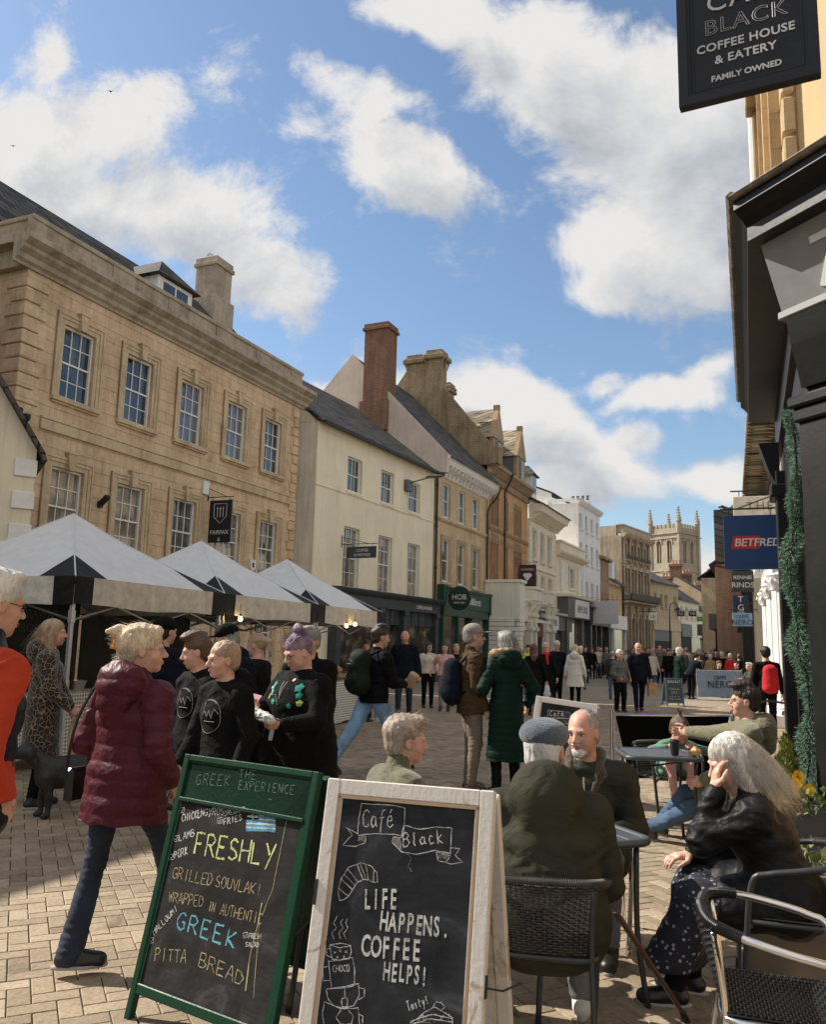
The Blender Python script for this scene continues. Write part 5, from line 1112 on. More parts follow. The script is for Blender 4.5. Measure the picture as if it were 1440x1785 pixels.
def tower():
 w=W_;z1=22.9
 def face(M):
  b=MB();b.T=M;holes=[(w*.30-.5,w*.30+.45,17.6,21.6),(w*.66-.45,w*.66+.5,17.6,21.6),(w*.5-.75,w*.5+.75,12.2,15.2)]
  wall_holes(b,0,w,0,z1,holes,0,.7);return b,holes
 b0=None
 mats_=[A_tw]
 faces=[Matrix.Translation((-w,0,0)),Matrix.Rotation(R(90),4,'Z'),Matrix.Translation((0,w,0))@Matrix.Rotation(R(180),4,'Z'),Matrix.Translation((-w,w,0))@Matrix.Rotation(R(-90),4,'Z')]
 W=MB();O=MB();L=MB()
 for i,M in enumerate(faces):
  b,holes=face(M);o=len(W.v);W.v+=b.v;W.f+=[tuple(k+o for k in f)for f in b.f];W.m+=b.m
  O.T=M;L.T=M
  for(a,c,d,e)in holes:
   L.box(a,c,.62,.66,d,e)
   m=(a+c)/2;r=(c-a)/2
   for k in range(10):
    t0,t1=PI*k/10,PI*(k+1)/10
    f=lambda t,R_:(m+R_*math.cos(t),e-.55+(R_+.35)*math.sin(t)**.8 if math.sin(t)>0 else e-.55)
    p=[f(t0,r),f(t0,r+.25),f(t1,r+.25),f(t1,r)];O.prism(p,-.14,-.002)
   for q in(-1,1):
    pts=[(m+q*r*math.cos(t),e-.55+(r+.35)*math.sin(t)**.8*.62)for t in[PI/2*k/6 for k in range(7)]];O.prism(pts+[(m,e),(m+q*r,e)],.02,.55)
   O.box(m-.07,m+.07,.1,.5,d,e-.3);O.prism([(a,d),(c,d),(c,d-.0),(a,d+.0)],-.01,.5)
   for k in range(9 if e-d>3.5 else 5):z=d+.15+k*.4;L.box(a,c,.45,.60,z,z+.06,1)
  for z,h,p in((16.0,.25,.18),(22.0,.3,.22),(11.2,.25,.2),(22.9,.2,.25)):O.bbox(-p,w+p,-p,0,z,z+h,.03)
  for k in range(12):O.bbox(.5+k*.5,.75+k*.5,-.08,0,21.95-.35,21.95-.1,.02)
  for c in(0,w):O.box(c-.35,c+.35,-.30,0,0,16);O.box(c-.28,c+.28,-.2,0,16,22.9)
  O.box(0,w,0,.4,23.1,24.0);n=7
  for k in range(n):O.bbox(w*(k+.12)/n,w*(k+.75)/n,-.02,.4,24.0,24.75,.03)
 W.build('wall',A_tw,tw);O.T=None
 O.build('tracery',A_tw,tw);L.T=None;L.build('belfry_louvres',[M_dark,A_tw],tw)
 for(x,y,t)in((0,0,1.04),(-w,0,1.0),(0,w,1),(-w,w,.98)):
  P_=MB();P_.lathe([(.48,0),(.48,2.3),(.62,2.2),(.50,2.4),(.30,3.2),(.10,4.5),(.20,4.65),(.02,4.9)],(x,y,22.9),8);
  for k in range(5):
   for a in range(4):P_.bbox(x+math.cos(a*PI/2+PI/4)*(.46-.08*k)-.09,x+math.cos(a*PI/2+PI/4)*(.46-.08*k)+.09,y+math.sin(a*PI/2+PI/4)*(.46-.08*k)-.09,y+math.sin(a*PI/2+PI/4)*(.46-.08*k)+.09,25.6+k*.5,25.75+k*.5,.02)
  P_.build('pinnacle',A_tw,tw)
 R_=MB();R_.add([(-w,0,23.0),(0,0,23.0),(0,w,23),(-w,w,23)],[(0,1,2,3)]);R_.build('roof',M_lead,tw)
 g_=MB();g_.rod((-w-.3,-.3,22.4),(-w-1.1,-.6,22.5),.12);g_.rod((.3,w*.9,22.4),(1.0,w*.9+.3,22.4),.12);g_.build('gargoyle',A_tw,tw)
tower()
K=(2.74,5.62)
M_bp=M_plain('black_shop_paint',(.009,.009,.0095),.42,spec=.3,var=.5,scale=4,bump=.25,bscale=30)
M_bp2=M_plain('charcoal_paint',(.24,.24,.245),.5,var=.12,scale=5,bump=.2,bscale=25)
M_gold_r=M_render_wall('gold_roughcast',(.58,.42,.22),.3,.3)
caf=base('cafe_building',K,156,label='cafe building with black shopfront and golden stone upper wall at the right edge',cat='building')
b=MB();b.box(.42,7,0,.3,.0,3.5);b.box(0,7,.05,3,4.6,9.6);b.bbox(.50,2.2,-.04,.0,0,.34,.02)
b.build('wall',M_gold_r,caf)
b=MB();b.bbox(0,.42,-.10,.2,.62,3.15,.012);b.box(.05,.37,-.115,-.10,.75,3.0)
b.bbox(-.04,.48,-.19,.2,.34,.46,.03);b.bbox(-.02,.46,-.16,.2,.46,.58,.03);b.bbox(-.05,.50,-.21,.2,.04,.34,.03);b.bbox(.0,.44,-.13,.2,.58,.64,.01)
b.bbox(-.02,.45,-.13,.2,3.15,3.25,.015);b.bbox(-.04,.47,-.16,.2,3.25,3.33,.015);b.build('pilaster',M_bp,caf)
b=MB();b.box(0,.44,-.08,.2,3.33,3.95);b.prism([(-.24,3.86),(-.05,3.86),(-.05,3.40),(-.12,3.38),(-.15,3.5),(-.2,3.68)],.06,.38,axis='x');b.build('console',M_bp,caf)
b=MB();b.add([(-.0,-.20,3.93),(7,-.20,3.93),(7,-.38,4.405),(0,-.38,4.405),(0,.2,3.93),(7,.2,3.93),(7,.2,4.405),(0,.2,4.405)],[(0,1,2,3),(4,7,6,5),(0,3,7,4),(1,5,6,2),(0,4,5,1),(3,2,6,7)]);b.bbox(-.01,7,-.24,-.06,3.87,3.93,.01);fa=b.build('fascia',M_bp2,caf)
l=MB();text_mb('7',.5,l,frameT((.42,-.225,3.98),(1,0,0),(0,-.354,.935)),depth=.008,shear=.15);l.build('lettering',M_ltr,fa)
corA=[(0,4.38),(-.50,4.40),(-.50,4.50),(-.55,4.55),(-.62,4.60),(-.62,4.66),(0,4.74)]
def mitre_sweep(mb,prof,L,m0,m1,mi=None):
 n=len(prof);vs=[(0+m0*(-p[0]),p[0],p[1])for p in prof]+[(L+m1*(-p[0]),p[0],p[1])for p in prof]
 mb.add(vs,[tuple(range(n)),tuple(range(2*n-1,n-1,-1))]+[(i,i+n,(i+1)%n+n,(i+1)%n)for i in range(n)],mi)
mt=math.tan(R(23))
b=MB();mitre_sweep(b,corA,7,0,0);co_=b.build('cornice',M_bp,caf)
b=MB();mitre_sweep(b,[(-.02,4.741),(-.66,4.665),(-.68,4.68),(-.66,4.70),(-.02,4.79)],7,0,0);b.build('lead_flashing',M_plain('weathered_lead',(.22,.20,.17),.7,.1,.4,scale=14,bump=.6,bscale=20,bdist=.02),co_)
KB=(K[0]+4.6*math.sin(R(22)),K[1]+4.6*math.cos(R(22)))
fb=base('shop_front',KB,202,label='black painted side shopfront of the cafe running away down the street',cat='shopfront')
b=MB();b.box(0,4.58,-.05,.2,3.93,4.42);b.box(.0,4.58,0,.25,0,.55);b.box(0,4.58,-.0,.2,3.0,3.93);b.bbox(.45,.85,-.10,.2,.45,3.6,.012);b.bbox(.42,.90,-.14,.2,0,.45,.02);b.box(2.2,2.35,-.04,.2,.55,3.0)
b.bbox(.42,.88,-.16,.2,3.3,3.45,.02);b.prism([(-.26,3.93),(-.05,3.93),(-.05,3.5),(-.10,3.46),(-.16,3.6)],.47,.83,axis='x');b.box(4.2,4.57,-.03,.2,.55,3.93);b.build('frame',M_bp,fb)
b=MB();b.box(.9,4.2,.06,.07,.55,3.0);b.build('shop_window',MATS['shop_glass'],fb)
pB=lambda pr:[(p[0]*.695,p[1])for p in pr]
b=MB();mitre_sweep(b,pB(corA),4.6,0,1.03);co_=b.build('cornice',M_bp,fb)
b=MB();mitre_sweep(b,pB([(-.02,4.741),(-.66,4.665),(-.69,4.69),(-.64,4.74),(-.02,4.79)]),4.6,0,1.03);b.build('lead_flashing',MATS['weathered_lead'],co_)
A_up=M_ashlar('upper_stone',(.60,.45,.27),(.52,.38,.23),.6,.3,.5,.004,.6,(.30,.21,.12),.7)
b=MB();b.box(0,4.55,.0,3,4.6,9.6);rr=random.Random(5)
for k in range(15):z=4.75+k*.32;w=.42 if k%2 else .28;b.bbox(-.02,w,-.07,.02,z,z+.29,.015);b.bbox(4.55-w,4.6,-.07,.02,z,z+.29,.015)
for c in(.95,2.35,3.65):
 for o,p in((0,.06),(.09,.10),(.18,.15)):b.box(c-.55-o,c-.47-o,-p,0,4.9,8.2+o);b.box(c+.47+o,c+.55+o,-p,0,4.9,8.2+o)
 b.bbox(c-.8,c+.8,-.24,0,8.4,8.6,.02);b.bbox(c-.7,c+.7,-.2,0,4.76,4.9,.02)
b.bbox(-.02,4.6,-.30,0,9.4,9.65,.03);b.build('upper_wall',A_up,fb)
b=MB();b.rod((-.02,-.16,4.8),(-.02,-.16,8.9),.05);b.lathe([(.06,0),(.1,.08),(.13,.12),(.13,.32),(.06,.36)],(-.02,-.18,8.9),12);b.lathe([(.07,0),(.07,.25)],(-.02,-.16,6.0),12);b.build('drainpipe',M_white,fb,smooth=40)
csg=empty('hanging_sign',(0,0,0),label='large black hanging coffee house sign above, top right corner',cat='hanging sign')
SL=Dp(1185,192,3.75);sd_=Vector((math.cos(R(-26)),math.sin(R(-26)),0));Ls=(Dp(1432,128,3.75).x-SL.x);
def sol():
 best=None
 for w in[x*.005 for x in range(80,200)]:
  p=SL+sd_*w;d=p-CAM;px=720+F_*d.dot(_r2)/d.dot(_f)
  if best is None or abs(px-1432)<best[0]:best=(abs(px-1432),w)
 return best[1]
SW=sol();T=Matrix(((sd_.x,0,-sd_.y,SL.x),(sd_.y,0,sd_.x,SL.y),(0,1,0,SL.z),(0,0,0,1)))
nrm=Vector((sd_.y,-sd_.x,0));
T=Matrix(((sd_.x,0,nrm.x,SL.x),(sd_.y,0,nrm.y,SL.y),(0,1,0,SL.z),(0,0,0,1)))
SH=1.0*SW/.62*.85
b=MB();b.T=T;b.bbox(0,SW,0,SH,-.035,0,.004);o_=.03
for(a,c,p)in((.0,.045,.022),(.045,.06,.012),(.065,.075,.008)):
 b.box(a,SW-a,a,c,0,p);b.box(a,SW-a,SH-c,SH-a,0,p);b.box(a,c,c,SH-c,0,p-.0005);b.box(SW-c,SW-a,c,SH-c,0,p-.0005)
M_sb=M_plain('sign_black',(.007,.008,.012),.38,spec=.3,var=.2,bump=.08);bo=b.build('board',M_sb,csg)
u=SW/.62;M_sl_=M_plain('sign_silver',(.55,.54,.53),.5,bump=0,var=.05)
for s_,y,sz,kw in(('FAMILY OWNED',.10,.042,{}),('& EATERY',.19,.060,dict(spacing=1.05)),('COFFEE HOUSE',.265,.060,dict(spacing=1.06))):
 l=MB();kw['bold']=.0012;text_mb(s_,sz*u,l,T@frameT((SW/2-.005,y*u,.003),(1,0,0),(0,1,0)),**kw)
 0 and text_mb(s_,sz*u,l,T@frameT((SW/2-.003,y*u+.001,.0031),(1,0,0),(0,1,0)),**kw);l.build('lettering',M_sl_,bo)
l=MB();text_mb('BLACK',.112*u,l,T@frameT((SW/2,.355*u,.004),(1,0,0),(0,1,0)),outline=.0013,spacing=1.12);l.build('lettering',M_sl_,bo)
l=MB();text_mb('CAFÉ',.14*u,l,T@frameT((SW/2,.475*u,.004),(1,0,0),(0,1,0)),spacing=1.1);l.build('lettering',M_sl_,bo)
b=MB();b.T=T;b.rod((-.05,SH+.08,-.03),(SW+.6,SH+.08,-.03),.014);b.rod((.08,SH,-.03),(.08,SH+.08,-.03),.006);b.rod((SW-.08,SH,-.03),(SW-.08,SH+.08,-.03),.006);b.build('bracket',M_black,csg,smooth=40)
W1=(8.85,18.9)
nx=base('house',along(W1,21,13.0),201,label='pale stone house with white fluted portico columns beyond the cafe',cat='building')
M_wc=M_plain('white_column_paint',(.74,.74,.72),.5,var=.08,bump=.15);A_pale=M_render_wall('pale_stone_render',(.70,.62,.48),.3,.4)
b=MB();b.box(0,21.1,0,6,0,7.6);b.build('wall',A_pale,nx)
b=MB();b.box(6.5,13.9,-.62,0,3.35,3.95);b.sweep([(0,3.95),(-.8,4.0),(-.95,4.12),(-.95,4.2),(0,4.25)],6.4,14.1)
for k in range(16):b.bbox(6.6+k*.46,6.75+k*.46,-.85,-.62,3.82,3.98,.01)
def fluted(mb,cx,cy,r,z0,z1,n=18):
 vs=[];fs=[];m=n*4;zs=(z0,z1)
 for z in zs:
  for i in range(m):
   t=2*PI*i/m;rr_=r*(1-.07*max(0,math.sin(i*PI/2+PI/4)))if i%4 in(1,2)else r
   vs.append((cx+rr_*math.cos(t),cy+rr_*math.sin(t),z))
 mb.add(vs,[(i,(i+1)%m,(i+1)%m+m,i+m)for i in range(m)])
for c in(7.0,10.5,13.6):
 fluted(b,c,-.40,.24,.45,2.95);b.bbox(c-.30,c+.30,-.72,0,0,.28,.02);b.lathe([(.29,.28),(.29,.34),(.25,.38),(.27,.43),(.24,.45)],(c,-.4,0),24);b.lathe([(.24,2.95),(.27,2.98),(.25,3.02),(.30,3.2),(.36,3.3),(.34,3.35)],(c,-.4,0),24)
 for k in range(8):t=k*PI/4;b.ring([(c+.25*math.cos(t),-.4+.25*math.sin(t),3.0),(c+.30*math.cos(t),-.4+.30*math.sin(t),3.14),(c+.37*math.cos(t),-.4+.37*math.sin(t),3.2),(c+.38*math.cos(t),-.4+.38*math.sin(t),3.13)],[.05,.06,.04,.02],5)
 b.box(c-.28,c+.28,-.12,0,0,3.3)
b.build('portico',M_wc,nx)
b=MB()
for(a,c)in((.9,6.3),(7.4,10.1),(10.9,13.2),(14.5,20)):b.box(a,c,-.03,-.02,.4,2.9)
b.build('shop_window',MATS['shop_glass'],nx)
b=MB();b.box(14.1,21.1,-.35,0,2.9,3.5);b.build('fascia',M_plain('blue_fascia',(.02,.07,.20),.5),nx)
for k in range(6):window(nx,1+k*3.6,2.0+k*3.6,4.9,6.7,y=-.06,cols=2,rows=2,sill=.1,sm=A_pale,surround=.14)
b=MB();b.rod((14.3,-.1,0),(14.3,-.1,7.4),.06);b.build('drainpipe',M_lead,nx)
b=MB();roof_front(b,-.3,21.4,-.95,7.75,3,11.5,.14)
for k in range(54):b.box(-.2+k*.4,-.14+k*.4,-.9,0,7.62,7.72)
b.build('roof',MATS['stone_slate'],nx)
bracket_sign('hanging_sign',(5.52,11.9),201,1,.74,.80,3.18,M_plain('betting_blue',(.008,.045,.16),.35,var=.05,bump=.02),[],'square blue betting shop sign hanging over the street',off=.22,scroll=False)
bs=[o for o in bpy.data.objects if o.name.startswith('board')][-1]
l=MB();text_mb('BETFRED',.165,l,frameT((.0245,-.22-.60,3.12),(0,1,0),(0,0,1)),align='LEFT',shear=.15,spacing=.95,depth=.004);text_mb('BETFRED',.165,l,frameT((.0245,-.22-.595,3.122),(0,1,0),(0,0,1)),align='LEFT',shear=.15,spacing=.95,depth=.003);l.build('lettering',M_ltr,bs)
l=MB();l.prism([(-.22-.64,3.08),(-.22-.26,3.08),(-.22-.24,3.27),(-.22-.61,3.27)],.0205,.0215,axis='x');l.build('emblem',M_plain('red_panel',(.55,.02,.03),.5,bump=0),bs)
r,bo=bracket_sign('hanging_sign',(6.55,14.0),201,1,.86,.34,4.1,M_plain('ivory_board',(.72,.68,.58),.5),[],'ivory board reading THE above the blue betting sign',off=.15,scroll=True)
l=MB();text_mb('THE',.2,l,frameT((.0245,-.58,4.03),(0,1,0),(0,0,1)),spacing=1.3);l.build('lettering',M_plain('gold_letter',(.25,.2,.12),.5,bump=0),bo)
def sign_r(px,py0,py1,w,Y,mat,lines,lab,scroll=False,name='hanging_sign'):
 c=Dp(px,(py0+py1)/2,Y);t_,b_=Dp(px,py0,Y),Dp(px,py1,Y);h=t_.z-b_.z
 P=(c.x+w/2+.15,Y);r,bo=bracket_sign(name,(P[0]+0,P[1]),200,1,w,h,c.z,mat,[],lab,off=.15,scroll=scroll)
 for s,dz,sz,m,kw in lines:
  l=MB();text_mb(s,sz,l,frameT((.0245,-.15-w/2,c.z+dz-sz*.35),(0,1,0),(0,0,1)),**kw);l.build('lettering',m,bo)
 return r,bo
M_nb=M_plain('nero_blue',(.22,.36,.52),.5,bump=0,var=.05);M_nvb=M_plain('navy_sign',(.012,.022,.06),.4)
sign_r(1297,995,1030,.52,21,M_plain('slate_sign',(.03,.032,.035),.5),[('RENNIE',.10,.13,M_ltr,{}),('RINDS',-.09,.19,M_ltr,{})],'dark slate sign below the blue betting sign reading RINDS')
sign_r(1293,1037,1067,.40,23,M_nvb,[('T',.13,.24,M_ltr,{}),('G',-.1,.24,M_ltr,{}),('jones',-.22,.08,M_ltr,{})],'small navy sign with a white T over a G')
sign_r(1296,1068,1091,.56,25,M_nb,[('CAFFÈ',.09,.13,M_navy,{}),('NERO',-.08,.21,M_navy,dict(spacing=1.1))],'pale blue coffee shop sign hanging under the navy sign')
ht=base('house',(17.1,42.5),201,label='black and white half timbered house with a slate hung bay',cat='building')
M_shing=M_slate('bay_slate',(.11,.10,.09),1.6)
b=MB();b.box(0,9,0,6,0,7.6);b.build('wall',M_stu,ht)
b=MB()
for k in range(10):b.box(.0+k*.98,.16+k*.98,-.06,0,2.9,7.6)
for z in(2.9,4.3,5.8,7.4):b.box(0,9.1,-.08,0,z,z+.2)
b.bbox(8.6,9.1,-.35,.1,0,7.2,.02);b.box(0,9,-.5,0,2.6,2.95);b.build('timber_frame',M_bp,ht)
b=MB();b.box(8.0,9.0,-1.3,0,5.3,7.5);b.add([(8.0,-1.5,5.25),(9.0,-1.5,5.25),(9.0,-.2,4.9),(8.0,-.2,4.9)],[(0,1,2,3)]);b.build('slate_bay',M_shing,ht)
for k in range(3):window(ht,1+k*2.4,2.4+k*2.4,4.5,5.7,y=-.12,cols=3,rows=1,fm=M_white)
b=MB();roof_front(b,-.3,9.2,-.6,7.6,3,11);b.build('roof',MATS['stone_slate'],ht)
b=MB();b.box(.2,8.6,-.06,-.05,.2,2.6);b.build('shop_window',MATS['lit_shop_glass'],ht)
for k,(z,s0)in enumerate(((2.0,3.2),)):
 pass
r,bo=sign_r(1268,903,924,.95,34.5,M_plain('seasalt_board',(.035,.04,.045),.5),[('SEASALT',0,.26,M_ltr,{})],'dark framed sign starting SE in front of the slate hung bay')
dg=MB()
dgp=[rc((0,-1.2,8.0),.09,(0,-.75,8.02),.10),rc((0,-1.2,8.02),.07,(0,-1.42,8.14),.05),rc((0,-1.42,8.14),.055,(0,-1.56,8.10),.035),rc((0,-.7,8.05),.03,(0,-.45,8.15),.012)]
for yy in(-1.2,-.78):dgp+=[rc((.03,yy,7.98),.035,(.03,yy+.03,7.68),.022),rc((-.03,yy+.06,7.98),.035,(-.03,yy+.1,7.68),.022)]
V,Fq=sdf_mesh(dgp,.022,.03);sgp=Dp(1268,914,34.5)
dr=empty('dog_figure',(sgp.x+.15+.475+.7,34.5,sgp.z-7.15+.10-.25),R(90-200),label='black metal dog figure standing on the bracket above the dark SE sign',cat='shop ornament')
np_obj('figure',[(V,Fq,0)],[M_black],dr)
for(P,ang,L,h,mat,lab)in(((21.6,57),203,14,6.2,M_pk,'low brown brick house on the right beyond the half timbered house'),((28.5,76),206,16,7.0,A_hb,'tan stone house on the right side of the street far away')):
 h_=base('house',P,ang,label=lab,cat='building');hs_=[(1+k*2.4,2+k*2.4,4.2,5.6)for k in range(5)]
 b=MB();body(b,0,L,0,h,7,hs_,.15);b.build('wall',mat,h_)
 for q in hs_:window(h_,*q,cols=2,rows=1,gm=M_glc)
 b=MB();roof_front(b,-.1,L+.1,-.3,h,3.5,h+2.6);b.build('roof',M_sl2,h_)
 b=MB();b.box(.1,L-.1,-.4,0,2.8,3.6);b.box(.3,L-.3,-.1,-.09,.2,2.8,1);b.build('shopfront',[M_greyf,MATS['lit_shop_glass']],h_)
SLP=Dp(1168,1100,74)
sp_=empty('street_lamp',(SLP.x,74,0),0,label='tall black swan necked street lamp in front of the ochre stone house',cat='street lamp')
b=MB();b.rod((0,0,0),(0,0,4.6),.09,.06);b.ring([(0,0,4.6),(0,0,5.3),(.1,0,5.7),(.4,0,5.85),(.65,0,5.7),(.7,0,5.45)],.045,8);b.lathe([(.14,0),(.1,.9),(.06,1.0)],(0,0,0),10);b.build('post',M_black,sp_,smooth=40)
b=MB();b.lathe([(.22,-.15),(.24,0),(.1,.2),(.03,.25)],(.7,0,5.3),12);b.build('lamp_head',M_black,sp_,smooth=40)
for(px,py0,py1,w,Y,mat,txt,lab)in((1138,1068,1081,.75,80,M_ltr,'LB','white square hanging sign beside the ochre stone house'),(1187,1065,1074,.8,90,M_navy,'CO','small dark hanging sign nearest the far street lamp'),(1207,1065,1074,.8,93,M_bp,'TSB','second small dark sign to the right of the far street lamp'),(1220,1075,1083,.6,96,M_plain('leaf_green',(.05,.22,.04),.5),'S','little green hanging sign far down the street')):
 c=Dp(px,(py0+py1)/2,Y);h=Dp(px,py0,Y).z-Dp(px,py1,Y).z;r=empty('hanging_sign',(c.x,Y,c.z),R(-12),label=lab,cat='hanging sign')
 b=MB();b.bbox(-w/2,w/2,-.03,.03,-h/2,h/2,.01);bo=b.build('board',mat,r);b=MB();b.rod((-w/2-.9,0,h/2+.1),(w/2,0,h/2+.1),.025);b.build('bracket',M_black,r)
 l=MB();text_mb(txt,h*.6,l,frameT((0,-.034,-h*.2),(1,0,0),(0,0,1)));l.build('lettering',M_ltr if mat is not M_ltr else M_navy,bo)
fp_=Dp(1222,1000,120);b=MB();b.rod((0,0,0),(0,0,20.8),.09,.04);o=b.build('flagpole',M_lead,label='thin bare flagpole against the sky right of the church tower',cat='flagpole');o.location=(fp_.x,120,0)
for(px,py,Y,lab)in((192,160,60,'small dark bird high over the golden house, the larger of two'),(22,255,70,'tiny bird near the left edge of the sky')):
 c=Dp(px,py,Y);b=MB();b.add([(0,0,0),(-.20,.1,.12),(-.34,.0,.05),(0,.12,0),(.20,.1,.14),(.34,0,.06),(0,-.12,-.03)],[(0,1,2),(0,3,1),(0,4,3),(0,5,4),(0,2,6),(0,6,5)]);b.ring([(0,-.16,-.02),(0,0,0),(0,.18,.0)],[.01,.04,.015],6)
 o=b.build('bird',M_black,label=lab,cat='bird');o.location=c
GL={'A':['0,0 .45,1 .6,1 1,0','.2,.38 .8,.38'],'B':['0,0 0,1 .6,1 .85,.8 .6,.53 0,.5','.6,.53 1,.28 .65,0 0,0'],'C':['.95,.85 .6,1 .2,.85 0,.5 .2,.12 .6,0 .95,.15'],'D':['0,0 0,1 .55,.95 1,.5 .6,.05 0,0'],'E':['.9,1 0,1 0,0 .95,0','0,.5 .7,.52'],'F':['.95,1 0,1 0,0','0,.52 .7,.52'],'G':['.95,.85 .6,1 .2,.85 0,.5 .2,.1 .6,0 .95,.15 .95,.45 .6,.45'],'H':['0,0 0,1','1,0 1,1','0,.5 1,.52'],'I':['.5,0 .5,1'],'K':['0,0 0,1','.9,1 .05,.45 .95,0'],'L':['.0,1 0,0 .9,0'],'M':['0,0 .1,1 .5,.4 .9,1 1,0'],'N':['0,0 0,1 1,0 1,1'],'O':['.5,1 .15,.85 0,.5 .15,.12 .5,0 .85,.12 1,.5 .85,.88 .5,1'],'P':['0,0 0,1 .6,1 .95,.78 .6,.5 0,.48'],'R':['0,0 0,1 .6,1 .95,.78 .6,.5 0,.5','.4,.5 1,0'],'S':['.9,.85 .5,1 .1,.82 .2,.58 .8,.42 .95,.18 .5,0 .05,.12'],'T':['0,1 1,1','.5,1 .5,0'],'U':['0,1 .05,.2 .45,0 .9,.2 1,1'],'V':['0,1 .5,0 1,1'],'W':['0,1 .25,0 .5,.8 .75,0 1,1'],'X':['0,0 1,1','0,1 1,0'],'Y':['0,1 .5,.5','1,1 .3,-.2'],'a':['.8,.5 .4,.6 .05,.3 .3,0 .7,.15 .8,.5 .85,.1 1,.05'],'f':['1,.95 .6,1 .4,.7 .3,-.3','.1,.5 .8,.55'],'e':['.1,.3 .8,.35 .6,.6 .15,.5 .1,.1 .5,0 .95,.15'],'é':['.1,.3 .8,.35 .6,.6 .15,.5 .1,.1 .5,0 .95,.15','.5,.75 .8,.95'],'l':['.4,1 .3,.1 .7,0'],'c':['.8,.5 .4,.6 .1,.3 .4,0 .9,.1'],'k':['.2,1 .15,0','.8,.6 .2,.3 .9,0'],'s':['.8,.5 .4,.6 .2,.4 .7,.25 .5,0 .1,.05'],'t':['.5,.9 .4,.1 .7,0','.1,.6 .9,.6'],'y':['.1,.6 .4,.1','.9,.6 .2,-.4'],'!':['.5,1 .45,.3','.45,.1 .45,.05'],'&':['1,0 .2,.8 .5,1 .7,.8 .1,.3 .4,0 1,.4'],'.':['.3,.0 .4,.05'],',':['.4,.1 .2,-.2'],'o':['.5,.6 .1,.3 .5,0 .9,.3 .5,.6'],'m':['0,0 0,.6','0,.5 .3,.6 .4,0','.4,.5 .8,.6 .95,0'],'h':['0,1 0,0','0,.4 .5,.6 .8,0'],'i':['.5,.6 .5,0'],'n':['0,0 0,.6','0,.4 .5,.6 .8,0'],'u':['0,.6 .1,0 .6,.1 .7,.6 .8,0'],'d':['.8,1 .8,0','.8,.5 .3,.6 .1,.2 .5,0 .8,.2'],'b':['0,1 0,0 .6,0 .8,.4 .3,.6 0,.4'],'r':['0,.6 0,0','0,.4 .6,.6'],'v':['0,.6 .4,0 .8,.6'],'g':['.8,.5 .3,.6 .1,.2 .6,.1 .8,.5 .7,-.4 .1,-.3'],'p':['0,.6 0,-.4','0,.5 .6,.6 .8,.2 .1,0'],'w':['0,.6 .2,0 .5,.5 .7,0 1,.6']}
def M_chalk(n,c):
 t=newmat(n);v=t.coord();k=t.noise(v,300,4,.8);k2=t.noise(v,26,3);t.col(t.ramp(t.math('ADD',t.math('MULTIPLY',k,.75),t.math('MULTIPLY',k2,.25)),[(.40,tuple(x*.10+.01 for x in c)),(.50,tuple(x*.7 for x in c)),(.62,c)]));t.set(Roughness=1);t.b.inputs['Specular IOR Level'].default_value=0;return t.m
CH_W=M_chalk('chalk_white',(.78,.78,.74));CH_Y=M_chalk('chalk_yellow',(.78,.82,.40));CH_B=M_chalk('chalk_blue',(.20,.50,.62));CH_G=M_chalk('chalk_faint',(.22,.34,.24));CH_R=M_chalk('chalk_red',(.50,.12,.09));CH_T=M_chalk('chalk_tan',(.50,.42,.26))
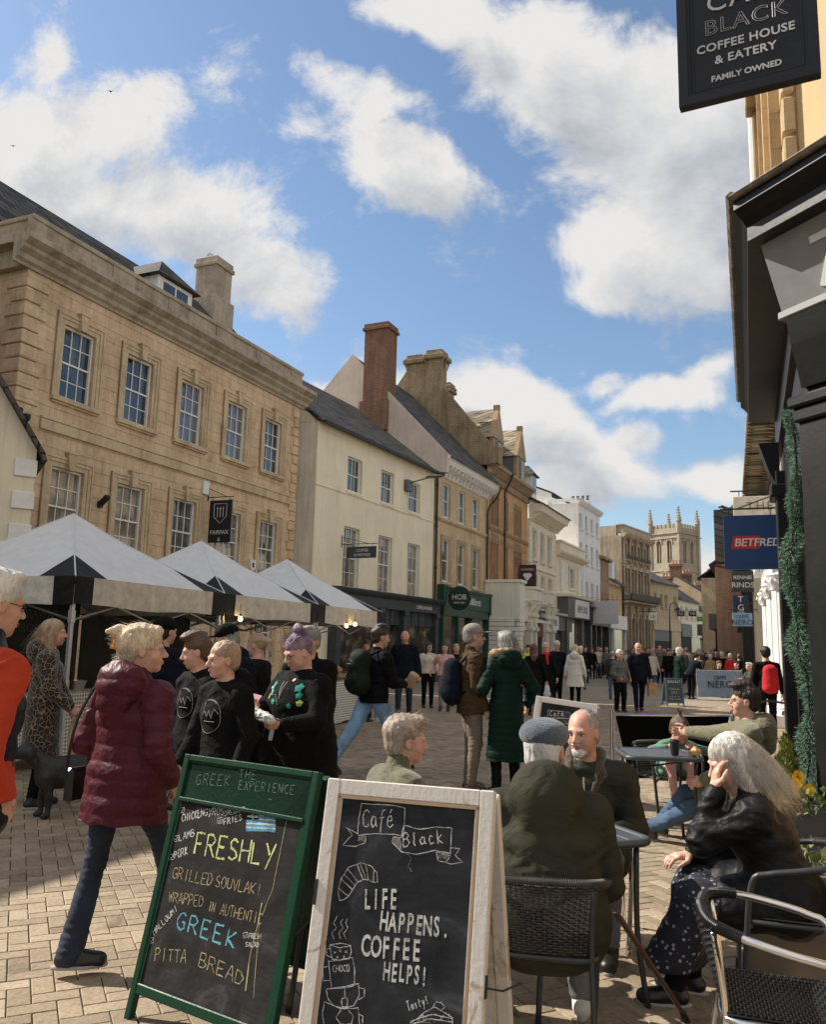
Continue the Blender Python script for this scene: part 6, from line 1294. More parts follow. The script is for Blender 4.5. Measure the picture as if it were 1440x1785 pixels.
class Board:
 def __init__(s,TL,TR,d,zb=0.0,top=None):
  s.TL=Vector(TL);s.TR=Vector(TR);s.u=(s.TR-s.TL).normalized();n=Vector((s.u.y,-s.u.x,0)).normalized();BL=s.TL+n*d;BL.z=zb
  s.v=(s.TL-BL);s.v=(s.v-s.u*s.v.dot(s.u)).normalized();s.H=(s.TL-BL).length;s.W=(s.TR-s.TL).length;s.n=s.u.cross(s.v);s.O=s.TL-s.v*s.H
  s.T=Matrix(((s.u.x,s.v.x,s.n.x,s.O.x),(s.u.y,s.v.y,s.n.y,s.O.y),(s.u.z,s.v.z,s.n.z,s.O.z),(0,0,0,1)));s.off=.004
 def uv(s,px,py):
  d=_f+_r2*((px-720)/F_)-_u2*((py-892.5)/F_);o=s.O+s.n*s.off;t=(o-CAM).dot(s.n)/d.dot(s.n);q=CAM+d*t-o;return(q.dot(s.u),q.dot(s.v))
 def line(s,mb,pts,w=.003,px=True,jit=.0006):
  P=[s.uv(*p)if px else p for p in pts];Q=[]
  for i in range(len(P)-1):
   for k in range(4):t=k/4;Q.append((P[i][0]*(1-t)+P[i+1][0]*t,P[i][1]*(1-t)+P[i+1][1]*t))
  Q.append(P[-1]);n=len(Q);vs=[]
  for i,q in enumerate(Q):
   a=Q[max(0,i-1)];b=Q[min(n-1,i+1)];dx,dy=b[0]-a[0],b[1]-a[1];L=math.hypot(dx,dy)or 1;ww=w*rnd.uniform(.25,.68);jx,jy=rnd.gauss(0,jit),rnd.gauss(0,jit)
   for sg in(-1,1):vs.append(tuple(s.T@Vector((q[0]-dy/L*ww*sg+jx,q[1]+dx/L*ww*sg+jy,s.off+.0006+mb.cnt*1e-6))))
  mb.cnt+=1;mb.add(vs,[(2*i,2*i+1,2*i+3,2*i+2)for i in range(n-1)])
 def write(s,mb,txt,p0,p1,h,w=.003,gap=.28,lower=1.0):
  a=s.uv(*p0);b=s.uv(*p1);hh=abs(s.uv(p0[0],p0[1]-h)[1]-a[1]);L=math.hypot(b[0]-a[0],b[1]-a[1]);dx,dy=(b[0]-a[0])/L,(b[1]-a[1])/L
  n=len(txt);cw=L/(n-gap)*(1-gap);st=L/(n-gap)
  for i,c in enumerate(txt):
   if c==' ' or c not in GL:continue
   r1,r2=rnd.uniform(-.06,.06),rnd.uniform(-.05,.05)
   ww=cw*(.4 if c in 'Iil!.,' else 1)
   for pl in GL[c]:
    P=[]
    for q in pl.split():
     x,y=map(float,q.split(','));X=i*st+x*ww+y*r1*cw+(cw-ww)/2;Y=y*hh*(1+r2)+rnd.uniform(-.03,.03)*hh;P.append((a[0]+dx*X-dy*Y,a[1]+dy*X+dx*Y))
    s.line(mb,P,w,px=False)
def cmb():m=MB();m.cnt=0;return m
def panel_parts(root,B,fm,pm,fr=.06,th=.035,toph=0,topf=1.1,both=True,leg=.0,sp=.35,chalk_wear=None,botrail=True):
 W,H=B.W,B.H;f=MB();f.T=B.T
 f.bbox(0,fr,leg*0,H,-th,0,.004);f.bbox(W-fr,W,0,H,-th,0,.004);f.bbox(fr,W-fr,H-fr*topf,H,-th*.98,-.001,.004)
 if botrail:f.bbox(fr,W-fr,leg,leg+fr*1.2,-th*.98,-.001,.004)
 if toph:f.bbox(fr,W-fr,H-toph-fr*.5,H-toph,-th*.97,.006,.003);f.box(fr,W-fr,H-toph,H-fr*topf,-th*.8,-.010)
 for a,c,e,g_ in((fr,fr+.014,leg+fr*1.2,H-(toph or fr)*1.0-fr*.1),(W-fr-.014,W-fr,leg+fr*1.2,H-(toph or fr)-fr*.1)):f.box(a,c,e,g_,-th*.7,-.005)
 fo=f.build('frame',fm,root)
 p=MB();p.T=B.T;p.box(fr*.9,W-fr*.9,leg+fr,H-fr,-.020,-.010);po=p.build('chalkboard',pm,root);B.off=-.0095
 n=B.n;hor=Vector((n.x,n.y,0)).normalized();r=MB();th2=.03
 up=(Vector((0,0,1))*B.TL.z);bt=B.TL-hor*sp;bt.z=0;v2=(B.TL-bt).normalized();n2=B.u.cross(v2);H2=(B.TL-bt).length
 r.T=Matrix(((B.u.x,v2.x,n2.x,bt.x),(B.u.y,v2.y,n2.y,bt.y),(B.u.z,v2.z,n2.z,bt.z),(0,0,0,1)))
 r.bbox(0,fr,0,H2-.05,-th-.035,-.037,.004);r.bbox(W-fr,W,0,H2-.05,-th-.035,-.037,.004);r.box(fr,W-fr,H2-fr-.05,H2-.05,-th-.03,-.04);r.box(fr,W-fr,.12,.12+fr,-th-.03,-.04);r.box(fr*.8,W-fr*.8,.14,H2-.06,-.056,-.048)
 r.build('rear_panel',fm,root)
 return po
M_cb=None
def M_chalkboard(n,c=(.018,.019,.020),smear=.5):
 t=newmat(n);v=t.coord();a=t.noise(v,3.2,6,.6,1.5);mp=t.coord(scale=(3,3,22));b_=t.noise(mp,3,4,.6)
 t.col(t.mix(smear,t.ramp(a,[(.35,c),(.58,tuple(x*1.8+.003 for x in c)),(.76,tuple(x*4.2+.018 for x in c))]),t.ramp(b_,[(.3,(.6,.6,.6)),(.75,(1.5,1.5,1.5))]),'MULTIPLY'));t.set(Roughness=.85);t.b.inputs['Specular IOR Level'].default_value=.12;t.bump(t.noise(v,18,5),.25,.006);return t.m
def M_board_paint(n,c,wear,th=.62,rough=.55,scale=9):
 t=newmat(n);v=t.coord();a=t.noise(v,scale,7,.7,.6);mp=t.coord(scale=(2,2,.5));g_=t.noise(t.coord(scale=(30,30,1.5)),3,4)
 cc=t.ramp(a,[(th-.02,c),(th+.03,wear)]);t.col(t.mix(.35,cc,t.ramp(g_,[(.3,(.75,.73,.7)),(.6,(1.03,1.03,1.03))]),'MULTIPLY'));t.set(Roughness=rough);t.b.inputs['Specular IOR Level'].default_value=.25;t.bump(t.math('ADD',g_,t.noise(v,60,3)),.25,.004);return t.m
gb=empty('menu_board',G(385,1800),0,label='tall green framed A-board chalked with freshly grilled souvlaki in the left foreground',cat='A-board')
BG=Board(G(322,1313,1.05),G(556,1345,1.05),.24)
def under(o,root):
 o.matrix_parent_inverse=Matrix.Translation(-Vector(root.location))
def settle(root):
 for ch in root.children:ch.matrix_parent_inverse=(Matrix.Translation(root.location)@Matrix.Rotation(root.rotation_euler.z,4,'Z')).inverted()
po=panel_parts(gb,BG,M_board_paint('green_board_paint',(.006,.042,.022),(.12,.15,.09),.70,.42),M_chalkboard('old_chalkboard',(.016,.015,.015)),fr=.034,toph=.185,leg=.10,topf=.8)
def zz(x,y):return(200+x/2.182,1280+y/2.182)
c1=cmb();BG.off=-.006
BG.write(c1,'GREEK',zz(308,190),zz(436,196),42/2.18,.0022,.35);BG.write(c1,'THE',zz(472,165),zz(535,170),32/2.18,.0022,.4);BG.write(c1,'EXPERIENCE',zz(470,207),zz(682,228),34/2.18,.0022,.32)
BG.write(c1,'L',zz(585,245),zz(600,247),1,.002);c1.build('lettering',CH_G,gb);BG.off=-.0095
c1=cmb()
for t_,a,b_,h,w in(('CHICKEN',(256,332),(338,310),30,.0032),('GYROS',(340,308),(415,305),28,.0030),('OREGANO',(418,310),(496,292),20,.0024),('FRIES',(415,345),(484,325),24,.0028),('LAMB',(246,404),(303,385),28,.0030),('PORK',(228,472),(278,455),30,.003),('FRESH',(510,775),(555,776),20,.002),('SALAD',(497,806),(548,808),18,.002)):BG.write(c1,t_,zz(*a),zz(*b_),h/2.18,w*1.35,.25)
for(x,y)in((256,288),(400,328),(234,396),(216,466),(140,783),(497,763)):
 BG.line(c1,[zz(x-8,y-10),zz(x+8,y-12),zz(x+8,y+8),zz(x-8,y+10),zz(x-8,y-10)],.002);BG.line(c1,[zz(x-4,y),zz(x,y+5),zz(x+5,y-7)],.002)
a_,b_=zz(150,762),zz(240,668);BG.write(c1,'HALLOUMI',a_,b_,27/2.18,.003,.25);c1.build('lettering',CH_W,gb)
c1=cmb();BG.write(c1,'FRESHLY',zz(302,455),zz(600,500),82/2.18,.0085,.25);c1.build('lettering',CH_Y,gb)
c1=cmb()
for t_,a,b_,h,w in(('GRILLED',(218,545),(368,575),44,.0042),('SOUVLAKI',(382,578),(555,612),44,.0042),('WRAPPED',(203,637),(335,655),42,.0036),('IN',(355,670),(378,676),40,.0036),('AUTHENTIC',(400,683),(558,722),42,.0036),('PITTA',(152,860),(270,868),50,.0042),('BREAD',(318,880),(484,955),54,.0045)):BG.write(c1,t_,zz(*a),zz(*b_),h/2.18,w,.22)
c1.build('lettering',CH_T,gb)
c1=cmb();BG.write(c1,'GREEK',zz(232,735),zz(455,815),66/2.18,.0085,.35);c1.build('lettering',CH_B,gb)
c1=cmb()
for k in range(5):y=302+k*15.5;BG.line(c1,[zz(548 if k<2 else 500,y-4),zz(612,y+1)],.0125,jit=.0002)
c1.build('flag_stripes',M_chalk('chalk_sky',(.16,.42,.60)),gb)
c1=cmb();BG.line(c1,[zz(505,310),zz(546,313)],.008);BG.line(c1,[zz(525,294),zz(525,330)],.008)
for k in range(4):y=310+k*15.5;BG.line(c1,[zz(548 if k<2 else 500,y-4),zz(612,y+1)],.006,jit=.0002)
c1.build('flag_cross',CH_W,gb)
c1=cmb();BG.line(c1,[zz(560,640),zz(540,740),zz(515,840),zz(498,975)],.006);BG.line(c1,[zz(655,320),zz(600,590),zz(560,690)],.003);BG.line(c1,[zz(552,690),zz(528,1005)],.003);c1.build('paint_chips',CH_T,gb)
c1=cmb();
st=MB();m_=BG.T;p_,q_=BG.TR-BG.v*.72,None
hor=Vector((BG.n.x,BG.n.y,0)).normalized();st.rod(BG.TR-BG.v*.62-BG.u*.02-BG.n*.03,BG.TR-Vector((0,0,.52))-hor*.17-BG.u*.02,.008);st.build('stay',M_black,gb)
settle(gb)
wb=empty('menu_board',G(690,1900),0,label='large whitewashed wooden A-board chalked Life happens coffee helps, centre foreground',cat='A-board')
BW=Board(G(572,1355,1.10),G(862,1378,1.10),.25)
M_wood=M_board_paint('whitewashed_wood',(.62,.58,.53),(.38,.29,.21),.60,.6,5)
po=panel_parts(wb,BW,M_wood,M_chalkboard('cafe_chalkboard',(.017,.018,.021),.25),fr=.048,th=.045,leg=.07)
b=MB();b.T=BW.T;W,H=BW.W,BW.H
b.box(.048,.058,.14,H-.055,-.012,-.001);b.box(W-.058,W-.048,.14,H-.055,-.012,-.001);b.box(.048,W-.048,H-.064,H-.053,-.012,-.001);b.build('bead',M_plain('bare_wood',(.36,.24,.15),.7),wb)
c1=cmb();L=lambda*p,w=.0022:BW.line(c1,[zz(*q)for q in p],w)
BW.write(c1,'Café',zz(943,352),zz(1060,352),68/2.18,.0034,.2);BW.write(c1,'Black',zz(1098,425),zz(1250,412),52/2.18,.0032,.25)
L((940,262),(1000,266),(1060,268),(1104,280),(1100,384),(1050,378),(985,378),(925,382),(928,320),(940,262));L((925,376),(880,352),(905,382),(866,420),(915,425),(950,412),(956,388));L((1104,346),(1160,360),(1220,352),(1283,355),(1277,452),(1220,440),(1150,455),(1090,446),(1056,410),(1060,388),(1090,392),(1100,346))
L((1277,430),(1312,434),(1296,460),(1325,486),(1280,492),(1230,478),(1222,445),(1277,460),(1262,482))
for k in range(7):L((930+k*4,382),(926+k*5,404),w=.0012);L((1060+k*4,392),(1062+k*5,420+k*3),w=.0012);L((1226+k*7,446),(1228+k*6,472),w=.0012)
L((1110,450),(1128,470),(1115,500),(1130,520),w=.0008)
L((855,630),(850,590),(862,545),(890,505),(935,488),(975,498),(998,525),(1000,560),(985,562),(965,552),(945,550),(920,565),(905,590),(890,615),(870,628),(855,630))
L((862,548),(905,590));L((885,508),(925,560));L((920,490),(945,550));L((955,492),(965,552));L((985,508),(985,560));L((852,585),(890,615));L((872,530),(915,575),w=.0014);L((935,492),(955,548),w=.0014)
for x in(835,862,880):L((x,778),(x-10,755),(x+8,735),(x-2,715),(x+6,700)if x!=835 else(x+12,690),w=.0018)
L((818,800),(858,792),(898,802),(900,830),(890,850),(855,858),(828,852),(818,800));L((818,800),(858,810),(898,802));L((818,812),(806,815),(806,840),(824,845))
for(x,y)in((838,828),(858,822),(880,826),(848,846),(872,844)):L((x-4,y-4),(x+4,y+4),w=.0014);L((x-4,y+4),(x+4,y-4),w=.0014)
L((812,862),(860,856),(905,846),(914,900),(912,955),(870,962),(826,964),(812,862));L((812,880),(792,885),(794,935),(820,935));BW.write(c1,'CHOCO',zz(830,902),zz(893,900),26/2.18,.0026,.25)
L((805,968),(850,962),(928,945),(930,990),(910,1030),(870,1040),(830,1030),(810,1000),(805,968));L((928,962),(950,965),(950,995),(928,1008));L((875,958),(876,998),(862,1005),(864,1034),(884,1034),(886,1005),(876,998))
L((798,1015),(860,1042),(926,1038),(932,1102));L((798,1015),(790,1060),(796,1102));L((860,1045),(842,1075),(858,1100),(900,1100),(908,1070),(890,1048));L((926,1062),(944,1070),(942,1102))
BW.write(c1,'Tasty!',zz(1116,1050),zz(1196,1022),34/2.18,.003,.2)
L((1125,1098),(1180,1055),(1215,1035),(1250,1052),(1285,1075),(1285,1100));L((1125,1090),(1205,1062),(1285,1080));L((1210,1035),(1222,1016),(1242,1018),(1256,1036),(1240,1048));L((1128,1102),(1200,1080),(1285,1092))
for k in range(26):x=rnd.uniform(1150,1275);y=rnd.uniform(1062,1095);L((x,y),(x+3,y+2),w=.0022)
c1.build('drawing',CH_W,wb)
l=MB()
def btxt(t,p0,p1,h,mb=l,B=None):
 B=B or BW;a=B.uv(*zz(*p0));b_=B.uv(*zz(*p1));L_=math.hypot(b_[0]-a[0],b_[1]-a[1]);ang=math.atan2(b_[1]-a[1],b_[0]-a[0]);hh=abs(B.uv(*zz(p0[0],p0[1]-h))[1]-a[1])
 x=0;adv=L_/len(t)
 for i,ch in enumerate(t):
  if ch==' ':continue
  M=B.T@Matrix.Translation((a[0]+math.cos(ang)*adv*(i+.5),a[1]+math.sin(ang)*adv*(i+.5)+rnd.uniform(-.002,.002),B.off+.0004))@Matrix.Rotation(ang+rnd.uniform(-.03,.03),4,'Z')
  text_mb(ch,hh*1.38,mb,M,depth=.0004,sx=min(.62,adv*.92/(hh*.9)),bold=.0016)
btxt('LIFE',(944,660),(1075,664),78);btxt('HAPPENS.',(1005,742),(1275,772),76);btxt('COFFEE',(935,838),(1165,862),84);btxt('HELPS!',(1018,930),(1190,956),72);l.build('lettering',CH_W,wb)
b=MB();b.T=BW.T;b.bbox(W-.004,W+.006,.52,.585,-.030,-.012,.002);b.ring([(W+.004,.55,-.02),(W+.05,.545,-.05),(W+.10,.57,-.09)],.0035,6);b.build('latch',M_black,wb,smooth=40)
b=MB();b.T=BW.T;b.bbox(.0,.012,.72,.80,.0,.004,.002);b.build('hinge',M_black,wb)
settle(wb)
rbq=empty('menu_board',G(985,1400),0,label='smaller white framed A-board with red letters behind the seated bearded man',cat='A-board')
BR_=Board(Dp(935,1212,8.35),Dp(1043,1228,8.15),.22)
_tl=Vector(BR_.TL);
po=panel_parts(rbq,BR_,M_wood,MATS['cafe_chalkboard'],fr=.05,th=.04,leg=.07)
c1=cmb();y_=lambda x,y:(860+x/4.5,1180+y/4.5)
BR_.write(c1,'Café',y_(442,305),y_(555,305),40/4.5,.005,.25)
for pl in(((430,258),(600,275),(605,325),(425,318),(430,258)),((425,318),(380,330),(395,345),(368,362),(450,360),(462,330)),((560,340),(575,368),(600,350),(600,330))):BR_.line(c1,[y_(*p)for p in pl],.004)
c1.build('drawing',CH_W,rbq);c1=cmb();BR_.write(c1,'LOVE',y_(398,440),y_(600,452),60/4.5,.018,.3);c1.build('lettering',CH_R,rbq);settle(rbq)
sb=empty('menu_board',(7.82,24.6,0),0,label='grey blue A-board headed SEASALT standing far down the street',cat='A-board')
BS=Board(Dp(1159,1181,24.75),Dp(1190,1182,24.75),.15)
panel_parts(sb,BS,M_plain('seasalt_frame',(.07,.11,.15),.5),M_plain('seasalt_panel',(.035,.055,.07),.6),fr=.035,leg=.10)
l=MB();text_mb('SEASALT',.105,l,BS.T@frameT((BS.W/2,BS.H-.14,-.008),(1,0,0),(0,1,0)),depth=.001);l.build('lettering',M_ltr,sb)
c1=cmb();BS.off=-.0085
for t_,v_,h_,w_ in(('MidSeason',.34,.07,.3),('SALE',.45,.08,.2),('now on in',.55,.05,.3),('store today',.62,.05,.34)):
 a=(BS.W/2-w_/2,BS.H-v_-.0);st_=w_/len(t_)
 for i,ch in enumerate(t_):
  for pl in GL.get(ch,[]):BS.line(c1,[(a[0]+i*st_+float(q.split(',')[0])*st_*.75,a[1]+float(q.split(',')[1])*h_*.8)for q in pl.split()],.007,px=False)
c1.build('chalk_lines',CH_W,sb);settle(sb)
def M_metal(n,c,rough=.3,metal=1.0):
 t=newmat(n);v=t.coord();k=t.noise(v,30,5);t.col(c);t.set(Metallic=metal);t.l(t.ramp(k,[(.3,(rough*.7,)*3),(.7,(rough*1.4,)*3)]),t.b.inputs['Roughness']);t.bump(t.noise(v,12,3),.04,.01);return t.m
M_alu=M_metal('polished_aluminium',(.78,.77,.75),.16);M_gun=M_metal('dark_powder_coat',(.055,.058,.062),.42,.5)
M_wick=M_plain('dark_wicker',(.050,.044,.040),.42,var=.3);M_wickb=M_plain('black_wicker',(.012,.012,.013),.35,var=.3);M_tbl=M_plain('slate_table',(.065,.072,.082),.42,.2,.2,bump=.15)
def weave(mb,Sf,rows,stakes,r=.0035,amp=.0035,pts=6,srad=.004):
 def nrm(u,v):
  e=.01;a=Vector(Sf(min(1,u+e),v))-Vector(Sf(max(0,u-e),v));c=Vector(Sf(u,min(1,v+e)))-Vector(Sf(u,max(0,v-e)));n=a.cross(c);return n.normalized()if n.length else Vector((0,0,1))
 for j in range(rows):
  v=(j+.5)/rows;P=[];N=stakes*3
  for i in range(N+1):
   u=i/N;P.append(Vector(Sf(u,v))+nrm(u,v)*amp*math.sin(PI*(u*stakes+.5)+PI*(j%2)))
  mb.ring(P,r,4,cap=False,flat=.6)
 for i in range(stakes+1):
  u=i/stakes;mb.ring([Vector(Sf(u,k/8))for k in range(9)],srad,4,cap=False)
def smooth_path(pts,n=4):
 P=[Vector(p)for p in pts];out=[]
 for i in range(len(P)-1):
  p0=P[max(0,i-1)];p1=P[i];p2=P[i+1];p3=P[min(len(P)-1,i+2)]
  for k in range(n):
   t=k/n;out.append(.5*((2*p1)+(p2-p0)*t+(2*p0-5*p1+4*p2-p3)*t*t+(3*p1-3*p2+p3-p0)*t**3))
 out.append(P[-1]);return out
def bistro_chair(loc,face,metal,wick,label,group='bistro chairs at the cafe tables',s=1.0,fine=True,bh=.70):
 r=empty('bistro_chair',loc,-R(face),label=label,cat='chair',group=group);w=.235
 rad=.0135 if fine else .014
 def arm(q):return smooth_path([(q*.225,.215,0),(q*.245,.20,.30),(q*.262,.17,bh-.11),(q*.275,.10,bh-.06),(q*.285,-.02,bh-.035),(q*.26,-.15,bh-.012),(q*.17,-.245,bh),(q*.0,-.27,bh+.004)],4)
 for q in(-1,1):
  m=MB();m.ring([tuple(p)for p in arm(q)],rad,10);m.build('arm',metal,r,smooth=True)
  m=MB();m.ring(smooth_path([(q*.20,-.275,0),(q*.195,-.235,.25),(q*.19,-.205,.43),(q*.195,-.235,bh-.02)],4),rad*.92,8);m.build('leg',metal,r,smooth=True)
 m=MB();m.ring(smooth_path([(-.20,-.20,.425),(-.215,0,.425),(-.20,.19,.425),(0,.21,.42),(.20,.19,.425),(.215,0,.425),(.20,-.20,.425),(0,-.215,.425),(-.20,-.20,.425)],4),.011,8)
 m.rod((-.24,.19,.40),(-.19,.16,.42),.009);m.rod((.24,.19,.40),(.19,.16,.42),.009);m.build('seat_frame',metal,r,smooth=True)
 seat=lambda u,v:(-.205+.41*u,-.20+.41*v,.437-.012*math.sin(PI*u)*math.sin(PI*v)-.0+.004)
 def back(u,v):
  a=(u-.5)*2;z=.44+(bh-.44)*v;hw=.185+.03*v;return(a*hw,-.205-.055*v-.012+.035*a*a*(.6+.4*v)-.02*(1-a*a)*v,z)
 m=MB();n1,n2=(36,17)if fine else(18,9)
 weave(m,seat,n1,n2,.0050 if fine else .010,.004);m.sheet(lambda u,v:(-.20+.40*u,-.195+.40*v,.431),4,4);m.build('seat',wick,r,smooth=True)
 m=MB();weave(m,back,26 if fine else 13,n2,.0050 if fine else .010,.004);m.build('backrest',wick,r,smooth=True)
 m=MB()
 Pth=[p for p in arm(-1)[20:]]+[p for p in arm(1)[20:]][::-1][1:]
 m.ring([tuple(p)for p in Pth],rad*1.25,10)
 Lp=smooth_path([tuple(p)for p in Pth],5)
 for k in range(0,len(Lp)-1,1):
  c_,t_=Lp[k],(Lp[k+1]-Lp[k]).normalized();a1=t_.orthogonal().normalized();b1=t_.cross(a1)
  m.ring([tuple(c_+(a1*math.cos(x)+b1*math.sin(x))*rad*1.36)for x in[2*PI*i/8 for i in range(9)]],.0022,3,cap=False)
 m.build('wrapped_rail',wick,r,smooth=True);r.scale=(s,s,1);return r
def slat_table(loc,face,sx,sy,h,label,n=6,rim=True):
 r=empty('cafe_table',loc,-R(face),label=label,cat='table',group='grey slatted cafe tables');m=MB()
 for k in range(n):a=-sx/2+.03+(sx-.06)*k/n;m.bbox(a+.003,a+(sx-.06)/n-.003,-sy/2+.02,sy/2-.02,h-.018,h,.003)
 m.build('tabletop',M_tbl,r)
 m=MB();c=.07;P=[]
 for(cx,cy,a0)in((sx/2-c,sy/2-c,0),(-sx/2+c,sy/2-c,90),(-sx/2+c,-sy/2+c,180),(sx/2-c,-sy/2+c,270)):
  for k in range(6):a=R(a0+k*18);P.append((cx+c*math.cos(a),cy+c*math.sin(a),h-.014))
 P.append(P[0]);m.ring(P,.019,8,cap=False);m.build('rim',M_tbl,r,smooth=True)
 for q in(-1,1):
  for t in(-1,1):m=MB();m.ring(smooth_path([(q*(sx/2-.05),t*(sy/2-.06),h-.03),(q*(sx/2-.06),t*(sy/2-.05),.3),(q*(sx/2-.03),t*(sy/2-.02),0)],3),.013,8);m.build('leg',M_gun,r,smooth=True)
 m=MB();m.rod((-sx/2+.05,0,h-.05),(sx/2-.05,0,h-.05),.010);m.rod((-sx/2+.05,-sy/2+.06,h-.1),(sx/2-.05,sy/2-.06,h-.1),.008);m.build('brace',M_gun,r);return r
bistro_chair((.57,3.52,0),8,M_gun,M_wick,'dark wicker bistro chair under the man in the flat cap',s=.86)
bistro_chair((1.74,3.98,0),-72,M_gun,M_wick,'grey bistro chair the silver haired woman sits in')
bistro_chair((1.29,2.98,0),108,M_alu,M_wickb,'empty polished aluminium chair with black woven seat, bottom right corner')
bistro_chair((1.02,4.92,0),195,M_alu,M_wick,'pale metal chair of the bearded man, mostly hidden behind the near table',fine=False)
bistro_chair((2.74,6.95,0),-78,M_gun,M_wick,'chair of the man in the olive hoodie by the black pilaster',fine=False)
bistro_chair((2.44,8.05,0),165,M_gun,M_wick,'chair under the small child behind the far slatted table',fine=False)
bistro_chair((-.15,3.95,0),40,M_gun,M_wick,'chair of the blond seated woman, hidden by the white A-board',fine=False)
slat_table((.74,4.18,0),-21,.62,.62,.72,'grey slatted table between the flat cap man and the bearded man',6)
slat_table((2.10,7.20,0),4,.60,.60,.73,'grey slatted table with a coffee cup in front of the child',8)
o=empty('coffee_cup',(2.19,7.02,.735),label='black takeaway coffee cup with lid on the far slatted table',cat='cup');m=MB();m.lathe([(.028,0),(.030,.005),(.038,.10),(.039,.105)],seg=16);m.build('cup',M_navy,o,smooth=40);m=MB();m.lathe([(.041,.105),(.041,.113),(.036,.118),(.036,.125),(.030,.125)],seg=16);m.build('lid',M_black,o,smooth=40)
b=MB();b.ring(smooth_path([(.62,3.28,.68),(.74,3.45,.5),(1.05,3.72,.12),(1.22,3.86,0)],3),.011,8);b.ring([(1.20,3.845,.03),(1.225,3.865,0)],.014,8)
b=MB();b.ring([(.80,3.34,.60),(1.22,3.86,.03)],[.012,.010],10);o=b.build('walking_stick',M_plain('stick_wood',(.07,.028,.018),.35,coat=.3),label='brown wooden walking stick leaning beside the wicker chair',cat='walking stick',smooth=40);f_=MB();f_.ring([(1.205,3.84,.05),(1.232,3.876,0)],[.014,.017],10);f_.build('ferrule',M_black,o)
def M_leaf(n,c,c2,rough=.5,sc=6):
 t=newmat(n);a=t.noise(t.coord(),sc,3);t.col(t.ramp(a,[(.3,c2),(.7,c)]));t.set(Roughness=rough);t.b.inputs['Specular IOR Level'].default_value=.3;t.b.inputs['Subsurface Weight'].default_value=.0;return t.m
M_soil=M_plain('soil',(.035,.025,.018),.95,bump=.6)
def leafmesh(mb,c,n,r,size,rr,up=.4,sx=1,sz=1,hollow=.3,aspect=.45):
 for _ in range(n):
  while True:
   d=Vector((rr.uniform(-1,1),rr.uniform(-1,1),rr.uniform(-1,1)))
   if hollow<d.length<1:break
  p=Vector((c[0]+d.x*r*sx,c[1]+d.y*r,c[2]+d.z*r*sz));dr=(d+Vector((rr.gauss(0,.5),rr.gauss(0,.5),up+rr.gauss(0,.4)))).normalized();s=dr.orthogonal().normalized();s=(Matrix.Rotation(rr.uniform(0,6.28),3,dr)@s)
  L=size*rr.uniform(.6,1.3);a=L*aspect;mb.add([tuple(p),tuple(p+dr*L*.5+s*a),tuple(p+dr*L),tuple(p+dr*L*.5-s*a)],[(0,1,2,3)])
def planter(loc,ang,w,d,h,mat,label):
 r=empty('planter',loc,R(ang),label=label,cat='planter');m=MB();t=.025
 m.bbox(-w/2,w/2,-d/2,-d/2+t,0,h,.004);m.bbox(-w/2,w/2,d/2-t,d/2,0,h,.004);m.bbox(-w/2,-w/2+t,-d/2+t,d/2-t,0,h-.001,.004);m.bbox(w/2-t,w/2,-d/2+t,d/2-t,0,h-.001,.004);m.build('box',mat,r);m=MB();m.sheet(lambda u,v:(-w/2+t+(w-2*t)*u,-d/2+t+(d-2*t)*v,h-.05+.01*math.sin(u*9)*math.cos(v*7)),8,8);m.build('soil',M_soil,r);return r
M_brn=M_plain('brown_planter',(.16,.125,.085),.5,var=.12,bump=.1);M_slp=M_plain('slate_planter',(.05,.052,.056),.65,bump=.5,bscale=18,bdist=.01)
planter((1.98,4.52,0),-22,.42,.36,.50,M_brn,'tall brown planter of ivy between the black chair and the cafe pilaster')
planter((2.56,5.62,.12),-22,.56,.34,.52,M_slp,'dark slate planter with yellow pansies and a small conifer')
rr=random.Random(11)
o=empty('ivy_plant',(1.98,4.52,.45),label='trailing variegated ivy and dry stems in the tall brown planter',cat='plant');m=MB();leafmesh(m,(0,0,.07),260,.19,.045,rr,.5,1,.5,.2,.5);m.build('foliage',M_leaf('ivy_leaf',(.26,.30,.14),(.07,.10,.03)),o)
m=MB()
for _ in range(14):x,y=rr.uniform(-.12,.12),rr.uniform(-.1,.1);m.ring([(x,y,0),(x*1.3,y*1.2,.1),(x*1.9+rr.uniform(-.05,.05),y*1.6,.15+rr.uniform(-.05,.08))],.003,4)
m.build('stem',M_plain('dry_stem',(.20,.13,.07),.8),o)
def conifer(loc,h,r0,label,seed):
 o=empty('conifer',loc,label=label,cat='shrub');rr=random.Random(seed);m=MB();n=1500
 for _ in range(n):
  t=rr.random()**1.2;z=h*(.04+.96*t);rad=r0*(1-t)**.7*(.55+.45*math.sin(t*13+seed)**2)*rr.uniform(.4,1.1);a=rr.uniform(0,6.28);p=Vector((rad*math.cos(a),rad*math.sin(a),z));d=Vector((math.cos(a)*.45,math.sin(a)*.45,1.0+rr.gauss(0,.2))).normalized();s=d.cross(Vector((rr.gauss(0,1),rr.gauss(0,1),.2))).normalized();L=rr.uniform(.02,.045)
  m.add([tuple(p-s*.002),tuple(p+d*L*.5+s*.006),tuple(p+d*L),tuple(p+d*L*.5-s*.006)],[(0,1,2,3)])
 m.build('foliage',M_leaf('conifer_leaf',(.24,.26,.05),(.06,.10,.02),.6,9)if 'conifer_leaf' not in MATS else MATS['conifer_leaf'],o);m=MB();m.rod((0,0,-.03),(0,0,h*.8),.010,.004);m.build('trunk',MATS['dry_stem'],o)
conifer((2.50,5.66,.58),.46,.12,'small golden green conifer standing in the slate planter',3);conifer((1.86,4.66,.42),.40,.09,'second smaller conifer behind the silver haired woman',5)
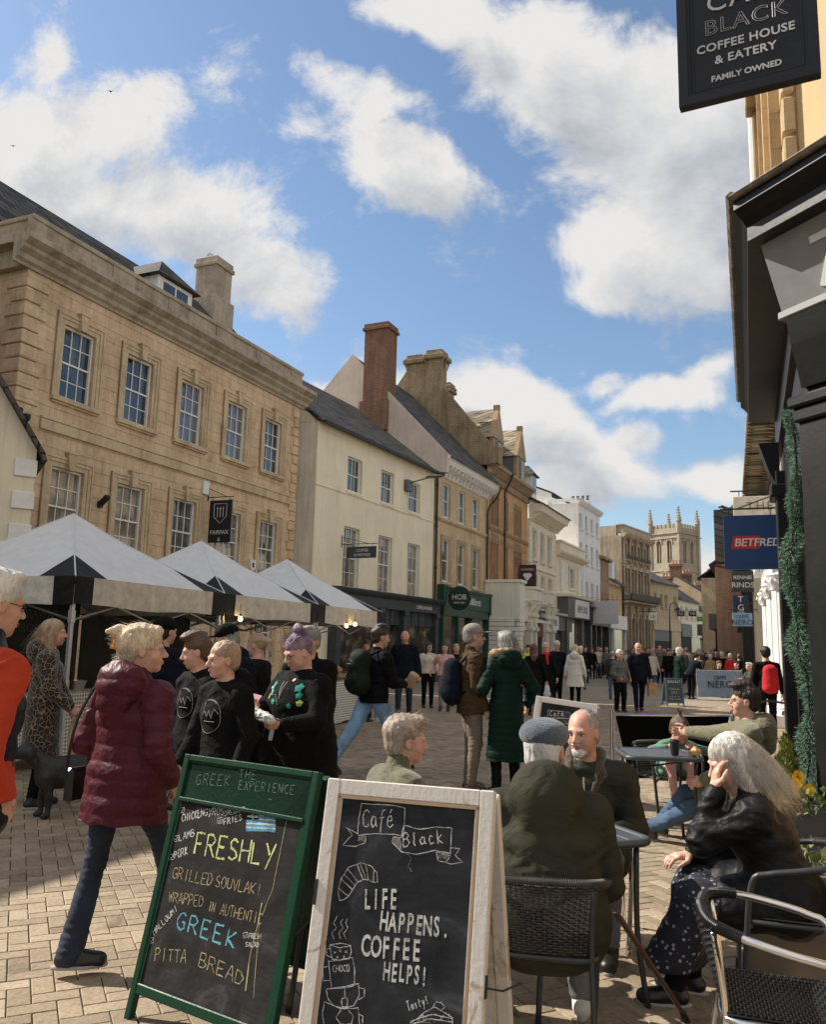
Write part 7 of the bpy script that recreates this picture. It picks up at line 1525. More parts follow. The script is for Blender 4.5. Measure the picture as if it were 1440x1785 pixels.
for k,(dx,dy,dz)in enumerate(((-.16,-.05,.13),(-.21,.02,.15),(-.12,.0,.17),(-.19,-.08,.08),(-.09,-.08,.10))):
 o=empty('pansy',(2.66+dx,5.60+dy,.62),label='yellow pansy flower in the slate planter beside the conifer',cat='flower',group='yellow pansies in the planter');m=MB();m.ring([(0,0,-.02),(.01,0,dz*.5),(0,0,dz)],.002,4)
 m.build('stem',M_leaf('stem_green',(.10,.16,.04),(.05,.09,.02))if 'stem_green' not in MATS else MATS['stem_green'],o);m=MB()
 for q in range(5):
  a=q*2*PI/5+k;cx,cz=.022*math.cos(a),.022*math.sin(a);pts=[(cx+.021*math.cos(t)-.0,-.012+.006*math.sin(t+a),dz+cz+.021*math.sin(t))for t in[2*PI*i/8 for i in range(8)]];m.add(pts+[(0,-.004,dz)],[(i,(i+1)%8,8)for i in range(8)])
 m.build('petals',M_leaf('pansy_yellow',(.85,.55,.02),(.80,.42,.01))if 'pansy_yellow' not in MATS else MATS['pansy_yellow'],o)
o=empty('bedding_plant',(2.62,5.52,.60),label='low pale leafed bedding plants along the front of the slate planter',cat='plant');m=MB();leafmesh(m,(0,0,.04),320,.17,.04,rr,.6,1.5,.45,.2,.5);m.build('foliage',MATS['ivy_leaf'],o)
gar=empty('garland',(*along(KB,202,4.28,.10),0),0,label='frosted green tinsel garland hanging down beside the black cafe pilaster',cat='garland');m=MB();rr=random.Random(21)
for i in range(13000):
 t=rr.random();z=.62+2.75*t;cx=.05*math.sin(t*9)+.02*math.sin(t*31);cy=.03*math.cos(t*7);a=rr.uniform(0,6.28);rad=(.032+.034*(1-t)+.020*math.sin(t*23)+.018*math.sin(t*51+1))*math.sqrt(rr.random())
 p=Vector((cx+rad*math.cos(a),cy+rad*math.sin(a),z));d=Vector((math.cos(a),math.sin(a),rr.uniform(-.9,.5))).normalized();s=d.cross(Vector((rr.gauss(0,1),rr.gauss(0,1),rr.gauss(0,1)))).normalized();L=rr.uniform(.018,.04)
 m.add([tuple(p-s*.0016),tuple(p+s*.0016),tuple(p+d*L+s*.0012),tuple(p+d*L-s*.0012)],[(0,1,2,3)])
m.build('foliage',M_leaf('frosted_needles',(.24,.36,.26),(.02,.09,.05),.6,45),gar);m=MB();m.ring([(.05*math.sin(t*9),.03*math.cos(t*7),.62+2.75*t)for t in[i/20 for i in range(21)]],.008,5);m.build('cord',M_black,gar)
def screen(name,A,B,h,mat,label,z0=.12,taper=.0,txt=()):
 A,B=Vector((*A,0)),Vector((*B,0));L=(B-A).length;u=(B-A)/L;r=empty(name,A,math.atan2(u.y,u.x),label=label,cat='windbreak')
 for x in(0,L):m=MB();m.rod((x,0,0),(x,0,h+.06),.022,seg=12);m.lathe([(.16,0),(.16,.012),(.03,.03)],(x,0,0),16);m.build('post',M_alu,r,smooth=40)
 m=MB();m.rod((0,0,h+.0),(L,0,h),.012);m.build('rail',M_alu,r)
 m=MB();nx_,nz_=16,8
 for sg in(-1,1):m.sheet(lambda u_,v:(.04+taper*(1-v)*1.0+(L-.08-2*taper*(1-v))*u_,sg*.004+.018*math.sin(u_*7)*math.sin(PI*v),z0+(h-z0)*v),nx_,nz_)
 c=m.build('canvas',mat,r,smooth=True)
 for(s,z,sz,mt_,kw)in txt:l=MB();text_mb(s,sz,l,frameT((L/2,-.03,z),(1,0,0),(0,0,1)),depth=.008,**kw);l.build('lettering',mt_,c)
 return r
screen('windbreak',(2.20,9.20),(3.60,9.45),.88,M_cloth('black_canvas',(.006,.006,.007),fold=.2),'black canvas windbreak between two steel posts behind the far table',.22,.16)
screen('windbreak',(9.62,28.3),(11.35,28.85),.98,M_plain('blue_canvas',(.20,.28,.42),.7,bump=.2,bscale=8),'pale blue coffee shop windbreak far down the street on the right',.10,0,[('CAFFÈ',.68,.17,M_navy,dict(spacing=1.1)),('NERO',.40,.34,M_navy,dict(spacing=1.15))])
bk_=empty('bicycle',(4.35,9.75,0),R(68),label='bicycle leaning against the wall beyond the olive hoodie man',cat='bicycle')
for x in(-.5,.5):
 m=MB();m.ring([(x+.33*math.cos(t),0,.34+.33*math.sin(t))for t in[2*PI*i/28 for i in range(29)]],.017,6,cap=False);w_=m.build('wheel',M_black,bk_,smooth=True);m=MB()
 for k in range(12):a=k*PI/6;m.rod((x,0,.34),(x+.32*math.cos(a),0,.34+.32*math.sin(a)),.0015,seg=3)
 m.build('spokes',M_alu,w_)
m=MB()
for a,c in(((-.5,0,.34),(-.15,0,.30)),((-.5,0,.34),(-.22,0,.82)),((-.22,0,.88),(-.13,0,.30)),((-.14,0,.30),(.34,0,.74)),((-.22,0,.80),(.32,0,.84)),((.5,0,.34),(.31,0,.95))):m.rod(a,c,.016)
m.build('frame',M_bp2,bk_,smooth=40);m=MB();m.ring(smooth_path([(.22,-.30,.99),(.30,-.2,1.02),(.32,0,1.0),(.30,.2,1.02),(.22,.30,.99)],4),.013,8);m.build('handlebar',M_black,bk_,smooth=40);m=MB();m.lathe([(.02,0),(.08,.02),(.07,.06),(.02,.07)],(-.24,0,.88),10,sx=1.7);m.build('saddle',M_black,bk_,smooth=40)
TPT,TA=(-3.75,9.3),20.5
M_tent=M_cloth('tent_canvas',(.64,.65,.655),.6,.05,.6,2.6,0);M_tentb=M_cloth('tent_black',(.014,.014,.016),.6,.1,.6,2.6,0)
M_tentv=M_cloth('valance_canvas',(.56,.52,.45),.8,.22,.6,3,0)
M_pole=M_metal('tent_pole',(.55,.56,.57),.4)
def tent(k,label):
 P=along(TPT,TA,3.0*k);r=base('market_tent',P,TA,label=label,cat='market stall tent',group='white and black market tents');w=3.0;ze,zv,za=2.24,1.93,3.22
 m=MB();c=[(0,0),(w,0),(w,w),(0,w)];A=Vector((w/2,w/2,za));g_=.018*1
 for i in range(4):
  a=Vector((*c[i],ze));b_=Vector((*c[(i+1)%4],ze));e=(b_-a).normalized();out=Vector((e.y,-e.x,0))
  Ra=a.lerp(A,.36)-Vector((0,0,.045));Rb=b_.lerp(A,.36)-Vector((0,0,.045));E1=a+e*.52;E2=b_-e*.52;Rm=Ra.lerp(Rb,.5)+Vector((0,0,.00));R2a=a.lerp(A,.68)-Vector((0,0,.055));R2b=b_.lerp(A,.68)-Vector((0,0,.055))
  v=[a,E1,Ra,E2,b_,Rb,R2a,R2b,A];m.add([tuple(x)for x in v],[(0,1,2)],1);m.add([tuple(x)for x in v],[(3,4,5)],1);m.add([tuple(x)for x in v],[(1,3,5,2),(2,5,7,6),(6,7,8)],0)
  L_=w;n=40
  for j in range(n):
   def vp(u,z):q=a+e*(L_*u)+out*(.012*math.sin(u*34+k)*(ze-z)/.31+.004);return(q.x,q.y,z+(.012*math.sin(u*11+k)if z<ze else 0)-(.02*math.sin(PI*u)if z<ze else 0))
   u0,u1=j/n,(j+1)/n;mi=1 if(u0*L_<.225 or u1*L_>L_-.225)else 2;m.add([vp(u0,zv),vp(u1,zv),vp(u1,ze),vp(u0,ze)],[(0,1,2,3)],mi)
 cn=m.build('canopy',[M_tent,M_tentb,M_tentv],r)
 s=MB()
 for i in range(4):s.ring([(*c[i],ze),tuple(Vector((*c[i],ze)).lerp(A,.36)-Vector((0,0,.04))),tuple(Vector((*c[i],ze)).lerp(A,.68)-Vector((0,0,.05))),tuple(A)],.009,5)
 s.build('seam',M_tent,cn)
 for i,(x,y)in enumerate(c):
  x_=x+(.05 if x==0 else-.05);y_=y+(.05 if y==0 else-.05);l=MB();l.bbox(x_-.022,x_+.022,y_-.022,y_+.022,.02,2.15,.004);l.bbox(x_-.03,x_+.03,y_-.03,y_+.03,1.72,1.86,.004);l.lathe([(.15,0),(.15,.04),(.04,.06)],(x_,y_,0),14);l.build('leg',M_pole,r)
 t=MB()
 for(p,q)in(((.05,.05),(w-.05,.05)),((w-.05,.05),(w-.05,w-.05)),((.05,w-.05),(w-.05,w-.05)),((.05,.05),(.05,w-.05))):
  for s_ in(0,1):
   mx=((p[0]+q[0])/2,(p[1]+q[1])/2);t.rod((*p,2.12 if s_ else 1.75),(*mx,1.75 if s_ else 2.12),.013,seg=5);t.rod((*mx,2.12 if s_ else 1.75),(*q,1.75 if s_ else 2.12),.013,seg=5)
 t.build('truss',M_pole,r)
 return r
for k,lb in enumerate(('largest and nearest white market tent with black corners, over the leopard coat woman','second white market tent with black corners, behind the youths','farthest white market tent with black corners, over the bread stall')):tent(k,lb)
def M_gingham():
 t=newmat('gingham');tc=t.n('ShaderNodeTexCoord');s=t.n('ShaderNodeSeparateXYZ');t.l(tc.outputs['Object'],s.inputs[0])
 def st(v):return t.math('LESS_THAN',t.math('FRACT',t.math('MULTIPLY',v,22)),.5)
 a=st(t.math('ADD',s.outputs[0],s.outputs[1]));b_=st(s.outputs[2]);t.col(t.ramp(t.math('MULTIPLY',t.math('ADD',a,b_),.5),[(0,(.78,.77,.74)),(.5,(.46,.47,.47)),(1,(.20,.21,.22))]));t.set(Roughness=.9);t.bump(t.noise(t.coord(),4,3,.5,1),.4,.05);return t.m
M_ging=M_gingham()
def counter(x0,x1,y0,y1,h,label,zb=.12):
 r=base('stall_counter',TPT,TA,label=label,cat='stall table');m=MB()
 def cl(u,v):return(x0+(x1-x0)*u,y0-.02*abs(math.sin(u*21))*(1-v)-.01,zb+(h-zb)*v+.02*math.sin(u*9)*(1-v))
 m.sheet(cl,60,6);m.sheet(lambda u,v:(x0-.015*abs(math.sin(u*15))*(1-v),y0+(y1-y0)*u,zb+(h-zb)*v),20,6);m.sheet(lambda u,v:(x1+.015*abs(math.sin(u*15))*(1-v),y0+(y1-y0)*u,zb+(h-zb)*v),20,6);m.add([(x0,y0-.01,h),(x1,y0-.01,h),(x1,y1,h),(x0,y1,h)],[(0,1,2,3)]);m.build('tablecloth',M_ging,r)
 m=MB();m.box(x0+.03,x1-.03,y0+.03,y1,h-.04,h-.004)
 for x in(x0+.08,x1-.08):m.box(x-.02,x+.02,y0+.1,y0+.14,0,h-.04);m.box(x-.02,x+.02,y1-.12,y1-.08,0,h-.04)
 m.build('trestle',M_pole,r);return r
counter(.1,2.75,.95,1.6,.86,'long stall table with grey gingham cloth under the nearest tent');counter(3.4,5.7,1.2,1.9,.86,'middle stall table with gingham cloth under the second tent');counter(6.12,8.75,.35,1.1,.84,'gingham covered bread table under the farthest tent',.05)
M_menu=M_plain('menu_black',(.010,.010,.011),.6)
for(x0,x1,y,lab,hd)in((.1,2.9,2.5,'black menu backboard with faint lettering behind the leopard coat woman',('PRAWNS','PROSECCO')),(3.1,5.9,2.6,'black menu backboard under the second tent',('BURGERS','FRESH')),(-2.0,-.1,1.6,'dark stall side panel at the left edge of the nearest tent',())):
 r=base('stall_backboard',TPT,TA,label=lab,cat='stall backboard');m=MB();m.bbox(x0,x1,y,y+.04,.55 if hd else 0,2.1,.004);bo=m.build('board',M_menu,r)
 l=MB();rr=random.Random(int(x0*10))
 for i,s_ in enumerate(hd):text_mb(s_,.17,l,frameT((x0+2.0,y-.004,1.82-i*.2),(1,0,0),(0,0,1)),depth=.003)
 if hd:
  for k in range(7):w_=rr.uniform(.3,.7);l.box(x0+2.0-w_/2,x0+2.0+w_/2,y-.004,y-.001,1.42-k*.10,1.445-k*.10)
  l.ring([(x0+.7+.3*math.cos(t),y-.003,1.62+.3*math.sin(t))for t in[2*PI*i/24 for i in range(25)]],.006,4)
  l.build('lettering',M_plain('faint_print',(.10,.10,.10),.6,bump=0)if 'faint_print' not in MATS else MATS['faint_print'],bo)
M_crust=M_plain('bread_crust',(.42,.24,.10),.7,var=.35,scale=20,bump=.5,bscale=40,bdist=.01);rr=random.Random(4)
def Wt(x,y,z):a=R(90-TA);return(TPT[0]+x*math.cos(a)-y*math.sin(a),TPT[1]+x*math.sin(a)+y*math.cos(a),z)
n_=0;place_=['left end','middle','right end']
for i in range(6):
 for j in range(2):
  x=6.35+i*.40;y=.50+j*.26;m=MB();rx,ry,rz=rr.uniform(.13,.17),rr.uniform(.09,.11),rr.uniform(.06,.08)
  m.lathe([(.3,-.9),(.75,-.6),(1,-.1),(.9,.35),(.6,.75),(.2,.98)],seg=14)
  m.v=[(p[0]*rx,p[1]*ry,p[2]*rz+rz)for p in m.v]
  for z in range(1 if(i+j)%2 else 2):
   o=m.build('bread_loaf',M_crust,smooth=True,label='round brown loaf piled on the gingham bread table',cat='bread',group='loaves on the bread table')if z==0 else o.copy()
   if z:COL.objects.link(o)
   o.location=Wt(x,y,.845+z*rz*1.6);o.rotation_euler=(0,0,rr.uniform(0,3))
for k,x in enumerate((.5,1.0,1.6,2.2)):
 m=MB();m.lathe([(.06,0),(.09,.1),(.10,.14),(.09,.14),(.05,.02)],seg=12);o=m.build('serving_tub',M_alu,smooth=40,label='small metal serving tub on the counter of the nearest tent',cat='tub',group='tubs on the near counter');o.location=Wt(x,1.25,.862)
rr=random.Random(31)
for k in range(12):
 m=MB();m.lathe([(.03,0),(.033,.12),(.012,.17),(.012,.21),(.005,.215)],seg=10);o=m.build('sauce_bottle',[M_plain('red_sauce',(.4,.04,.02),.3),M_plain('yellow_sauce',(.55,.35,.04),.3),M_plain('white_tub',(.6,.6,.56),.5)][k%3],smooth=40,label='small plastic sauce bottle in the row at the back of the stall counters',cat='bottle',group='sauce bottles on the stall counters');o.location=Wt(.3+k*.19 if k<8 else 3.6+(k-8)*.4,1.45+rr.uniform(-.05,.05)if k<8 else 1.5,.862)
for k in range(5):
 m=MB();m.bbox(-.17,.17,-.12,.12,0,.14,.01);o=m.build('crate',M_plain('crate_wood',(.33,.22,.12),.8,bump=.4),label='small brown crate on the middle stall counter',cat='crate',group='crates on the middle counter');o.location=Wt(3.7+k*.42,1.38,.862)
tb=newmat('bulb_glow');tb.b.inputs['Emission Color'].default_value=(1,.62,.22,1);tb.b.inputs['Emission Strength'].default_value=9;tb.col((1,.7,.3))
for(px,py,Y,lb)in((419,1079,12.4,'leftmost glowing festoon bulb beside the middle tent pole'),(543,1098,14.8,'glowing bulb left of the farthest visible tent pole'),(604,1091,16.0,'glowing bulb in front of the coffee shop window'),(619,1088,16.2,'rightmost glowing bulb under the far tent valance')):
 c=Dp(px,py,Y);o=empty('festoon_bulb',c,label=lb,cat='light bulb',group='lit festoon bulbs');m=MB();m.lathe([(.005,-.035),(.028,-.02),(.034,0),(.026,.025),(.014,.04)],seg=12);m.build('bulb',tb.m,o,smooth=True);m=MB();m.lathe([(.016,.04),(.016,.08)],seg=8);m.rod((0,0,.08),(0,0,.22),.004);m.build('socket',M_black,o)
C_=M_cloth
def M_plaid(n,c1,c2,f=14):
 t=newmat(n);s=t.n('ShaderNodeSeparateXYZ');t.l(t.coord(),s.inputs[0]);a=t.math('LESS_THAN',t.math('FRACT',t.math('MULTIPLY',s.outputs[0],f)),.3);b=t.math('LESS_THAN',t.math('FRACT',t.math('MULTIPLY',s.outputs[2],f)),.3)
 t.col(t.ramp(t.math('MULTIPLY',t.math('ADD',a,b),.5),[(0,c1),(1,c2)]));t.set(Roughness=.9);return t.m
def M_leopard():
 t=newmat('leopard_fabric');v=t.coord(scale=(1,1,.8));vo=t.n('ShaderNodeTexVoronoi',feature='DISTANCE_TO_EDGE');t.l(v,vo.inputs['Vector']);vo.inputs['Scale'].default_value=25;d=t.noise(v,26,4)
 e=t.math('ADD',vo.outputs['Distance'],t.math('MULTIPLY',t.math('SUBTRACT',d,.5),.22));t.col(t.ramp(e,[(.0,(.26,.19,.12)),(.035,(.20,.13,.08)),(.07,(.012,.009,.008)),(.26,(.010,.008,.007)),(.34,(.05,.026,.016)),(.45,(.04,.02,.012))]));t.set(Roughness=.9);t.b.inputs['Sheen Weight'].default_value=.3;t.bump(t.noise(v,60,3),.3,.01);return t.m
def M_dots(n,c,c2):
 t=newmat(n);vo=t.n('ShaderNodeTexVoronoi');t.l(t.coord(),vo.inputs['Vector']);vo.inputs['Scale'].default_value=36;t.col(t.ramp(vo.outputs['Distance'],[(.22,c2),(.27,c)]));t.set(Roughness=.85);t.bump(t.noise(t.coord(),8,3),.4,.03);return t.m
def M_knit(n,c,c2,sc=70):
 t=newmat(n);a=t.noise(t.coord(),sc,4,.7);t.col(t.ramp(a,[(.35,c2),(.6,c)]));t.set(Roughness=.95);t.b.inputs['Sheen Weight'].default_value=.4;t.bump(a,.7,.015);return t.m
def M_denim(n,c):
 t=newmat(n);a=t.noise(t.coord(scale=(1,1,.4)),7,5,.6);b=t.noise(t.coord(),180,2);t.col(t.mix(.3,t.ramp(a,[(.3,tuple(x*.6 for x in c)),(.65,tuple(min(1,x*1.5)for x in c))]),t.ramp(b,[(.3,(.6,.6,.6)),(.7,(1.2,1.2,1.2))]),'MULTIPLY'));t.set(Roughness=.9);t.bump(t.math('ADD',t.noise(t.coord(),14,3,.5,1),t.math('MULTIPLY',b,.1)),.35,.02);return t.m
m_burg=C_('burgundy_nylon',(.13,.016,.034),.5,.15,.25,16,.1);m_olive=C_('olive_cotton',(.068,.067,.045),.75,.15,.45,8,.1);m_dolive=C_('dark_olive_nylon',(.045,.046,.030),.55,.15,.3,10,.1)
m_blk=C_('black_cotton',(.012,.012,.013),.85,.3,.4,10,.15);m_blkn=C_('black_nylon',(.012,.012,.014),.52,.3,.35,14,.1);m_nvy=C_('navy_wool',(.014,.018,.032),.85,.25,.35,9);m_dgreen=C_('bottle_green_nylon',(.009,.036,.029),.62,.2,.25,12,.1)
m_brn=C_('brown_canvas',(.110,.070,.036),.8,.15,.45,9);m_orange=C_('orange_fleece',(.40,.042,.018),.95,.1,.3,7,.4);m_white=C_('white_parka',(.68,.66,.60),.8,.05,.35,8);m_pink=C_('pink_sweater',(.62,.36,.33),.9,.08,.4,9,.3)
m_fleece=M_knit('olive_fleece',(.17,.16,.085),(.09,.085,.045),60);m_teddy=M_knit('green_teddy',(.13,.12,.060),(.05,.048,.024),45);m_denim=M_denim('dark_denim',(.013,.020,.038));m_ldenim=M_denim('light_denim',(.20,.34,.52));m_mdenim=M_denim('mid_denim',(.055,.10,.17));m_gdenim=M_denim('grey_denim',(.14,.14,.145))
m_taupe=C_('taupe_trousers',(.16,.13,.10),.85,.12,.45,8);m_rust=C_('rust_wool',(.26,.10,.04),.9);m_tan=C_('tan_wool',(.40,.27,.16),.9);m_red=C_('red_wool',(.50,.025,.03),.9);m_blue=C_('teal_nylon',(.03,.14,.20),.6);m_grey=C_('grey_wool',(.12,.12,.125),.9);m_cream=C_('cream_wool',(.55,.50,.42),.9);m_hivis=C_('hi_vis',(.45,.62,.03),.7);m_wine=C_('wine_wool',(.16,.02,.04),.9)
m_tweed=M_knit('blue_tweed',(.075,.10,.135),(.035,.048,.068),90);m_capg=C_('grey_cap',(.24,.22,.20),.85);m_cream_hat=C_('cream_hat',(.55,.52,.47),.9);m_fur=M_hair('hood_fur',(.42,.32,.20),(.16,.10,.06))
M_bplas=M_plain('black_plastic',(.012,.012,.012),.3,bump=0);M_sung=M_plain('sunglass_black',(.008,.008,.009),.1,bump=0,spec=.8);M_wire=M_metal('wire_frame',(.5,.42,.36),.3)
sh_brown=M_plain('brown_leather',(.085,.050,.030),.4,var=.25);sh_white=M_plain('white_trainer',(.55,.54,.52),.55)
def decal(J,name,mat,parts,local,depth=.004,spread=0):
 pass
def project_decal(J,garment,name,mat,strokes,w=.004,front=True,fill=False):
 g=[c for c in J['root'].children if c.name.split('.')[0]==garment][0];me=g.data
 from mathutils.bvhtree import BVHTree
 t=BVHTree.FromPolygons([v.co for v in me.vertices],[tuple(p.vertices)for p in me.polygons]);mb=MB();X,Y,sp=J['X'],J['Y'],J['sp'];D_=Y if front is True else(-Y if front is False else Vector(front));Xd=X if front is True else(-X if front is False else sp.cross(-D_).normalized())
 o0=J['chest']+D_*.6
 def hit(a,b):
  h=t.ray_cast(o0+Xd*a+sp*b,-D_)
  return(h[0]+h[1]*.003,h[1])if h[0]is not None else None
 for st in strokes:
  if fill:
   c=(sum(p[0]for p in st)/len(st),sum(p[1]for p in st)/len(st));H=[hit(*p)for p in st];hc_=hit(*c)
   if any(h is None for h in H)or hc_ is None:continue
   n=len(st);mb.add([tuple(h[0])for h in H]+[tuple(hc_[0]+hc_[1]*.002)],[(i,(i+1)%n,n)for i in range(n)]);continue
  Q=[]
  for i in range(len(st)-1):
   for k in range(3):u=k/3;Q.append((st[i][0]*(1-u)+st[i+1][0]*u,st[i][1]*(1-u)+st[i+1][1]*u))
  Q.append(st[-1]);H=[hit(*q)for q in Q];P=[h[0]for h in H if h is not None]
  if len(P)>1:mb.ring(P,w*.5,4,flat=.5)
 if mb.v:mb.build(name,mat,g)
circ=lambda cx,cy,r,n=20,a0=0,a1=2*PI:[(cx+r*math.cos(a0+(a1-a0)*i/n),cy+r*math.sin(a0+(a1-a0)*i/n))for i in range(n+1)]
m_print=M_plain('white_print',(.28,.27,.26),.8,bump=0)
def world_item(J,name,cat,label,fn,group=None):
 o=empty(name,(0,0,0),0,label=label,cat=cat,group=group);o.matrix_world=J['T'];fn(o);return o
J1=person((-1.43,4.40,0),26,H=1.64,sex='f',lod='near',lean=3,hturn=50,nod=-2,feet={-1:((-.03,-.25,0),48),1:((.09,.40,0.0),10)},hands={-1:(-.22,.14,.88),1:(.22,.10,.86)},hcurl=60,top=dict(mat=m_burg,hood=1.35,hem=.22,flare=.03,th=.030,quilt=.080,qamp=.008,amp=.006,seed=3,collar=.05,name='coat'),legs=dict(mat=m_denim,flare=1.5,w=.84),shoe=M_plain('black_boot',(.012,.011,.010),.35),hair='clip',hairc='blond',glasses=M_wire,build=1.14,strand=dict(n=420,length=.075,spread=.02,rad=.0011,wind=(0,-.2,.1),flow=lambda p:(0,-1.0,.25 if p.z>0 else-.3),zmin=-.08),label='woman in burgundy quilted coat and dark jeans walking, blond hair in a claw clip',cat='person')
def _clip(o):
 m=MB();Mh,hc,hs=J1['Mh'],J1['hc'],J1['hs']
 for s_ in(-1,1):
  for k in range(5):m.ring([tuple(Mh@Vector((s_*.012,-.10-.01*k,.11-.022*k))+hc),tuple(Mh@Vector((s_*.035,-.135-.008*k,.10-.02*k))+hc),tuple(Mh@Vector((s_*.030,-.115,.085-.02*k))+hc)],.0065,6)
  m.ring([tuple(Mh@Vector((s_*.02,-.118,.12))+hc),tuple(Mh@Vector((s_*.02,-.155,.02))+hc)],.010,8)
 m.build('claw',M_plain('amber_plastic',(.75,.28,.02),.2,coat=.5),o,smooth=40)
world_item(J1,'hair_clip','hair clip','amber claw clip holding the blond hair of the burgundy coat woman',_clip)
def _bag1(o):
 m=MB();m.bbox(-.335,-.275,-.10,.04,.72,.90,.02);m.build('body',M_blkn_,o);m=MB();m.ring(smooth_path([(-.31,-.10,.87),(-.26,-.10,1.15),(-.17,-.02,1.38),(-.25,.04,1.15),(-.31,.03,.87)],4),.008,6);m.build('strap',M_blkn_,o)
M_blkn_=M_plain('black_leather',(.012,.011,.011),.35,bump=.3)
world_item(J1,'shoulder_bag','bag','black shoulder bag on the far side of the burgundy coat woman',_bag1)
J2=person((-1.66,3.20,0),36,H=1.84,lod='near',lean=3,hturn=4,nod=6,hands={1:(.17,.07,.96),-1:(-.17,.10,.96)},elb={1:(.8,-1,0),-1:(-.5,-1,0)},hcurl=60,top=dict(mat=m_orange,th=.026,hem=.0,collar=.04,amp=.008,name='fleece'),legs=dict(mat=m_denim),hair='short',hairc='white',glasses=M_bplas,build=1.12,fat=.5,skin=SK2,strand=dict(n=420,length=.055,spread=.05,rad=.0010,wind=(0,.2,.3)),label='white haired man in orange fleece and navy quilted gilet at the left edge',cat='person')
P_,sp_,X_,Y_,nb_,sh_=[J2[k]for k in('P','sp','X','Y','nb','sh')]
pr=[rc(J2['mid'],.158,J2['chest'],.168,ax=X_,fs=1.32,k=.04),rc(J2['chest'],.166,P_+sp_*.44,.125,ax=X_,fs=1.38,k=.04),rc(P_+Vector((0,0,-.06)),.17,J2['mid'],.158,ax=X_,fs=1.3,k=.04),rc(nb_-sp_*.03,.10,sh_[1]*.8+nb_*.2,.078,k=.03),rc(nb_-sp_*.03,.10,sh_[-1]*.8+nb_*.2,.078,k=.03),rc(nb_,.085,nb_+sp_*.06,.082,k=.02),rc(nb_+sp_*.14,.07,nb_+sp_*.03,.062,k=.01,sub=True)]
V,Fq=sdf_mesh(pr,.011,.03,fold_disp(.005,quilt=.085,qamp=.008));np_obj('gilet',[(V,Fq,0)],[C_('navy_nylon',(.012,.016,.030),.45,.2,.3)],J2['root'])
J3=person((-3.46,8.10,0),70,H=1.74,sex='f',lod='mid',hturn=0,nod=0,hands={1:(.20,.24,.92),-1:(-.22,.26,.82)},hcurl=55,top=dict(mat=M_leopard(),hem=.50,flare=.02,th=.03,amp=.006,hood=1,name='coat'),legs=dict(mat=m_blk),hair='long',hairc='fair',shoe=M_plain('dark_boot',(.02,.02,.022),.5),label='blond woman in a long leopard print coat under the nearest tent',cat='person',strand=dict(n=120,length=.26,rad=.0018))
def paperbag(loc,rz,label,w=.26,d=.12,h=.34,mat=None):
 o=empty('paper_bag',loc,rz,label=label,cat='bag');m=MB()
 def f(u,v):
  a=u*2*PI;x=w/2*max(-1,min(1,1.5*math.cos(a)));y=d/2*max(-1,min(1,1.5*math.sin(a)));return(x*(1-.04*v)+.008*math.sin(v*9+u*12),y*(1-.1*v)+.008*math.sin(v*11+u*17),h*v)
 m.sheet(f,28,8);m.add([(-w/2,-d/2,0),(w/2,-d/2,0),(w/2,d/2,0),(-w/2,d/2,0)],[(0,1,2,3)]);m.build('sack',mat or M_plain('kraft_paper',(.40,.25,.13),.85,bump=.3,bscale=12,bdist=.02),o);m=MB()
 for y in(-d*.4,d*.4):m.ring(smooth_path([(-.05,y,h-.02),(-.045,y*.5,h+.06),(.045,y*.5,h+.06),(.05,y,h-.02)],3),.003,5)
 m.build('handle',MATS.get('kraft_paper')or mat,o);return o
paperbag(J3['W']((.26,.38,.44)),.4,'brown paper bag held by the leopard coat woman')
def dog():
 root=empty('dog',(-2.98,7.70,0),R(205),label='black labrador standing on the paving below the leopard coat woman',cat='dog')
 root.scale=(.88,.88,.95);p=[]
 p+=[rc((.22,0,.42),.125,(-.05,0,.44),.115,ax=(0,1,0),fs=.85),rc((-.05,0,.44),.112,(-.28,0,.45),.105,ax=(0,1,0),fs=.85),rc((.24,0,.36),.105,(.10,0,.35),.10,k=.04),rc((.28,0,.48),.085,(.42,0,.58),.070),el((.45,0,.60),(.085,.068,.068)),rc((.47,0,.585),.046,(.585,0,.555),.033,k=.02),el((.40,.07,.59),(.028,.014,.05)),el((.40,-.07,.59),(.028,.014,.05))]
 for y,fx,bx in((.075,.20,-.30),(-.075,.26,-.24)):
  p+=[rc((.22,y*.9,.36),.062,(fx+.0,y,.20),.034),rc((fx,y,.20),.031,(fx,y,.05),.025),el((fx+.025,y,.025),(.045,.03,.026)),rc((-.26,y*.9,.42),.088,(bx+.08,y,.30),.055),rc((bx+.08,y,.30),.05,(bx-.07,y,.19),.028),rc((bx-.07,y,.19),.026,(bx-.03,y,.05),.023),el((bx,y,.025),(.045,.029,.025))]
 p+=[rc((-.36,0,.50),.035,(-.50,0,.40),.024),rc((-.50,0,.40),.024,(-.58,0,.30),.012)]
 V,F=sdf_mesh(p,.010,.03,lambda V,N:.0015*vn(V,60,2));M_d=M_hair('dog_fur',(.030,.028,.027),(.007,.007,.007));np_obj('body',[(V,F,0)],[M_d],root);m=MB();m.lathe([(.012,-.012),(.016,0),(.010,.012)],(.612,0,.565),8);m.build('nose',M_bplas,root);m=MB()
 for y in(-.035,.035):m.lathe([(.003,-.008),(.009,0),(.003,.008)],(.512,y,.625),8)
 m.build('eye',M_bplas,root);m=MB();m.ring([(.33+.02*math.sin(t),.083*math.cos(t),.53+.083*math.sin(t)*.9)for t in[2*PI*i/16 for i in range(17)]],.008,5);m.build('collar',M_blkn_,root)
dog()
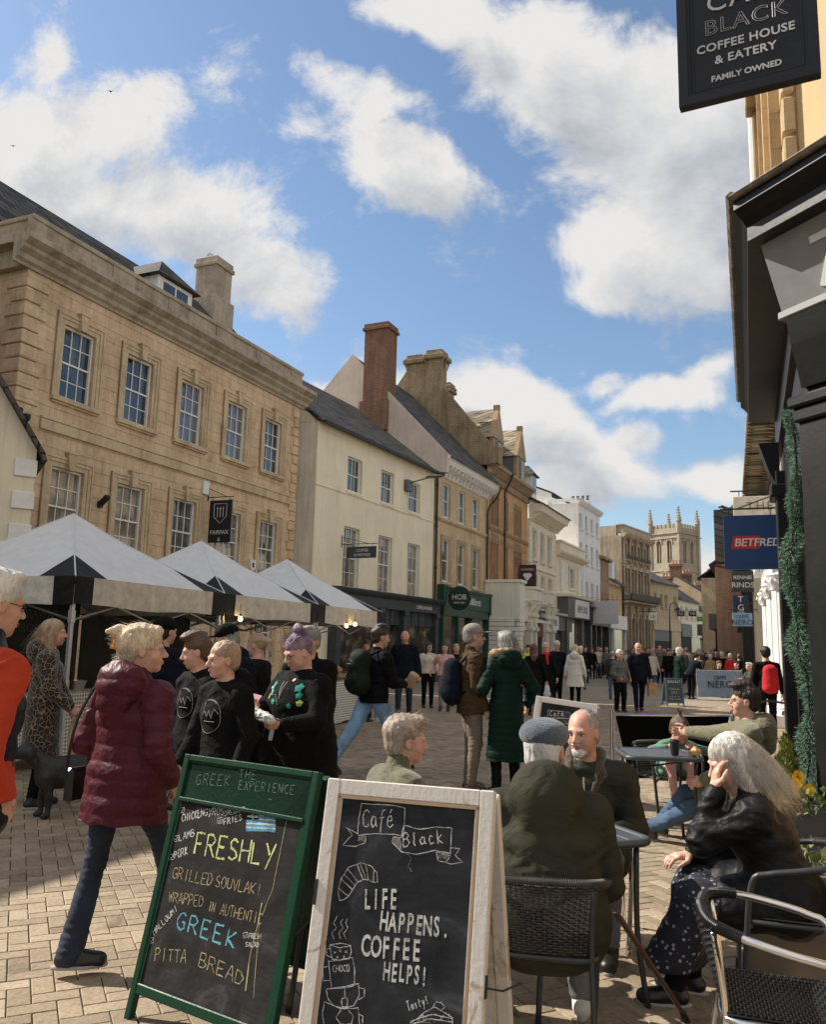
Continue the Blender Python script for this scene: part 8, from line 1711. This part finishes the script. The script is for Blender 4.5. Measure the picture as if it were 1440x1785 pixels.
J4=person((-1.54,6.25,0),225,H=1.61,lod='mid',hturn=28,nod=10,hands={1:(.18,.16,.80),-1:(-.20,.14,.80)},top=dict(mat=m_blk,hood=1,hem=.12,th=.026,amp=.008,name='hoodie'),legs=dict(mat=m_blk),hair='quiff',hairc='brown',label='youth in black hoodie with a white circle print, standing behind the other youth',cat='person')
J5=person((-1.19,5.55,0),222,H=1.57,lod='near',hturn=15,nod=4,hands={1:(.16,.20,.78),-1:(-.26,.08,.78)},top=dict(mat=m_blk,hood=1,hem=.14,th=.028,amp=.009,name='hoodie'),legs=dict(mat=m_blk),hair='crop',hairc='fair',label='youth with cropped hair in black print hoodie, directly behind the green A-board',cat='person')
for J,sc_ in((J4,1),(J5,1)):project_decal(J,'hoodie','print',m_print,[circ(0,-.02,.105),circ(0,-.02,.098,20,.3,2.2),[(-.09,.0),(-.05,.03),(-.04,-.03),(-.01,.02),(.0,-.02),(.03,.01),(.05,-.01)],[(.05,.07),(.08,.05),(.085,-.0),(.06,-.04),(.05,.02),(.05,.07)],[(-.06,-.05),(.04,-.05)]],.006)
J6=person((-.76,6.05,0),222,H=1.64,sex='f',lod='near',hturn=12,nod=22,build=1.72,fat=1.3,hands={1:(.13,.30,1.10),-1:(-.16,.30,1.02)},elb={1:(.7,-.6,-.5),-1:(-.7,-.6,-.5)},hcurl={1:55,-1:60},hpn={1:(-.6,-.2,.8),-1:(.6,.0,.8)},top=dict(mat=m_blk,hem=.30,th=.030,flare=.03,amp=.007,name='cardigan'),legs=dict(mat=m_mdenim,w=1.1),hair='topbun',hairc='purple',glasses=M_bplas,label='woman with purple topknot in a black embroidered cardigan looking at her phone',cat='person',strand=dict(n=160,length=.07,rad=.0012,zone=lambda p:p.z>.09,flow=lambda p:(0,.1,1),wind=(.3,0,.4),spread=.06))
cg={'teal_thread':(.01,.26,.20),'lime_thread':(.36,.45,.06),'gold_thread':(.70,.42,.03),'white_thread':(.62,.62,.60)}
blob=lambda cx,cy,r,k=7,w=.35:[(cx+r*(1+w*.6*math.sin(5*a))*math.cos(a),cy+r*(1+w*.6*math.sin(5*a))*math.sin(a))for a in[2*PI*i/14 for i in range(14)]]
project_decal(J6,'cardigan','embroidery',M_plain('teal_thread',cg['teal_thread'],.8),[blob(-.13,.10,.026),blob(-.15,.05,.02),blob(.13,.11,.028),blob(.11,.06,.022),blob(.06,.0,.02),blob(-.10,-.02,.018)],fill=True)
project_decal(J6,'cardigan','embroidery',M_plain('lime_thread',cg['lime_thread'],.8),[blob(.15,.03,.018),blob(-.17,.0,.02),blob(.08,-.12,.010)],fill=True)
project_decal(J6,'cardigan','embroidery',M_plain('gold_thread',cg['gold_thread'],.8),[[(.10+.03*math.cos(a),-.16+.03*math.sin(a))for a in[.6+i*.42 for i in range(11)]]+[(.11+.022*math.cos(a),-.155+.022*math.sin(a))for a in[4.6-i*.42 for i in range(10)]]],fill=True)
project_decal(J6,'cardigan','embroidery',M_plain('white_thread',cg['white_thread'],.8),[[(.02,-.26),(.06,-.26),(.065,-.20),(.04,-.17),(.015,-.20)],blob(.17,.09,.012,w=0),blob(-.06,.15,.010,w=0)],fill=True)
project_decal(J6,'cardigan','embroidery',MATS['white_thread'],[[(.0,-.02),(.05,.05),(.10,.04),(.14,.09)],circ(.0,-.14,.03,10),[(-.02,.14),(.0,.02),(.02,.14)]],.004)
def _ph(o):m=MB();w=J6['wr'][1];p=w+Vector((-.03,.055,.055));m.T=Matrix.Translation(p)@Euler((R(50),R(-10),R(20))).to_matrix().to_4x4();m.bbox(-.037,.037,-.005,.005,-.075,.075,.003);m.build('case',M_plain('pink_case',(.50,.25,.30),.4),o)
world_item(J6,'phone','phone','pink phone held up by the woman in the embroidered cardigan',_ph)
def _wrap(o):
 w=J6['wr'][-1];V,F=sdf_mesh([rc(w+Vector((.0,.10,.04)),.035,w+Vector((.20,.11,.085)),.045,ax=(0,0,1),fs=.8),rc(w+Vector((.18,.11,.08)),.04,w+Vector((.27,.10,.12)),.015)],.006,.02,lambda V,N:.007*vn(V,60,3)+.004*vn(V,140,4));np_obj('paper',[(V,F,0)],[M_plain('white_wrap',(.66,.65,.62),.7,bump=.4)],o)
world_item(J6,'food_wrap','food parcel','crumpled white food wrap in the other hand of the cardigan woman',_wrap)
person((-.88,7.5,0),200,H=1.72,hands={-1:(-.22,.1,.80)},top=dict(mat=m_blk,hem=.12,th=.028,collar=.05),legs=dict(mat=m_blk),hair='short',hairc='grey',glasses=M_wire,label='grey haired man with moustache in black jacket behind the cardigan woman',cat='person')
person((-1.62,7.6,0),205,H=1.72,hturn=60,nod=10,top=dict(mat=m_nvy,hem=.12,th=.034,hood=1,quilt=.09,qamp=.007),legs=dict(mat=m_denim),hair='crop',hairc='grey',hat=('cap',m_blk),skin=SK2,label='man in black cap and navy padded jacket behind the youths',cat='person')
person((-1.62,9.1,0),285,H=1.66,sex='f',nod=12,top=dict(mat=m_blk,hem=.06),legs=dict(mat=m_blk),hair='pony',hairc='fair',label='young blond ponytail woman serving at the middle stall',cat='person')
person((-2.78,8.7,0),20,H=1.72,top=dict(mat=m_nvy,hem=.3,th=.03),legs=dict(mat=m_denim),hair='short',hairc='grey',label='grey haired person in dark coat seen just past the burgundy coat woman',cat='person')
person((-2.35,8.0,0),35,H=1.78,top=dict(mat=m_nvy,hem=.35,th=.038,hood=1,quilt=.10,qamp=.009),legs=dict(mat=m_mdenim),hair='crop',hairc='black',hat=('beanie',m_blk),label='tall person in black beanie and long dark padded coat at the stall',cat='person')
person((-2.30,9.2,0),10,H=1.66,sex='f',top=dict(mat=m_blk,hem=.15),legs=dict(mat=m_denim),hair='mop',hairc='brown',label='brown haired person at the stall right of the black beanie',cat='person')
person((-.9,17.6,0),180,H=1.66,lod='far',sex='f',top=dict(mat=m_grey),legs=dict(mat=m_blk),hair='bob',hairc='brown',label='woman serving behind the bread table',cat='person')
J11=person((-.42,10.2,0),52,H=1.80,lod='mid',lean=4,hturn=18,nod=4,feet={1:((.10,.42,0),0),-1:((-.10,-.52,.07),0,38)},hands={1:(.16,.34,1.10),-1:(-.28,.02,.95)},hcurl=50,top=dict(mat=m_blk,hem=.08,th=.026,amp=.008,collar=.03),legs=dict(mat=m_ldenim,w=1.12),hair='quiff',hairc='dark',skin=SK2,shoe=M_plain('dark_trainer',(.03,.03,.03),.6),label='man striding in pale blue jeans with a large green backpack',cat='person')
def _pack(o):
 P,sp,Y,X=J11['P'],J11['sp'],J11['Y'],J11['X'];c=P+sp*.27-Y*.235
 V,F=sdf_mesh([rc(c-sp*.15-X*.06,.115,c-sp*.15+X*.06,.115,k=.05),rc(c+sp*.14-X*.04,.10,c+sp*.14+X*.04,.10,k=.05),rc(c-sp*.15,.125,c+sp*.15,.11,ax=X,fs=1.3,k=.05),rc(c-Y*.09-sp*.14-X*.05,.07,c-Y*.09-sp*.10+X*.05,.07,k=.02),rc(c-Y*.06+sp*.06,.08,c-Y*.06+sp*.14,.07,ax=X,fs=1.2,k=.02)],.010,.03,fold_disp(.004));np_obj('sack',[(V,F,0)],[C_('green_pack',(.022,.032,.020),.7)],o)
 m=MB()
 for s_ in(-1,1):m.ring(smooth_path([c+X*s_*.09+sp*.18+Y*.05,J11['sh'][s_]*.7+J11['nb']*.3+sp*.075,J11['sh'][s_]*.8+J11['nb']*.2+Y*.13-sp*.05,P+sp*.22+X*s_*.19+Y*.06,c+X*s_*.12-sp*.12+Y*.06],4),.014,6)
 m.build('strap',m_blk,o,smooth=True);m=MB();m.ring([c-Y*.155+sp*(.10)+X*x-0*sp+sp*z for x,z in((-.05,0),(-.02,.035),(0,.015),(.02,.03),(.05,0))],.003,4);m.ring([c-Y*.165-X*.035+sp*.075,c-Y*.165+X*.035+sp*.075],.005,4);m.build('emblem',m_print,o)
world_item(J11,'backpack','backpack','large dark green backpack on the man in pale blue jeans',_pack)
def _fold(o):m=MB();w=J11['wr'][1];m.T=Matrix.Translation(w+Vector((.02,.10,.05)))@Euler((R(20),R(30),R(40))).to_matrix().to_4x4();m.bbox(-.06,.06,-.04,.04,-.10,.10,.02);m.build('roll',M_plain('food_roll',(.52,.34,.20),.8,bump=.4),o)
world_item(J11,'takeaway_roll','food','brown takeaway roll in the hand of the backpack man',_fold)
person((-.10,18.3,0),188,H=1.90,lod='mid',nod=6,feet={1:((.10,.15,0),0),-1:((-.10,-.2,0),0)},top=dict(mat=m_nvy,hem=.10,th=.03),legs=dict(mat=m_denim),hair='fringe',hairc='grey',skin=SK2,shoe=sh_brown,build=1.1,label='big bald man in navy jumper walking out in front of the dark coffee shopfront',cat='person')
person((.86,20.3,0),190,H=1.66,lod='mid',sex='f',feet={1:((.05,.30,0),0),-1:((-.06,-.32,.04),0,25)},hands={1:(.34,.0,.95)},top=dict(mat=m_pink,hem=.02,th=.018,name='sweater'),legs=dict(mat=m_gdenim,w=.85),hair='long',hairc='dark',label='dark haired girl in pink sweater and grey jeans walking',cat='person')
person((.48,21.6,0),170,H=1.66,lod='mid',sex='f',hturn=-20,top=dict(mat=m_cream,hem=.02),legs=dict(mat=m_blk),hair='long',hairc='dark',glasses=M_sung,label='girl in sunglasses and cream top just left of the pink sweater girl',cat='person')
person((1.25,22.5,0),175,H=1.64,lod='far',sex='f',top=dict(mat=m_blk),legs=dict(mat=m_blk),hair='pony',hairc='fair',label='fair haired girl in black, right of the pink sweater girl',cat='person')
J16=person((.70,9.55,0),78,H=1.83,lod='near',lean=0,hturn=8,nod=-3,hands={1:(.20,.12,.90),-1:(-.28,.1,.88)},hcurl=60,top=dict(mat=m_brn,hem=.14,th=.022,collar=.04,amp=.009),legs=dict(mat=m_taupe,w=1.08),hair='crop',hairc='grey',hat=('cap',m_capg),glasses=M_sung,skin=SK2,shoe=sh_brown,label='man in grey baseball cap, sunglasses and brown jacket standing in the street',cat='person')
def _pack2(o):
 P,sp,Y,X=J16['P'],J16['sp'],J16['Y'],J16['X'];c=P+sp*.20-Y*.22
 V,F=sdf_mesh([rc(c-sp*.14,.12,c+sp*.16,.10,ax=X,fs=1.25,k=.05),rc(c-Y*.06-sp*.1,.08,c-Y*.05,.08,ax=X,fs=1.2,k=.03)],.011,.03,fold_disp(.005));np_obj('sack',[(V,F,0)],[m_nvy],o);m=MB()
 for s_ in(-1,1):m.ring(smooth_path([c+X*s_*.08+sp*.18+Y*.05,J16['sh'][s_]*.7+J16['nb']*.3+sp*.07,J16['sh'][s_]*.8+J16['nb']*.2+Y*.13-sp*.05,P+sp*.16+X*s_*.18+Y*.05,c+X*s_*.12-sp*.12+Y*.06],4),.013,6)
 m.build('strap',m_blk,o,smooth=True)
world_item(J16,'backpack','backpack','dark navy backpack on the man in the grey cap',_pack2)
J17=person((1.08,9.35,0),-15,H=1.76,build=.9,sex='f',lod='near',hturn=-12,hands={1:(.30,.10,.95),-1:(-.26,.18,1.0)},top=dict(mat=m_dgreen,hem=.58,flare=.03,th=.032,hood=.9,quilt=.078,qamp=.009,amp=.004,name='coat'),legs=dict(mat=m_blk),hair='bob',hairc='grey',label='woman with long grey hair in a long dark green quilted coat, back turned',cat='person',strand=dict(n=220,length=.16,rad=.0015),shoe=M_blkn_)
nb_,Y_,X_,sp_=J17['nb'],J17['Y'],J17['X'],J17['sp'];pts=[nb_+X_*.15*math.cos(a)+Y_*(.02+.13*math.sin(a))+sp_*(.055-.03*math.sin(a))for a in[R(150)+i*R(240)/14 for i in range(15)]];pr=[rc(pts[i],.040,pts[i+1],.040)for i in range(14)]
V,Fq=sdf_mesh(pr,.009,.02,lambda V,N:.006*vn(V,60,3)+.004*vn(V,140,5));m=MB();rr=random.Random(8)
for _ in range(900):
 i=rr.randrange(14);c=pts[i].lerp(pts[i+1],rr.random());d=Vector((rr.gauss(0,1),rr.gauss(0,1),rr.gauss(0,1))).normalized();m.ring([c+d*.035,c+d*.055+Vector((0,0,-.004)),c+d*.068+Vector((0,0,-.012))],[.0016,.0012,.0004],3,cap=False)
np_obj('hood_fur',[(V,Fq,0),mbp(m,0)],[m_fur],J17['root'])
J19=person((.57,3.52,0),6,H=1.72,sit=True,ph=.49,lean=17,hturn=22,nod=2,lod='near',build=1.16,fat=.6,feet={1:((.18,.42,0),10),-1:((-.20,.38,0),-10)},hands={1:(.16,.36,.74),-1:(-.16,.36,.74)},elb={1:(.45,-.8,-.6),-1:(-.45,-.8,-.6)},top=dict(mat=m_olive,hem=.16,th=.034,hood=1.5,amp=.009,collar=.0,name='parka',seed=5),legs=dict(mat=m_gdenim,w=1.1),hair='recede',hairc='white',hat=('flat',m_tweed),skin=SK2,shoe=sh_white,headfwd=.03,label='man in olive hooded parka and blue tweed flat cap, seated with his back turned',cat='person')
J20=person((1.04,4.95,0),197,H=1.74,sit=True,ph=.46,lean=14,hturn=20,nod=6,lod='near',build=1.15,fat=.3,feet={1:((.14,.40,0),0),-1:((-.14,.40,0),0)},hands={1:(.15,.34,.62),-1:(-.16,.34,.62)},top=dict(mat=m_dolive,hem=.10,th=.030,amp=.006,quilt=.11,qamp=.004,name='jacket',seed=2),legs=dict(mat=m_gdenim),hair='recede',hairc='grey',beard='white',skin=SK2,label='balding man with white goatee in dark olive quilted jacket, facing the flat cap man',cat='person')
nb_,Y_,X_,sp_=J20['nb'],J20['Y'],J20['X'],J20['sp'];pr=[rc(nb_-X_*.07-Y_*.03+sp_*.045,.036,nb_+X_*.07-Y_*.03+sp_*.045,.036,k=.03)]
for s_ in(-1,1):pr+=[rc(nb_+X_*s_*.075-Y_*.02+sp_*.04,.036,nb_+X_*s_*.085+Y_*.07-sp_*.03,.034,k=.02),rc(nb_+X_*s_*.085+Y_*.07-sp_*.03,.03,nb_+X_*s_*.05+Y_*.115-sp_*.11,.022,k=.02)]
V,Fq=sdf_mesh(pr,.008,.02,lambda V,N:.003*vn(V,70,3));np_obj('collar',[(V,Fq,0)],[M_knit('brown_cord',(.085,.052,.034),(.035,.022,.015),80)],J20['root'])
m=MB();m.ring([nb_+Y_*.135-sp_*(.03+.05*k)+Y_*.004*k*(1 if k<4 else 0)for k in range(7)],.005,4);m.build('zip',M_alu,J20['root'])
J21=person((1.74,4.00,0),-74,H=1.62,sex='f',sit=True,ph=.48,lean=20,hturn=-14,nod=20,tilt=-4,lod='near',build=1.1,feet={1:((.08,.42,0),10),-1:((-.10,.50,0),-5)},hands={-1:(-.10,.30,.94),1:(.13,.40,.60)},elb={-1:(-.2,.2,-1),1:(.6,-.8,-.3)},handd={-1:(.15,-.12,1)},hpn={-1:(.2,-.9,-.2),1:(0,0,-1)},hcurl={-1:22,1:25},top=dict(mat=m_blkn,hem=.12,th=.030,amp=.010,collar=.05,seed=9,name='coat',quilt=.12,qamp=.004),legs=dict(mat=m_blk),shoe=M_blkn_,hair='long',hairc='silverblond',glasses=None,label='woman with long windblown silver blond hair in black coat, hand to her face',cat='person',strand=dict(n=2600,length=.32,rad=.0008,spread=.012,wind=(.0,-.10,-.60),seed=4,flow=lambda p:(0,-.40,-1.0),seg=9,yback=.07))
P,hip,kn,an=J21['P'],J21['hip'],J21['kn'],J21['an'];pr=[]
for q in(-1,1):pr+=[rc(hip[q]+Vector((0,.05,.0)),.11,kn[q],.090,k=.05),rc(kn[q],.092,an[q]+Vector((0,.02,.10)),.105,k=.05)]
pr+=[rc((kn[-1]+kn[1])/2,.085,(an[-1]+an[1])/2+Vector((0,0,.12)),.10,k=.06)];V,Fq=sdf_mesh(pr,.010,.04,fold_disp(.010,1.2,seed=7));V[:,2]=np.maximum(V[:,2],.16);np_obj('dress',[(V,Fq,0)],[M_dots('dotted_dress',(.012,.013,.022),(.30,.30,.36))],J21['root'])
def _bag(o):V,F=sdf_mesh([rc((.30,.0,.10),.09,(.30,.20,.10),.09,ax=(0,0,1),fs=1.2,k=.04)],.010,.03,fold_disp(.006));V[:,2]=np.maximum(V[:,2],.004);np_obj('body',[(V,F,0)],[M_blkn_],o);m=MB();m.ring(smooth_path([(.30,-.05,.18),(.36,-.12,.10),(.38,.1,.012),(.34,.22,.05),(.30,.24,.16)],4),.008,5);m.build('strap',M_blkn_,o,smooth=True)
o=empty('handbag',(1.62,3.30,0),0,label='black handbag on the ground under the chair of the silver haired woman',cat='bag');_bag(o)
o=o;
J18=person((-.13,4.45,0),62,H=1.60,sex='f',sit=True,ph=.47,lean=12,hturn=14,nod=4,lod='near',feet={1:((.12,.42,0),0),-1:((-.12,.42,0),0)},hands={1:(.16,.36,.66),-1:(-.16,.36,.66)},top=dict(mat=m_teddy,hem=.10,th=.036,collar=.07,amp=.007,name='fleece'),legs=dict(mat=m_denim),hair='mop',hairc='ash',label='seated woman with short ash blond hair in green teddy fleece behind the white A-board',cat='person',strand=dict(n=420,length=.07,rad=.0012,spread=.05,flow=lambda p:(0,.5,.1),wind=(.2,.4,.0)))
J22=person((2.70,6.95,0),-76,H=1.82,sit=True,ph=.49,lean=-8,hturn=0,nod=0,lod='near',feet={1:((.46,.62,0),20),-1:((.22,.72,0),10)},hands={1:(.62,.42,.86),-1:(-.12,.30,.56)},elb={1:(.5,-.5,-.8),-1:(-.5,-.7,-.5)},top=dict(mat=m_fleece,hem=.10,th=.030,hood=1.2,amp=.009,name='hoodie'),legs=dict(mat=m_mdenim,w=1.05),hair='quiff',hairc='dark',glasses=M_wire,shoe=sh_brown,label='young man in olive fleece hoodie and jeans sprawled by the far table',cat='person')
J23=person((2.46,8.02,0),175,H=1.12,sex='f',sit=True,ph=.48,lean=30,hturn=-20,nod=20,lod='mid',feet={1:((.07,.24,.24),0,-20),-1:((-.07,.24,.24),0,-20)},hands={1:(.12,.26,.72),-1:(-.12,.28,.72)},top=dict(mat=C_('floral_green',(.12,.22,.17)),hem=.08),legs=dict(mat=m_pink),hair='tuft',hairc='brown',shoe=C_('pink_sandal',(.5,.2,.2)),scale_head=1.12,label='small child with a tufted ponytail leaning on the far slatted table',cat='person')
o=empty('pastry',(2.34,6.98,.733),label='half eaten pastry on the near right edge of the far slatted table',cat='food');V,F=sdf_mesh([rc((-.03,0,.03),.022,(.03,.01,.035),.026),rc((0,0,.03),.03,(.01,.02,.06),.018)],.005,.02,lambda V,N:.005*vn(V,90,2));np_obj('crust',[(V,F,0)],[M_plain('pastry_crust',(.62,.36,.16),.7,bump=.5)],o)
J24=person((2.95,20.0,0),8,H=1.68,sex='f',lod='mid',top=dict(mat=m_blk,hem=.12),legs=dict(mat=m_blk),hair='long',hairc='brown',hands={1:(.30,.05,.82)},label='long haired woman in black carrying a pale blue carrier bag',cat='person')
o=empty('carrier_bag',J24['W']((.31,.06,.40)),.2,label='pale blue plastic carrier bag held by the woman in black',cat='bag');V,F=sdf_mesh([rc((0,0,.10),.09,(0,0,.26),.06,ax=(0,1,0),fs=.6),rc((0,0,.28),.03,(0,0,.40),.008)],.014,.03,lambda V,N:.01*vn(V,30,2));np_obj('sack',[(V,F,0)],[M_plain('pale_plastic',(.50,.60,.66),.4)],o)
person((3.55,22.0,0),190,H=1.72,sex='f',lod='mid',top=dict(mat=m_blk,hem=.12),legs=dict(mat=m_blk),hair='bob',hairc='blond',glasses=M_sung,label='blond woman in sunglasses and red scarf behind the carrier bag woman',cat='person',extra=None)
J26=person((4.28,24.5,0),184,H=1.80,lod='mid',feet={1:((.1,.2,0),0),-1:((-.1,-.2,0),0)},top=dict(mat=m_nvy,hem=.12),legs=dict(mat=m_blk),hair='crop',hairc='grey',hat=('beanie',m_cream_hat),glasses=M_sung,label='man in cream beanie, sunglasses and navy jacket left of the white coat woman',cat='person')
person((4.75,24.2,0),20,H=1.70,sex='f',lod='mid',top=dict(mat=m_white,hem=.40,flare=.06,th=.03,hood=1,name='coat'),legs=dict(mat=m_blk),hair='bob',hairc='blond',label='woman in a long off white hooded coat, back turned, mid street',cat='person')
J30=person((5.45,21.9,0),165,H=1.58,sex='f',lod='mid',hands={1:(.16,.22,.88),-1:(-.24,.1,.85)},top=dict(mat=m_grey,hem=.10,th=.03,quilt=.09),legs=dict(mat=m_blk,w=1.25),hair='mop',hairc='silver',hat=('beanie',m_cream_hat),glasses=M_bplas,label='short woman in pale hat and padded jacket holding a brown purse, mid street',cat='person')
o=empty('purse',J30['W']((.14,.27,.86)),.3,label='brown leather purse in the hands of the woman in the pale hat',cat='purse');m=MB();m.bbox(-.10,.10,-.03,.03,-.07,.07,.01);m.build('body',sh_brown,o)
J31=person((6.02,22.2,0),186,H=1.80,lod='mid',feet={1:((.09,.18,0),0),-1:((-.09,-.2,0),0)},top=dict(mat=m_nvy,hem=.16,th=.028,collar=.03),legs=dict(mat=m_nvy),hair='fringe',hairc='grey',glasses=M_bplas,skin=SK2,label='bald man in navy jacket walking with a tan paper bag, mid street',cat='person')
paperbag(J31['W']((-.33,.10,.42)),.2,'tan paper carrier bag in the hand of the bald man in navy',.24,.12,.34)
person((6.85,16.2,0),10,H=1.72,lod='mid',top=dict(mat=m_blk,hem=.1),legs=dict(mat=m_blk),hair='short',hairc='black',label='person in black by the white fluted column',cat='person')
o=empty('backpack',(6.80,15.92,1.05),R(-10),label='bright red rucksack on the person in black by the white column',cat='backpack');V,F=sdf_mesh([rc((0,0,-.1),.12,(0,0,.22),.10,ax=(1,0,0),fs=1.3)],.014,.03,fold_disp(.006));np_obj('sack',[(V,F,0)],[m_red],o)
def blank(sex,hair,hairc,garment,**kw):return person((0,-40,0),0,H=1.0*kw.pop('H',1.72),lod='far',sex=sex,hair=hair,hairc=hairc,top=dict(mat=m_blk,**garment),legs=dict(mat=m_blk),**kw)['root']
bases=[blank('m','short','brown',dict(hem=.1)),blank('f','long','brown',dict(hem=.14)),blank('f','bob','blond',dict(hem=.34,flare=.03),H=1.64),blank('m','short','grey',dict(hem=.12,th=.03),feet={1:((.09,.26,0),0),-1:((-.09,-.26,0),0)}),blank('m','fringe','grey',dict(hem=.12),build=1.15),blank('f','mop','white',dict(hem=.2),H=1.62,feet={1:((.08,.2,0),0),-1:((-.08,-.2,0),0)})]
HN={'brown':'brown','blond':'blond','grey':'grey','white':'white','dark':'dark','black':'black','fair':'fair','silver':'silver'}
CN=[('navy',m_nvy),('black',m_blk),('wine red',m_wine),('olive',m_dolive),('grey',m_grey),('rust brown',m_rust),('tan',m_tan),('red',m_red),('teal blue',m_blue),('cream',m_cream),('pink',m_pink),('dark green',m_dgreen),('hi-vis yellow',m_hivis),('brown',m_brn)]
CD=dict(CN)
def where(px,Y):
 a='by the cream shops' if px<1010 else 'by the pale shopfronts' if px<1075 else 'before the bank' if px<1135 else 'by the street lamp' if px<1185 else 'near the green sign' if px<1232 else 'by the timbered house'
 return a,('near edge of the far crowd' if Y<38 else 'middle of the far crowd' if Y<56 else 'back of the far crowd')
crowd=[(1048,50,0,'navy','black',0),(1068,27.5,4,'olive','grey',10),(1134,44,1,'rust brown','dark',185),(1183,31,2,'dark green','silver',60),(1165,37,0,'black','black',180),(1150,42,1,'grey','fair',190),(1238,36,5,'tan','white',20),(1246,42,0,'red','dark',30),(1258,36,5,'black','white',10),(1273,34,2,'red','grey',350),(1288,35,0,'dark green','brown',15),(1056,62,0,'black','dark',180),(1078,58,3,'wine red','brown',185),(1085,64,1,'pink','dark',175),(1092,52,3,'black','brown',190),(1098,70,2,'wine red','fair',180),(1105,60,1,'cream','brown',170),(1113,48,0,'black','brown',180),(1119,66,5,'grey','white',180),(1126,54,0,'brown','dark',185),(1142,58,2,'cream','grey',180),(1145,50,0,'navy','dark',185),(1155,68,4,'grey','grey',175),(1160,56,1,'black','dark',180),(1170,48,2,'cream','brown',190),(1176,62,0,'black','brown',180),(1188,54,3,'olive','dark',180),(1195,46,5,'grey','white',185),(1200,60,1,'teal blue','brown',185),(1208,50,0,'navy','dark',180),(1212,70,2,'tan','grey',170),(1218,44,1,'teal blue','blond',10),(1226,58,0,'black','black',180),(1232,66,4,'grey','grey',180),(1250,62,1,'pink','brown',180),(1264,54,0,'black','dark',175),(1280,48,3,'brown','grey',180),(1038,72,1,'black','brown',180),(1064,74,0,'navy','brown',180),(1072,46,5,'wine red','silver',180),(1101,46,4,'navy','grey',184),(1130,78,0,'black','dark',180),(1138,84,2,'red','blond',180),(1167,80,3,'black','grey',180),(1182,76,1,'cream','dark',180),(1205,82,0,'brown','brown',180),(1222,78,5,'white','white',180),(1240,74,0,'navy','dark',180),(905,27,0,'hi-vis yellow','dark',20),(921,29,0,'hi-vis yellow','black',200),(968,30,3,'black','brown',0),(930,33,1,'grey','dark',180),(1020,40,0,'black','dark',180),(1032,46,1,'black','brown',180),(1012,33,5,'navy','white',20)]
CD['white']=m_white;rq=random.Random(12)
for _i in range(86):crowd.append((rq.randrange(1040,1292),rq.uniform(36,92),rq.randrange(6),rq.choice(['black','black','navy','grey','olive','brown','wine red','cream','tan','cream','teal blue','dark green']),rq.choice(['brown','dark','grey','fair','blond']),rq.choice([180,185,175,10,0])))
crowd.sort(key=lambda c:c[0]);ORD=['leftmost','second','third','fourth','fifth','sixth','seventh','eighth','ninth','tenth','eleventh','twelfth','thirteenth','fourteenth','fifteenth','sixteenth']
trs=[('black',m_blk),('denim',m_mdenim),('navy',m_nvy)]
cnt={};tot={}
for c in crowd:k=(where(c[0],c[1])[0],c[3]);tot[k]=tot.get(k,0)+1
for i,(px,Y,bi,cn,hn,fc)in enumerate(crowd):
 src=bases[bi];r=copy_tree(src);p=Dp(px,1132,Y);r.location=(p.x,Y,0);r.rotation_euler=(0,0,-R(fc+rnd.uniform(-12,12)));sc=rnd.uniform(.88,1.07);r.scale=(sc,sc,sc);tn,tm_=trs[(i*7)%3]
 hc_=HAIRC.get(hn,HAIRC['brown'])
 for ch in r.children:
  n=ch.name.split('.')[0];mt_={'jacket':CD[cn],'trousers':tm_,'hair':hc_}.get(n)
  if mt_ is not None:ch.material_slots[0].link='OBJECT';ch.material_slots[0].material=mt_
 k=(where(px,Y)[0],cn);cnt[k]=cnt.get(k,0)+1;wh_=where(px,Y)
 lab=('bald' if bi==4 else hn+' haired')+' person in '+cn+' '+('coat' if bi in(2,5)else 'jacket')+', '+(ORD[cnt[k]-1]+' from left ' if tot[k]>1 else '')+wh_[0]
 tag(r,lab,'person','people in the crowd down the street')
for b_ in bases:
 for ch in list(b_.children):bpy.data.objects.remove(ch)
 bpy.data.objects.remove(b_)
for k,(px,Y,cn,hn,lab)in enumerate(((1253,30.5,m_blk,'brown','brown haired person in black seated behind the blue windbreak'),(1284,31.2,m_blk,'black','black haired person seated at the right behind the blue windbreak'),(1307,27.0,m_dolive,'white','white haired person seated right of the blue windbreak'),(1222,31.5,m_grey,'brown','person in grey seated at the left end of the blue windbreak'))):
 p=Dp(px,1150,Y);person((p.x,Y,0),180+k*40,H=1.68,lod='far',sit=True,hands={1:(.15,.35,.75),-1:(-.15,.35,.75)},feet={1:((.1,.42,0),0),-1:((-.1,.42,0),0)},top=dict(mat=cn,th=.03),legs=dict(mat=m_blk),hair='mop',hairc=hn,label=lab,cat='person')
p=Dp(1203,1160,28.6);person((p.x,28.6,0),60,H=1.66,sex='f',lod='far',lean=38,nod=15,hands={1:(.15,.55,.85),-1:(-.15,.55,.85)},top=dict(mat=m_nvy,hem=.1),legs=dict(mat=m_blk),hair='pony',hairc='black',label='dark haired woman in navy bending over beside the SEASALT board',cat='person')
o=empty('red_scarf',(3.55,21.88,1.40),0,label='red scarf at the neck of the blond woman in sunglasses',cat='scarf');V,F=sdf_mesh([rc((-.07,0,.03),.035,(.07,0,.03),.035),rc((0,-.06,.0),.04,(.02,-.09,-.22),.03)],.012,.03);np_obj('scarf',[(V,F,0)],[m_red],o)
